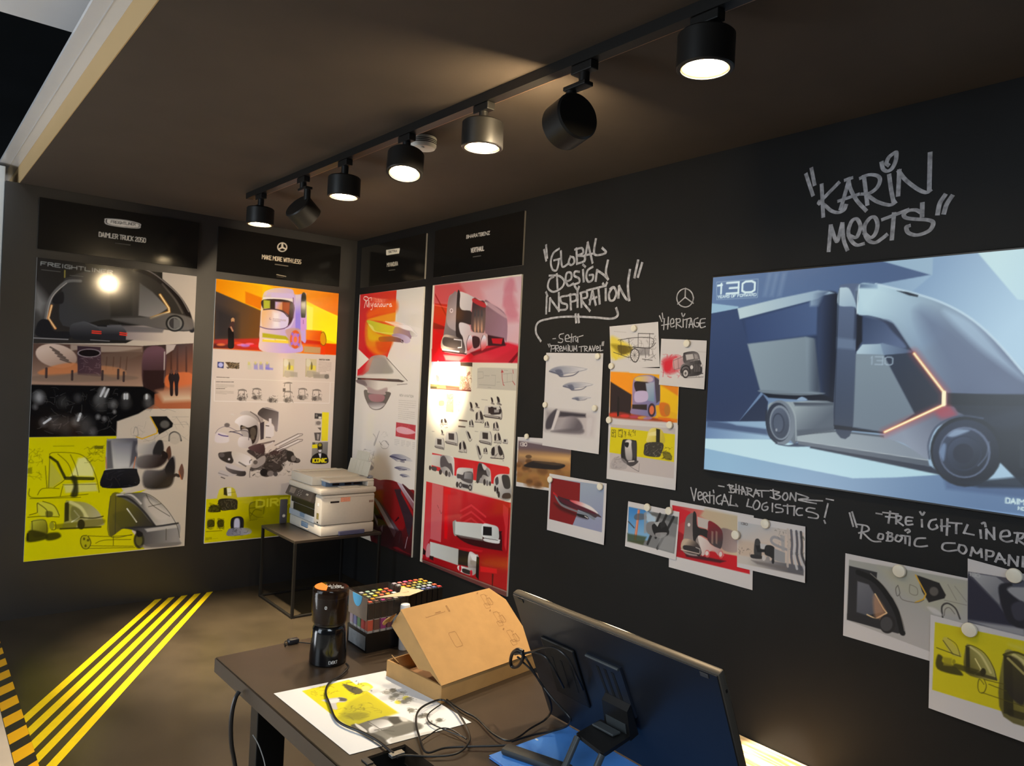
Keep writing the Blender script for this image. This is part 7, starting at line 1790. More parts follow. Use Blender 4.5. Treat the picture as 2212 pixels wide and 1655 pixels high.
def lamp(y, lab, aim=None, dz=0., energy=85, cone=80, lens=None, br=0., cen=None, tilt=(0, 0, -1)):
    p = onTrack(y); z0 = ZC - .0345
    t = thing('track_lamp', (p.x, p.y, z0), lab, 'lamp', 'black round lamps on the track')
    obj('adapter', BX((p.x - .017, p.y - .045, z0 - .028), (p.x + .017, p.y + .045, z0), .003), blk, t)
    if aim is None:
        ax = Vector(tilt).normalized(); c = Vector((p.x, p.y, 2.500 + dz))
        obj('stem', tube(bmesh.new(), [(p.x, p.y, z0 - .028), (p.x, p.y, 2.4995 + dz)], .017, 16), blk, t, True)
        obj('bracket', BX((p.x - .034, p.y - .024, 2.4995 + dz), (p.x + .04, p.y + .024, 2.512 + dz), .004), blk, t)
    else:
        ax = Vector(aim).normalized(); cen = Vector(cen)
        obj('stem', tube(bmesh.new(), [(p.x, p.y, z0 - .028), (p.x, p.y, 2.520)], .017, 16), blk, t, True)
        ya, yb = sorted((p.y - br * .3, p.y + br))
        obj('bracket', BX((p.x - .02, ya, 2.506), (p.x + .02, yb, 2.520), .003), blk, t)
        e_ = p.y + br - math.copysign(.018, br)
        obj('yoke', tube(bmesh.new(), [(p.x, e_, 2.5065), (p.x, e_, cen.z + .045)], .017, 14), blk, t, True)
        c = cen - ax * .048
    M = frame(c, ax)
    r = .076; hh = .096
    b = obj('lamp_body', lathe(bmesh.new(), [(.0005, 0), (r - .006, 0), (r, .006), (r, hh - .003), (r - .003, hh), (r - .012, hh), (r - .012, hh - .014), (.0005, hh - .014)], M, 56), blk, t, True)
    obj('lamp_ring', lathe(bmesh.new(), [(r - .0125, hh - .013), (r - .0125, hh - .004), (r - .016, hh - .005), (r - .024, hh - .011), (r - .024, hh - .013)], M, 56, False), ringm, b, True, label='pale ring around the lens')
    obj('lens', lathe(bmesh.new(), [(.0005, hh - .0125), (r - .0245, hh - .0125), (r - .0245, hh - .0105), (.0005, hh - .0085)], M, 40), lens or lensm, b, True, label='glowing lens')
    l = bpy.data.lights.new('lamp_beam', 'SPOT'); l.color = WARM; l.shadow_soft_size = .04
    l.energy = energy; l.spot_size = math.radians(cone); l.spot_blend = 1.0
    lo = bpy.data.objects.new('lamp_beam', l); COL.objects.link(lo); lo.location = c + ax * (hh + .004)
    lo.rotation_euler = ax.to_track_quat('-Z', 'Y').to_euler()
    lo.parent = b
lamp(-1.045, 'lit downward lamp nearest the back wall, at the far end of the track', energy=1500, cone=48)
lamp(-1.60, 'tilted lamp second from the back wall, its back turned to the far left', (1.138, .27, -.86), energy=700, cone=21, br=-.075, cen=(-1.145, -1.630, 2.392))
lamp(-2.05, 'lit downward lamp third from the back wall', energy=420, cone=72)
lamp(-2.585, 'lit downward lamp beside the white smoke detector', dz=.004, tilt=(-.16, -.20, -1))
lamp(-3.10, 'lit downward lamp in the middle of the track, right of the smoke detector', dz=.014)
lamp(-3.605, 'tilted lamp seen from behind with its round black back, second from the right', (.15, .92, -.14), energy=300, cone=40, br=.075, cen=(-1.092, -3.555, 2.408), lens=lens2)
lamp(-4.055, 'lit downward lamp nearest the camera, top of the photo', dz=.026)

# smoke detector
wp = mat('white_plastic', (226, 222, 214), .4, noise=.02)
sd = thing('smoke_detector', (-.992, -2.522, ZC), 'small round white smoke detector on the ceiling beside the track', 'smoke detector')
M = frame((-.992, -2.522, ZC), (0, 0, -1))
obj('cover', lathe(bmesh.new(), [(.0005, 0), (.055, 0), (.057, .004), (.056, .036), (.050, .046), (.0005, .048)], M, 48), wp, sd, True)
slot = mat('slot_black', (12, 12, 12), .6)
for z in (.014, .021, .028):
    bm = lathe(bmesh.new(), [(.0565, z - .0016), (.0574, z - .0016), (.0574, z + .0016), (.0565, z + .0016), (.0565, z - .0016)], M, 48, False)
    obj('vent_slot', bm, slot, sd, label='black vent slot')
obj('test_button', lathe(bmesh.new(), [(.0005, .0475), (.010, .0475), (.009, .051), (.0005, .051)], Matrix.Translation((-.02, -.02, 0)) @ M, 20), wp, sd, True)

# ------------------------------------------------------------------ printer stand and printer
steel = mat('black_steel', (20, 19, 18), .45, .2, noise=.05)
pt = thing('printer_table', (-.46, -.58, 0), 'low black metal frame table in the corner carrying the printer', 'table')
X0, X1, Y0, Y1, ZT_ = -.762, -.14, -.83, -.262, .495
obj('tabletop', BX((X0, Y0, ZT_ - .018), (X1, Y1, ZT_), .002), mat('table_laminate', (46, 40, 35), .4, noise=.08), pt)
for x in (X0, X1 - .018):
    for y in (Y0, Y1 - .018): obj('leg', BX((x, y, 0), (x + .018, y + .018, ZT_ - .0185), .002), steel, pt)
for y in (Y0, Y1 - .018): obj('bottom_rail', BX((X0 + .0185, y, 0), (X1 - .0185, y + .018, .014), .002), steel, pt)
for x in (X0, X1 - .018): obj('bottom_rail', BX((x, Y0 + .0185, 0), (x + .018, Y1 - .0185, .014), .002), steel, pt)

pw = mat('printer_shell', (196, 190, 181), .5, noise=.02, nscale=60)
pg = mat('printer_blue_grey', (150, 160, 174), .45); pb = mat('printer_blue_tab', (104, 128, 158), .4); pk = mat('printer_dark', (24, 23, 24), .35); pn = mat('printer_panel', (58, 52, 48), .3)
pr_ = thing('office_printer', (-.38, -.545, ZT_), 'white multifunction office printer with paper feeder, on the low black table', 'printer')
px0, px1, py0, py1 = -.578, -.185, -.800, -.286    # front (-x), back, camera side (-y), far side
z0 = ZT_ + .0005
cass = obj('paper_cassette', BX((px0 + .004, py0 + .002, z0), (px1, py1 - .002, z0 + .070), .010), pw, pr_, True)
obj('cassette_handle', BX((px0 - .002, -.60, z0 + .022), (px0 + .005, -.50, z0 + .056), .006), pb, cass, label='blue-grey handle')
obj('handle_lip', BX((px0 - .004, -.612, z0 + .012), (px0 + .005, -.488, z0 + .0215), .004), pw, cass)
obj('cassette_end', BX((-.45, py0 - .016, z0), (-.262, py0 + .0015, z0 + .028), .004), mat('blue_violet_plastic', (78, 80, 110), .4), pr_, label='blue-violet cassette end under the side')
bm = BX((px0, py0, z0 + .071), (px1, py1, z0 + .272), .016)
body_ = obj('printer_body', bm, pw, pr_, True)
obj('output_mouth', BX((px0 - .002, -.70, z0 + .165), (px0 + .02, -.32, z0 + .215), .003), pk, body_, label='black paper output mouth')
obj('output_recess', BX((px0 - .003, -.70, z0 + .115), (px0 + .02, -.36, z0 + .1645), .003), pk, body_)
obj('front_cover', BX((px0 - .006, -.70, z0 + .074), (px0 + .01, -.30, z0 + .114), .004), pg, body_, label='pale blue-grey front flap')
obj('front_tab', BX((px0 - .009, -.56, z0 + .090), (px0 - .0055, -.49, z0 + .116), .003), pb, body_)
Mp = Matrix.Translation((px0 - .012, -.495, z0 + .243)) @ Matrix.Rotation(math.radians(24), 4, 'Y')
cp = obj('control_panel', BX((-.014, -.215, -.035), (.018, .205, .033), .006, Mp), pn, pr_, label='dark tilted control panel')
obj('touch_screen', BX((-.0155, .06, -.018), (-.0135, .15, .022), .001, Mp), mat('panel_screen', (112, 104, 98), .2), cp, label='grey touch screen')
for i in range(4):
    for j in range(2): obj('button', BX((-.0155, -.0 - .035 * j - .01 * (i % 2), -.020 + .012 * i), (-.0135, .012 - .035 * j - .01 * (i % 2), -.015 + .012 * i), .001, Mp), mat('button_grey', (150, 146, 140), .4), cp)
obj('button_mark', BX((-.0155, -.15, .0), (-.0135, -.115, .012), .002, Mp), mat('button_grey', (150, 146, 140), .4), cp)
obj('usb_port', BX((px0 - .0012, -.765, z0 + .195), (px0 + .004, -.745, z0 + .215), .001), mat('port_white', (240, 240, 240), .3), body_)
st = obj('front_sticker', BX((px0 - .0012, -.768, z0 + .11), (px0 + .003, -.735, z0 + .15), .0003), mat('sticker_print', (126, 116, 70), .4, noise=.5, nscale=120), body_, label='small printed sticker')
obj('port_cover', BX((px0 - .0012, -.762, z0 + .084), (px0 + .003, -.742, z0 + .094), .0005), pk, body_)
obj('side_slot', BX((-.515, py0 - .0012, z0 + .218), (-.452, py0 + .004, z0 + .230), .001), pk, body_, label='black slot in the side')
obj('warning_sticker', BX((-.442, py0 - .0012, z0 + .222), (-.372, py0 + .003, z0 + .252), .0003), mat('orange_sticker', (222, 150, 124), .5, noise=.15, nscale=200), body_, label='pale orange sticker')
obj('side_seam', BX((-.56, py0 - .0008, z0 + .252), (px1 + .0, py0 + .003, z0 + .2535)), mat('seam_grey', (120, 116, 110), .6), body_)
obj('side_notch', BX((-.232, py0 - .0014, z0 + .205), (px1 - .012, py0 + .003, z0 + .222), .003), mat('notch_brown', (140, 116, 104), .5), body_)
lid = obj('scanner_lid', BX((px0 - .012, py0 - .008, z0 + .2725), (px1 + .004, py1 + .004, z0 + .312), .012), pw, pr_, True)
bm = BX((px0 + .0, py0 + .16, z0 + .3125), (px1 - .0, py1 - .004, z0 + .376), .010)
fd = obj('document_feeder', bm, pw, pr_, True)
obj('feeder_end', BX((px0 + .016, py1 - .11, z0 + .377), (px1 - .06, py1 - .02, z0 + .382), .002), mat('feeder_top', (206, 200, 190), .45), fd)
bm = BX((px0 + .06, py0 + .022, z0 + .3465), (px1 - .002, py0 + .1595, z0 + .362), .005)
obj('input_tray', bm, pw, fd)
obj('tray_leg', BX((px1 - .05, py0 + .022, z0 + .3125), (px1 - .002, py0 + .1595, z0 + .346), .004), pw, fd)
obj('slot_inside', BX((px0 + .07, py0 + .10, z0 + .3125), (px1 - .055, py0 + .158, z0 + .345), .001), pb, fd, label='blue-grey output slot')
for i, x in enumerate((-.46, -.37, -.30)): obj('roller', BX((x, py0 + .094, z0 + .318), (x + .05, py0 + .0995, z0 + .332), .002), pk, fd)
obj('output_lip', BX((-.44, py0 + .004, z0 + .3125), (-.30, py0 + .06, z0 + .320), .003), pw, fd)
Ms = Matrix.Translation((-.232, -.61, z0 + .376)) @ Matrix.Rotation(math.radians(14), 4, 'Y')
sp_ = obj('paper_support', BX((-.002, -.155, .0), (.004, .145, .100), .001, Ms), mat('clear_grey', (184, 184, 176), .35, noise=.03), pr_, label='upright stepped paper support')
obj('support_extension', BX((.0045, -.095, .02), (.008, .085, .165), .001, Ms), MATS['clear_grey'], sp_)
for yy in (-.06, -.01, .04): obj('support_rib', BX((-.0035, yy, .01), (-.0022, yy + .003, .095), 0, Ms), MATS['clear_grey'], sp_)
bm = BX((px1 - .035, py0 + .03, z0 + .3625), (px1 - .004, py0 + .075, z0 + .384), .008); obj('paper_guide', bm, mat('guide_grey', (120, 120, 130), .4), fd)
obj('guide_tab', BX((px1 - .004, py0 + .03, z0 + .330), (px1 - .0005, py0 + .05, z0 + .350), .001), mat('green_tab', (74, 150, 70), .4), fd, label='green tab')
cs = thing('narrow_case', (-.614, -.274, ZT_), 'slim dark grey case with a round white badge, standing behind the printer', 'case')
cb = obj('case_body', BX((-.640, -.2845, z0), (-.588, -.2635, z0 + .170), .008), mat('dark_grey_case', (62, 60, 66), .5, noise=.05), cs, True)
Mb = frame((-.614, -.2847, z0 + .055), (0, -1, 0))
obj('badge', lathe(bmesh.new(), [(.0005, 0), (.011, 0), (.0105, .0012), (.0005, .0014)], Mb, 24), wp, cb, label='round white badge')
obj('badge_mark', lathe(bmesh.new(), [(.0085, .0015), (.0085, .0019), (.0062, .0019), (.0062, .0015), (.0085, .0015)], Mb, 24, False), pk, cb)

# ------------------------------------------------------------------ desk
ZD = .74
DR = Matrix.Translation((-1.978, -3.118, 0)) @ Matrix.Rotation(math.radians(1.9), 4, 'Z')
deskm = mat('desk_laminate', (58, 47, 37), .34, noise=.10, nscale=14, bump=.05, bscale=400)
desk = thing('desk', (-1.6, -3.9, 0), 'brown sit-stand work desk in the foreground with grinder, box and prints on it', 'desk')
bm = bmesh.new(); tk = .042
outer = [(0, 0), (.70, 0), (.70, -1.75), (0, -1.75)]; hole = [(.066, -.742), (.166, -.742), (.166, -.95), (.066, -.95)]
for zz, flip in ((ZD, 0), (ZD - tk, 1)):
    o_ = [bm.verts.new(DR @ Vector((x, y, zz))) for x, y in outer]; i_ = [bm.verts.new(DR @ Vector((x, y, zz))) for x, y in hole]
    for k in range(4): bm.faces.new((o_[k], o_[(k + 1) % 4], i_[(k + 1) % 4], i_[k]))
    if not flip: top = (o_, i_)
for a_, b_ in ((top[0], o_), (top[1], i_)):
    for k in range(4): bm.faces.new((a_[k], a_[(k + 1) % 4], b_[(k + 1) % 4], b_[k]))
es = [e for e in bm.edges if all(v in top[0] for v in e.verts)]
bmesh.ops.bevel(bm, geom=es, offset=.003, segments=2, affect='EDGES')
dt = obj('desktop', bm, deskm, desk)
obj('cable_tray', BX((.0665, -.9495, ZD - .075), (.1655, -.7425, ZD - tk - .0005), .001, DR), steel, desk, label='black cable tray under the cut-out')
obj('tray_wall', BX((.0665, -.7450, ZD - tk), (.1655, -.7425, ZD - .004), 0, DR), steel, desk, label='black rim of the cut-out')
obj('cut_out_clip', BX((.050, -.775, ZD + .0003), (.0655, -.748, ZD + .004), .001, DR), mat('clip_metal', (84, 82, 82), .3, .7), desk)
for x, y in ((-1.884, -3.22), (-1.38, -3.255), (-1.86, -4.60), (-1.38, -4.60)):
    obj('leg', BX((x, y, .03), (x + .085, y + .055, ZD - tk - .03), .003), steel, desk)
for x in (-1.892, -1.38): obj('foot', BX((x + .01, -4.70, 0), (x + .075, -3.18, .0295), .004), steel, desk)
for y in (-3.255, -4.60): obj('cross_beam', BX((-1.90, y + .005, ZD - tk - .0295), (-1.29, y + .05, ZD - tk - .0005), .002), steel, desk)

# desk print
dp = printed('paper_print', ART['desk_print'], printmat('desk_paper_print', .5, spec=.3), .0004, .0, edge=(226, 226, 224)); dp['label'] = 'large white sheet with yellow truck collage lying flat on the desk'; dp['category'] = 'print'

# ------------------------------------------------------------------ coffee grinder
gx, gy = -1.722, -3.315
gl = mat('grinder_black', (15, 15, 17), .16, coat=.3)
gr = thing('coffee_grinder', (gx, gy, ZD), 'black coffee grinder with smoky lid, standing on the desk', 'grinder')
M = Matrix.Translation((gx, gy, ZD + .0005))
gb = obj('base', lathe(bmesh.new(), [(.0005, 0), (.049, 0), (.0525, .004), (.0525, .020), (.0500, .060), (.0475, .090), (.0465, .100), (.043, .107), (.040, .110), (.0005, .110)], M, 56), gl, gr, True)
smoky = bpy.data.materials.new('smoky_lid'); smoky.use_nodes = True; b_ = smoky.node_tree.nodes['Principled BSDF']
b_.inputs['Base Color'].default_value = tuple(lin((46, 30, 20))) + (1,); b_.inputs['Alpha'].default_value = .42; b_.inputs['Roughness'].default_value = .08
gt = obj('lid', lathe(bmesh.new(), [(.041, .1105), (.0455, .116), (.0500, .120), (.0515, .150), (.0520, .205), (.0508, .214), (.048, .217), (.0005, .2172), (.0005, .2142), (.047, .214), (.049, .204), (.0485, .150), (.047, .122), (.041, .1135), (.041, .1105)], M, 56, False), smoky, gr, True, label='smoky brown see-through lid')
obj('grinding_bowl', lathe(bmesh.new(), [(.0005, .111), (.0445, .1115), (.0455, .118), (.0475, .14), (.047, .19), (.044, .19), (.044, .13), (.0005, .125)], M, 48), mat('bowl_dark', (40, 34, 30), .3), gr, True)
bm = prism(bmesh.new(), [M @ Vector((-.008, .004, .2174))] + [M @ Vector((.046 * math.cos(a), .046 * math.sin(a), .2174)) for a in np.linspace(math.radians(100), math.radians(228), 18)], (0, 0, .0007))
obj('orange_reflection', bm, mat('reflection_orange', (255, 122, 12), .5), gr, label='orange reflection on the lid top, built as a flat sector')  # a reflection in the smoky lid, modelled as a flat orange piece
def surf_text(name, txt, M, r, z, a0, a1, hgt, m, parent, wd=.0009):
    """raised lettering on a round wall of radius r"""
    bm = bmesh.new(); n = len(txt)
    for i, ch in enumerate(txt):
        for st in glyph(ch):
            P = []
            for (xa, ya), (xb, yb) in zip(st, st[1:]):
                q = []
                for x, y in ((xa, ya), (xb, yb)):
                    a = a0 + (a1 - a0) * (i + .1 + .75 * x) / n; q.append(M @ Vector((r * math.cos(a), r * math.sin(a), z + hgt * y)))
                if (q[0] - q[1]).length > 1e-6: tube(bm, q, wd, 5)
    return obj(name, bm, m, parent)
ink = mat('white_ink', (206, 206, 206), .5)
ca = math.atan2(-5.277 - gy, -2.689 - gx)
surf_text('brand_lettering', 'EWBKT', M, .0523, .010, ca + .05, ca + .55, .0085, ink, gb, .0007)
surf_text('lid_mark', 'O', M, .0516, .166, ca - .28, ca - .16, .007, ink, gt, .0012)
bm = bmesh.new()
for row, (txt, y0_, h_) in enumerate((('IIII', .010, .008), ('GRINDER', -.006, .010), ('CAFE', -.022, .010))):
    n = len(txt)
    vd = Vector((math.cos(ca), math.sin(ca), 0)); rt = Vector((-vd.y, vd.x, 0))
    for i, ch in enumerate(txt):
        for stt in glyph(ch):
            for (xa, ya), (xb, yb) in zip(stt, stt[1:]):
                q = [M @ (rt * (-.016 + .008 * row + .038 * (i + .8 * x) / n) - vd * (y0_ + h_ * y) + Vector((0, 0, .2176))) for x, y in ((xa, ya), (xb, yb))]
                if (q[0] - q[1]).length > 1e-6: tube(bm, q, .0006, 5)
obj('lid_print', bm, ink, gt, label='white print on the lid top')

# ------------------------------------------------------------------ markers in a clear case, and the second set behind
CASE = (-1.602, -1.462, -3.322, -3.196)
mc = thing('marker_case', (-1.53, -3.26, ZD), 'clear plastic marker case with black base and open beige lid flap', 'marker case')
clear = bpy.data.materials.new('clear_plastic'); clear.use_nodes = True; b_ = clear.node_tree.nodes['Principled BSDF']
b_.inputs['Base Color'].default_value = (.16, .12, .09, 1); b_.inputs['Roughness'].default_value = .15; b_.inputs['Alpha'].default_value = .16
cx0, cx1, cy0, cy1 = CASE
bm = bmesh.new(); zb = ZD + .0005
box(bm, (cx0, cy0, zb), (cx1, cy1, zb + .004)); 
for lo, hi in (((cx0, cy0, zb + .004), (cx1, cy0 + .002, zb + .058)), ((cx0, cy1 - .002, zb + .004), (cx1, cy1, zb + .058)), ((cx0, cy0 + .002, zb + .004), (cx0 + .002, cy1 - .002, zb + .058)), ((cx1 - .002, cy0 + .002, zb + .004), (cx1, cy1 - .002, zb + .058))): box(bm, lo, hi)
cbase = obj('case_base', bm, mat('case_black', (20, 20, 21), .25), mc, label='black base of the case')
obj('base_label', prism(bmesh.new(), [(cx0 - .0006, cy0 + .008, zb + .006), (cx0 - .0006, cy1 - .012, zb + .006), (cx0 - .0006, cy1 - .012, zb + .048), (cx0 - .0006, cy0 + .008, zb + .048)], (.0005, 0, 0)), mat('label_grey', (116, 118, 120), .3, noise=.2, nscale=50), cbase, label='grey label on the base')
bm = bmesh.new(); zt = zb + .166
for lo, hi in (((cx0, cy0, zb + .0585), (cx1, cy0 + .0012, zt)), ((cx0, cy1 - .0012, zb + .0585), (cx1, cy1, zt)), ((cx0, cy0 + .0012, zb + .0585), (cx0 + .0012, cy1 - .0012, zt)), ((cx1 - .0012, cy0 + .0012, zb + .0585), (cx1, cy1 - .0012, zt))): box(bm, lo, hi)
cw = obj('case_wall', bm, clear, mc, label='clear plastic walls')
beige = mat('beige_card', (190, 168, 136), .6, noise=.05)
obj('case_sleeve', BX((cx0 - .001, cy0 + .004, zb + .094), (cx0 - .0003, cy1 - .004, zt - .004)), mat('brown_sleeve', (132, 112, 94), .5, noise=.08), cw, label='brownish film on the upper wall')
bm = prism(bmesh.new(), [(cx0 + .02, cy0 - .003, zt - .002), (cx1 - .01, cy0 - .018, zt - .008), (cx1 + .052, cy0 - .004, zt - .004), (cx1 + .0, cy0 + .045, zt + .002), (cx1 - .03, cy0 + .004, zt)], (0, 0, .0012))
obj('lid_flap', bm, beige, mc, label='folded beige lid flap')
bm = bmesh.new(); pts = []
for a in np.linspace(0, math.pi, 14): pts.append((cx0 - .0022, cy0 + .066 + .030 * math.cos(a), zt - .004 - .036 * math.sin(a)))
obj('blue_label', prism(bm, pts, (.0008, 0, 0)), mat('light_blue_label', (88, 176, 216), .5), mc, label='light blue half-round label')
capk = mat('marker_cap_black', (18, 17, 18), .35)
barrel = mat('marker_barrel', (206, 202, 200), .35)
def marker_kind(rgb, cname):
    key = cname.replace(' ', '_'); tip = mat('ink_' + key, rgb, .45)
    t = bpy.data.objects.new('marker', None); t.empty_display_size = .02
    COL.objects.link(t); t['category'] = 'marker'
    s = .0088
    obj('barrel', BX((-s, -s, 0), (s, s, .142), .0022), barrel, t)
    obj('cap', BX((-s - .0006, -s - .0006, .092), (s + .0006, s + .0006, .1425), .0024), capk, t)
    obj('foot_cap', BX((-s - .0005, -s - .0005, 0), (s + .0005, s + .0005, .036), .0022), capk, t)
    obj('colour_band', BX((-s - .0004, -s - .0004, .058), (s + .0004, s + .0004, .0915), .0018), tip, t)
    obj('cap_end', BX((-s + .0026, -s + .0026, .1426), (s - .0026, s - .0026, .1455), .001), tip, t)
    return t
PAL = {'grey': (170, 172, 180), 'lilac': (196, 170, 182), 'mint': (160, 190, 172), 'sage': (140, 156, 120), 'lime': (206, 216, 40), 'coral': (240, 96, 70), 'yellow': (240, 200, 20), 'orange': (240, 156, 40), 'red': (226, 56, 56), 'brown': (120, 76, 68), 'pink': (240, 90, 140), 'ochre': (206, 160, 70), 'olive': (150, 146, 60), 'blue': (82, 100, 160), 'white': (222, 222, 214), 'magenta': (176, 40, 140), 'plum': (110, 44, 76), 'green': (96, 150, 100), 'violet': (124, 124, 176), 'rose': (226, 120, 120), 'vermilion': (240, 90, 50), 'pale green': (196, 214, 170)}
proto = {}
ORD = ('first', 'second', 'third', 'fourth', 'fifth', 'sixth')
def place_marker(cname, loc, lab, group):
    if cname not in proto: o = proto[cname] = marker_kind(PAL[cname], cname)
    else:
        src = proto[cname]; o = src.copy(); COL.objects.link(o)
        for ch in src.children:
            c = ch.copy(); COL.objects.link(c); c.parent = o
    o.location = loc; o['label'] = lab; o['group'] = group
G1 = [['lilac', 'grey', 'mint', 'sage', 'lime', 'coral'], ['violet', 'olive', 'pale green', 'ochre', 'vermilion', 'red'], ['green', 'sage', 'yellow', 'coral', 'orange', 'white'], ['red', 'orange', 'brown', 'rose', 'plum', 'blue'], ['coral', 'brown', 'magenta', 'plum', 'white', 'violet']]
for r in range(5):
    for c in range(6):
        x = cx0 + .0135 + c * .0223; y = cy1 - .0135 - r * .0245
        place_marker(G1[r][c], (x, y, zb + .0045), '%s marker in clear case, %s row from back, %s from left' % (G1[r][c], ORD[r], ORD[c]), 'markers in the clear case')
G2 = [['lilac', 'rose', 'pink', 'red', 'vermilion', 'ochre'], ['grey', 'coral', 'brown', 'ochre', 'lime', 'orange'], ['yellow', 'orange', 'olive', 'sage', 'olive', 'mint'], ['sage', 'olive', 'mint', 'grey', 'white', 'vermilion'], ['green', 'grey', 'blue', 'violet', 'blue', 'red']]
for r in range(5):
    for c in range(6):
        x = -1.440 + c * .0203 + r * .002; y = -3.196 - r * .0245
        place_marker(G2[r][c], (x, y, ZD + .0135), '%s marker behind cardboard box, %s row from back, %s from left' % (G2[r][c], ORD[r], ORD[c]), 'markers behind the cardboard box')
obj('marker_tray', BX((-1.445, -3.315, ZD + .0005), (-1.290, -3.178, ZD + .013), .003), capk, label='low black tray holding the open set of markers behind the cardboard box', cat='tray')
ws = thing('white_bottle', (-1.488, -3.347, ZD), 'white round-capped bottle standing between the marker case and the cardboard box', 'bottle')
M = Matrix.Translation((-1.488, -3.347, ZD + .0005)); wb = mat('white_cap', (240, 240, 238), .35)
obj('body', lathe(bmesh.new(), [(.0005, 0), (.015, 0), (.0155, .002), (.0155, .075), (.0005, .075)], M, 32), mat('bottle_body', (226, 226, 226), .35), ws, True)
obj('cap', lathe(bmesh.new(), [(.0005, .0755), (.0152, .0755), (.0152, .132), (.0135, .137), (.010, .1385), (.0005, .139)], M, 32), wb, ws, True)

# ------------------------------------------------------------------ cardboard mailer box, lid half open
kraft = mat('kraft_card', (182, 140, 86), .72, noise=.05, nscale=30, bump=.08, bscale=500)
kraft_in = mat('kraft_inside', (150, 112, 78), .8, noise=.06)
cbx = thing('cardboard_box', (-1.44, -3.60, ZD), 'open brown cardboard mailer box with raised lid, lying on the desk', 'box')
P0 = Vector((-1.605, -3.727, ZD + .0006)); ex = Vector((.369, .047, 0)); ey = Vector((-.046, .226, 0)); Lx, Ly = ex.length, ey.length
ex.normalize(); ey = (ey - ex * ey.dot(ex)); Ly = ey.length; ey.normalize()
MB = Matrix(((ex.x, ey.x, 0, P0.x), (ex.y, ey.y, 0, P0.y), (0, 0, 1, P0.z), (0, 0, 0, 1)))
H = .045; t_ = .003
bm = bmesh.new(); box(bm, (0, 0, 0), (Lx, Ly, t_), 0, MB)
for lo, hi in (((0, 0, t_), (Lx, t_, H)), ((0, Ly - t_, t_), (Lx, Ly, H)), ((0, t_, t_), (t_ * 2, Ly - t_, H)), ((Lx - 2 * t_, t_, t_), (Lx, Ly - t_, H))): box(bm, lo, hi, .0006, MB)
tray_ = obj('tray', bm, kraft, cbx)
obj('tuck_ear', prism(bmesh.new(), [MB @ Vector(p) for p in ((.012, Ly - .035, H), (.030, Ly - .035, H - .02), (.030, Ly - .004, H - .02), (.012, Ly - .004, H + .012))], MB.to_3x3() @ Vector((.002, 0, 0))), kraft, tray_)
obj('tray_liner', BX((t_ * 2.2, t_ * 1.2, t_ + .0003), (Lx - t_ * 2.2, Ly - t_ * 1.2, t_ + .001), 0, MB), kraft_in, tray_)
ang = math.radians(40)
ML = MB @ Matrix.Translation((0, 0, H + .0008)) @ Matrix.Rotation(ang, 4, 'X')
bm = prism(bmesh.new(), [ML @ Vector(p) for p in ((-.002, -.0005, 0), (Lx + .002, -.0005, 0), (Lx + .002, Ly * .80, 0), (Lx - .034, Ly + .004, 0), (-.002, Ly + .004, 0))], ML.to_3x3() @ Vector((0, 0, t_)))
lidp = obj('lid', bm, kraft, cbx, label='raised lid panel')
fl = .062
bm = prism(bmesh.new(), [ML @ Vector(p) for p in ((-.002, .004, -.0003), (-.002, Ly + .002, -.0003), (-.002, Ly - .002, -fl), (-.002, Ly * .35, -fl * .75), (-.002, .05, -.012))], ML.to_3x3() @ Vector((t_, 0, 0)))
obj('lid_side', bm, kraft, lidp)
bm = prism(bmesh.new(), [ML @ Vector(p) for p in ((Lx - .003, .02, -.0003), (Lx - .003, Ly * .79, -.0003), (Lx - .003, Ly * .7, -.03), (Lx - .003, .03, -.012))], ML.to_3x3() @ Vector((t_, 0, 0)))
obj('lid_side', bm, kraft, lidp)
bm = BX((.006, Ly + .001, -fl), (Lx - .04, Ly + .004, -.0003), .0008, ML); obj('lid_front', bm, kraft, lidp)
ear = [ML @ Vector((.012 - .004, Ly + .0045, -.035 + 0.0))]
pts = [(-.004, Ly + .005, -.018), (-.004, Ly + .005, -.055)] + [(-.012 - .022 * math.sin(a), Ly + .005, -.036 - .02 * math.cos(a) - .010) for a in np.linspace(2.7, .4, 8)]
obj('lid_tab', prism(bmesh.new(), [ML @ Vector(p) for p in pts], ML.to_3x3() @ Vector((0, .002, 0))), kraft, lidp, label='rounded tuck tab')
inkb = mat('box_ink', (150, 108, 64), .7)
def line_on_lid(bm, pts, wd=.0011):
    P = [Vector((u * Lx, v * Ly, t_ + .0004)) for u, v in pts]
    for a_, b2 in zip(P, P[1:]):
        d_ = (b2 - a_).normalized() * wd * .5; n_ = Vector((-d_.y, d_.x, 0))
        vs = [bm.verts.new(ML @ q) for q in (a_ - d_ + n_, b2 + d_ + n_, b2 + d_ - n_, a_ - d_ - n_)]; bm.faces.new(vs)
bm = bmesh.new()
def rr(cx_, cy_, w_, h_): return [(cx_ - w_ * .4, cy_ - h_ / 2), (cx_ + w_ * .4, cy_ - h_ / 2), (cx_ + w_ / 2, cy_ - h_ * .4), (cx_ + w_ / 2, cy_ + h_ * .4), (cx_ + w_ * .4, cy_ + h_ / 2), (cx_ - w_ * .4, cy_ + h_ / 2), (cx_ - w_ / 2, cy_ + h_ * .4), (cx_ - w_ / 2, cy_ - h_ * .4), (cx_ - w_ * .4, cy_ - h_ / 2)]
line_on_lid(bm, rr(.315, .47, .07, .20)); line_on_lid(bm, [(.17, .835), (.36, .85), (.36, .86)]); line_on_lid(bm, [(.17, .835), (.17, .85)]); line_on_lid(bm, [(.27, .862), (.32, .866)], .003); line_on_lid(bm, [(.395, .84), (.395, .92), (.405, .92), (.405, .84), (.395, .84)], .002)
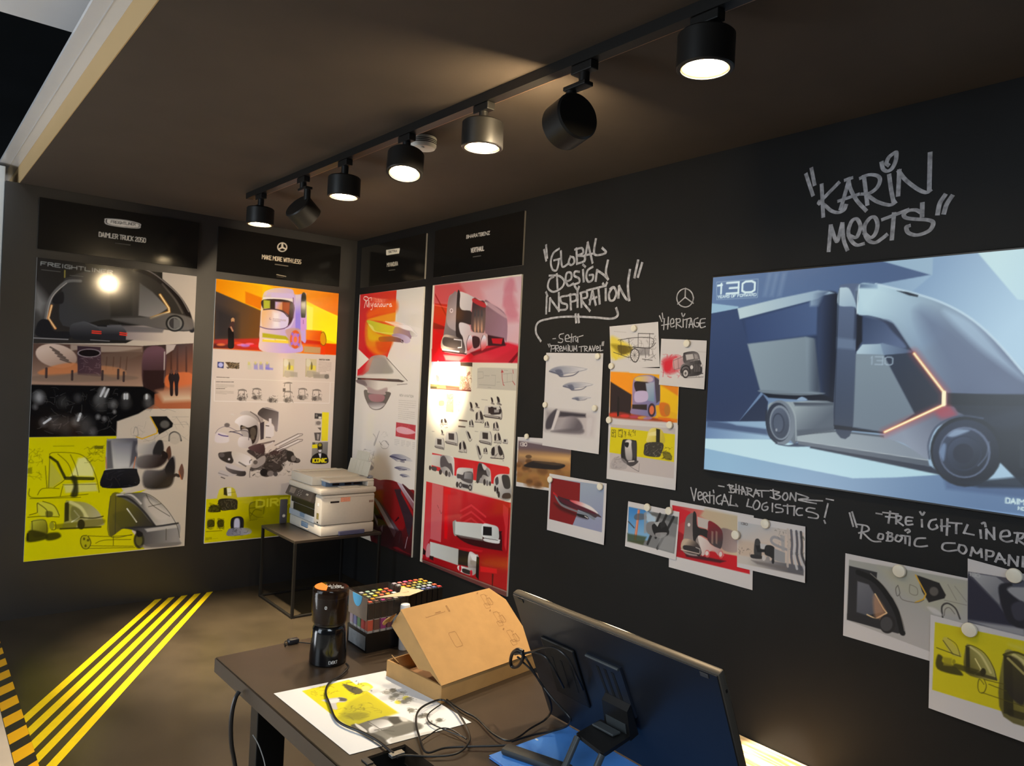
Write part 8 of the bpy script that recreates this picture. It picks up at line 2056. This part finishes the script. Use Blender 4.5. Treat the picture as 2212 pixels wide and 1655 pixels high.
for k_, (cu, cv_) in enumerate(((.80, .84), (.82, .56), (.84, .27))):
    line_on_lid(bm, rr(cu, cv_ + .03, .05, .16)); line_on_lid(bm, rr(cu + .03, cv_ - .01, .04, .10)); line_on_lid(bm, rr(cu - .02, cv_ - .06, .05, .07)); line_on_lid(bm, [(cu - .045, cv_ + .14), (cu - .035, cv_ + .15)], .004); line_on_lid(bm, [(cu + .05, cv_ + .05), (cu + .06, cv_ - .04)]); line_on_lid(bm, [(cu + .02, cv_ + .09), (cu + .045, cv_ + .08)])
obj('lid_print', bm, inkb, lidp, label='faint printed pictograms on the lid')

# ------------------------------------------------------------------ display seen from behind, on its fold-out stand
dsp = thing('pen_display', (-1.50, -4.23, ZD), 'large dark tilted display seen from behind on fold-out stand, right of the cardboard box', 'display')
y0_, y1_ = -4.520, -3.943
tp = Vector((-1.567, 0, 1.076)); bt = Vector((-1.424, 0, .7505))
dv = (tp - bt); dl = dv.length; dv.normalize(); nrm = Vector((-dv.z, 0, dv.x))   # toward the camera side, slightly down
MD = Matrix(((0, dv.x, nrm.x, bt.x), (1, dv.y, nrm.y, y0_), (0, dv.z, nrm.z, bt.z), (0, 0, 0, 1)))
wd_ = y1_ - y0_
back_m = mat('display_back', (30, 32, 38), .34, noise=.04); edge_m = mat('display_edge', (92, 86, 78), .45, .6)
fr = obj('edge_frame', BX((0, 0, -.019), (wd_, dl, -.0008), .005, MD), edge_m, dsp, True, label='bronze-grey metal edge')
obj('back_cover', BX((.004, .004, -.0006), (wd_ - .004, dl - .004, .0012), .0006, MD), back_m, dsp, label='dark satin back cover')
obj('glass', BX((.004, .004, -.0215), (wd_ - .004, dl - .004, -.0192), .0005, MD), mat('display_glass', (10, 10, 12), .08), dsp)
for u, m_ in ((.032, mat('pad_grey', (70, 68, 66), .4)), (.546, pk)): obj('corner_pad', BX((u - .009, dl - .016, .0013), (u + .009, dl - .007, .003), .0005, MD), m_, fr)
obj('edge_button', BX((-.0012, dl - .045, -.012), (.0005, dl - .039, -.008), 0, MD), pk, fr)
sb = mat('stand_satin', (22, 21, 21), .38); sg = mat('stand_grey', (60, 64, 66), .42)
fl_ = obj('folded_leg', BX((.395, .105, .0013), (.505, .262, .0075), .004, MD), mat('stand_black', (15, 15, 16), .5), dsp)
for i in range(3): obj('leg_slit', BX((.478 - .030 * i, .14, .0076), (.484 - .030 * i, .215, .0082), 0, MD), slot, fl_)
bp_ = obj('back_plate', prism(bmesh.new(), [MD @ Vector(p) for p in ((.352, .272, .0013), (.254, .272, .0013), (.246, .150, .0013), (.336, .150, .0013))], nrm * .006), mat('plate_blue_black', (30, 34, 44), .35), dsp, label='slotted back plate')
for f in (.2, .5, .8):
    u0, u1 = .338 - .072 * f, .330 - .070 * f
    obj('slot', prism(bmesh.new(), [MD @ Vector(p) for p in ((u0 + .004, .252, .0075), (u0 - .004, .252, .0075), (u1 - .004, .185, .0075), (u1 + .004, .185, .0075))], nrm * .0004), slot, bp_)
obj('top_bar', tube(bmesh.new(), [MD @ Vector((.350, .270, .009)), MD @ Vector((.256, .270, .009))], .0036, 10), sg, bp_, True)
hg = obj('hinge_block', prism(bmesh.new(), [MD @ Vector(p) for p in ((0, .184, .0076), (0, .176, .022), (0, .110, .034), (0, .108, .0076))], (0, .072, 0)), sb, dsp)
hg.data.transform(Matrix.Translation((0, .250, 0)))
obj('hinge_face', prism(bmesh.new(), [MD @ Vector(p) for p in ((.258, .146, .0282), (.314, .146, .0282), (.314, .113, .0342), (.258, .113, .0342))], nrm * .0012), sg, hg, label='dark grey hinge face')
obj('stand_base', prism(bmesh.new(), [Vector((-1.589, -4.200, .843)), Vector((-1.604, -4.292, .843)), Vector((-1.482, -4.268, .843)), Vector((-1.500, -4.184, .843))], (0, 0, .008)), sb, dsp)
for a_, b2 in (((-1.592, -4.207), (-1.658, -4.213)), ((-1.602, -4.286), (-1.648, -4.278))):
    obj('stand_leg', tube(bmesh.new(), [(a_[0], a_[1], .847), (b2[0], b2[1], ZD + .0165)], .0070, 12), sg, dsp, True)
obj('hinge_lip', BX((-1.540, -4.256, .8515), (-1.515, -4.196, .857), .002), sg, hg, label='grey front lip')

# folder, bar and foldable stand in front of it
blue = mat('blue_folder', (84, 152, 238), .42, noise=.04, nscale=20, bump=.05, bscale=300)
fo = thing('blue_folder', (-1.5, -4.2, ZD), 'bright blue flat folder lying on the desk in front of the dark display', 'folder')
Mf = Matrix.Translation((-1.668, -4.012, ZD + .0006)) @ Matrix.Rotation(math.radians(0.3), 4, 'Z')
obj('front_board', BX((0, -.46, .0052), (.245, 0, .0072), .0008, Mf), blue, fo); obj('back_board', BX((0, -.46, 0), (.245, 0, .002), .0008, Mf), blue, fo)
obj('sheets', BX((.003, -.457, .0022), (.242, -.003, .0050), 0, Mf), mat('folder_sheets', (196, 200, 206), .6), fo, label='pale sheets between the boards'); obj('clip', BX((.132, -.012, .0073), (.136, -.004, .0085), 0, Mf), wb, fo, label='tiny white clip')
pc = obj('pen_case', BX((-.017, -.165, 0), (.017, 0, .016), .0065, Matrix.Translation((-1.632, -4.020, ZD + .0082)) @ Matrix.Rotation(math.radians(20), 4, 'Z')), mat('dark_rubber', (52, 53, 53), .55, noise=.05), None, True, label='dark grey rounded bar lying across the left of the blue folder', cat='pen case')

# ------------------------------------------------------------------ cables
cab = mat('cable_black', (24, 23, 24), .35)
def cable(key, r): return tube(bmesh.new(), spline([Vector(p) / 1000 for p in CABLES[key]], 6), r, 8)
gc = thing('grinder_cord', tuple(np.array(CABLES['loop'][0]) / 1000), 'black cord looped over the right end of the desk print, with a silver plug', 'cable')
for k, r in (('grinder_cord', .0030), ('loop', .0026)): obj('cord', cable(k, r), cab, gc, True)
obj('cord', cable('thin', .0016), cab, gc, True, label='thinner loop')
obj('plug', BX((-1.848, -3.900, ZD + .0025), (-1.815, -3.884, ZD + .0095), .001, None), mat('plug_silver', (190, 190, 188), .25, .9), gc, label='silver connector plug')
sw = thing('cord_switch', (-1.748, -3.13, ZD), 'small black inline switch on a thin cord at the far edge of the desk', 'switch')
obj('switch_body', BX((-1.766, -3.142, ZD + .0006), (-1.732, -3.120, ZD + .016), .005), mat('switch_black', (34, 34, 40), .35), sw, True)
obj('cord', cable('switch_cord', .0018), cab, sw, True)
dc = thing('display_cable', tuple(np.array(CABLES['tie'][0]) / 1000), 'tied bundle of thin black cable hanging between the cardboard box and the display', 'cable')
for k in ('display_a', 'display_b', 'display_c', 'display_d'): obj('cord', cable(k, .0026), cab, dc, True)
obj('cable_tie', cable('tie', .0042), cab, dc, True, label='thick ring of hook tape')
obj('hanging_cable', cable('hang', .0058), cab, None, True, label='thick black cable hanging below the left edge of the desk', cat='cable')
obj('thin_wire', cable('wire', .0012), mat('wire_grey', (170, 170, 168), .4), None, True, label='thin pale wire hanging in front of the desk leg', cat='wire')

# ------------------------------------------------------------------ wooden plinth by the right wall
wood = bpy.data.materials.new('light_pine'); wood.use_nodes = True; nt = wood.node_tree; b_ = nt.nodes['Principled BSDF']
tc = nt.nodes.new('ShaderNodeTexCoord'); mp = nt.nodes.new('ShaderNodeMapping'); mp.inputs['Scale'].default_value = (26, 2.2, 26); nt.links.new(tc.outputs['Object'], mp.inputs[0])
nn = nt.nodes.new('ShaderNodeTexNoise'); nn.inputs['Scale'].default_value = 1.6; nn.inputs['Detail'].default_value = 8; nt.links.new(mp.outputs[0], nn.inputs['Vector'])
rp = nt.nodes.new('ShaderNodeValToRGB'); rp.color_ramp.elements[0].color = tuple(lin((196, 140, 84))) + (1,); rp.color_ramp.elements[1].color = tuple(lin((240, 214, 170))) + (1,); rp.color_ramp.elements[0].position = .38; rp.color_ramp.elements[1].position = .52
nt.links.new(nn.outputs['Fac'], rp.inputs[0]); nt.links.new(rp.outputs[0], b_.inputs['Base Color']); b_.inputs['Roughness'].default_value = .5
pl_ = thing('wooden_plinth', (-.2, -4.2, 0), 'low light wooden plinth at the foot of the right wall, brightly lit, bottom right', 'plinth')
for i in range(3): obj('board', BX((-.0015 - .135 * (i + 1), -5.0, .150), (-.003 - .135 * i, -3.50, .171), .003), wood, pl_)
obj('frame', BX((-.39, -4.98, 0), (-.02, -3.52, .1495), .003), wood, pl_)
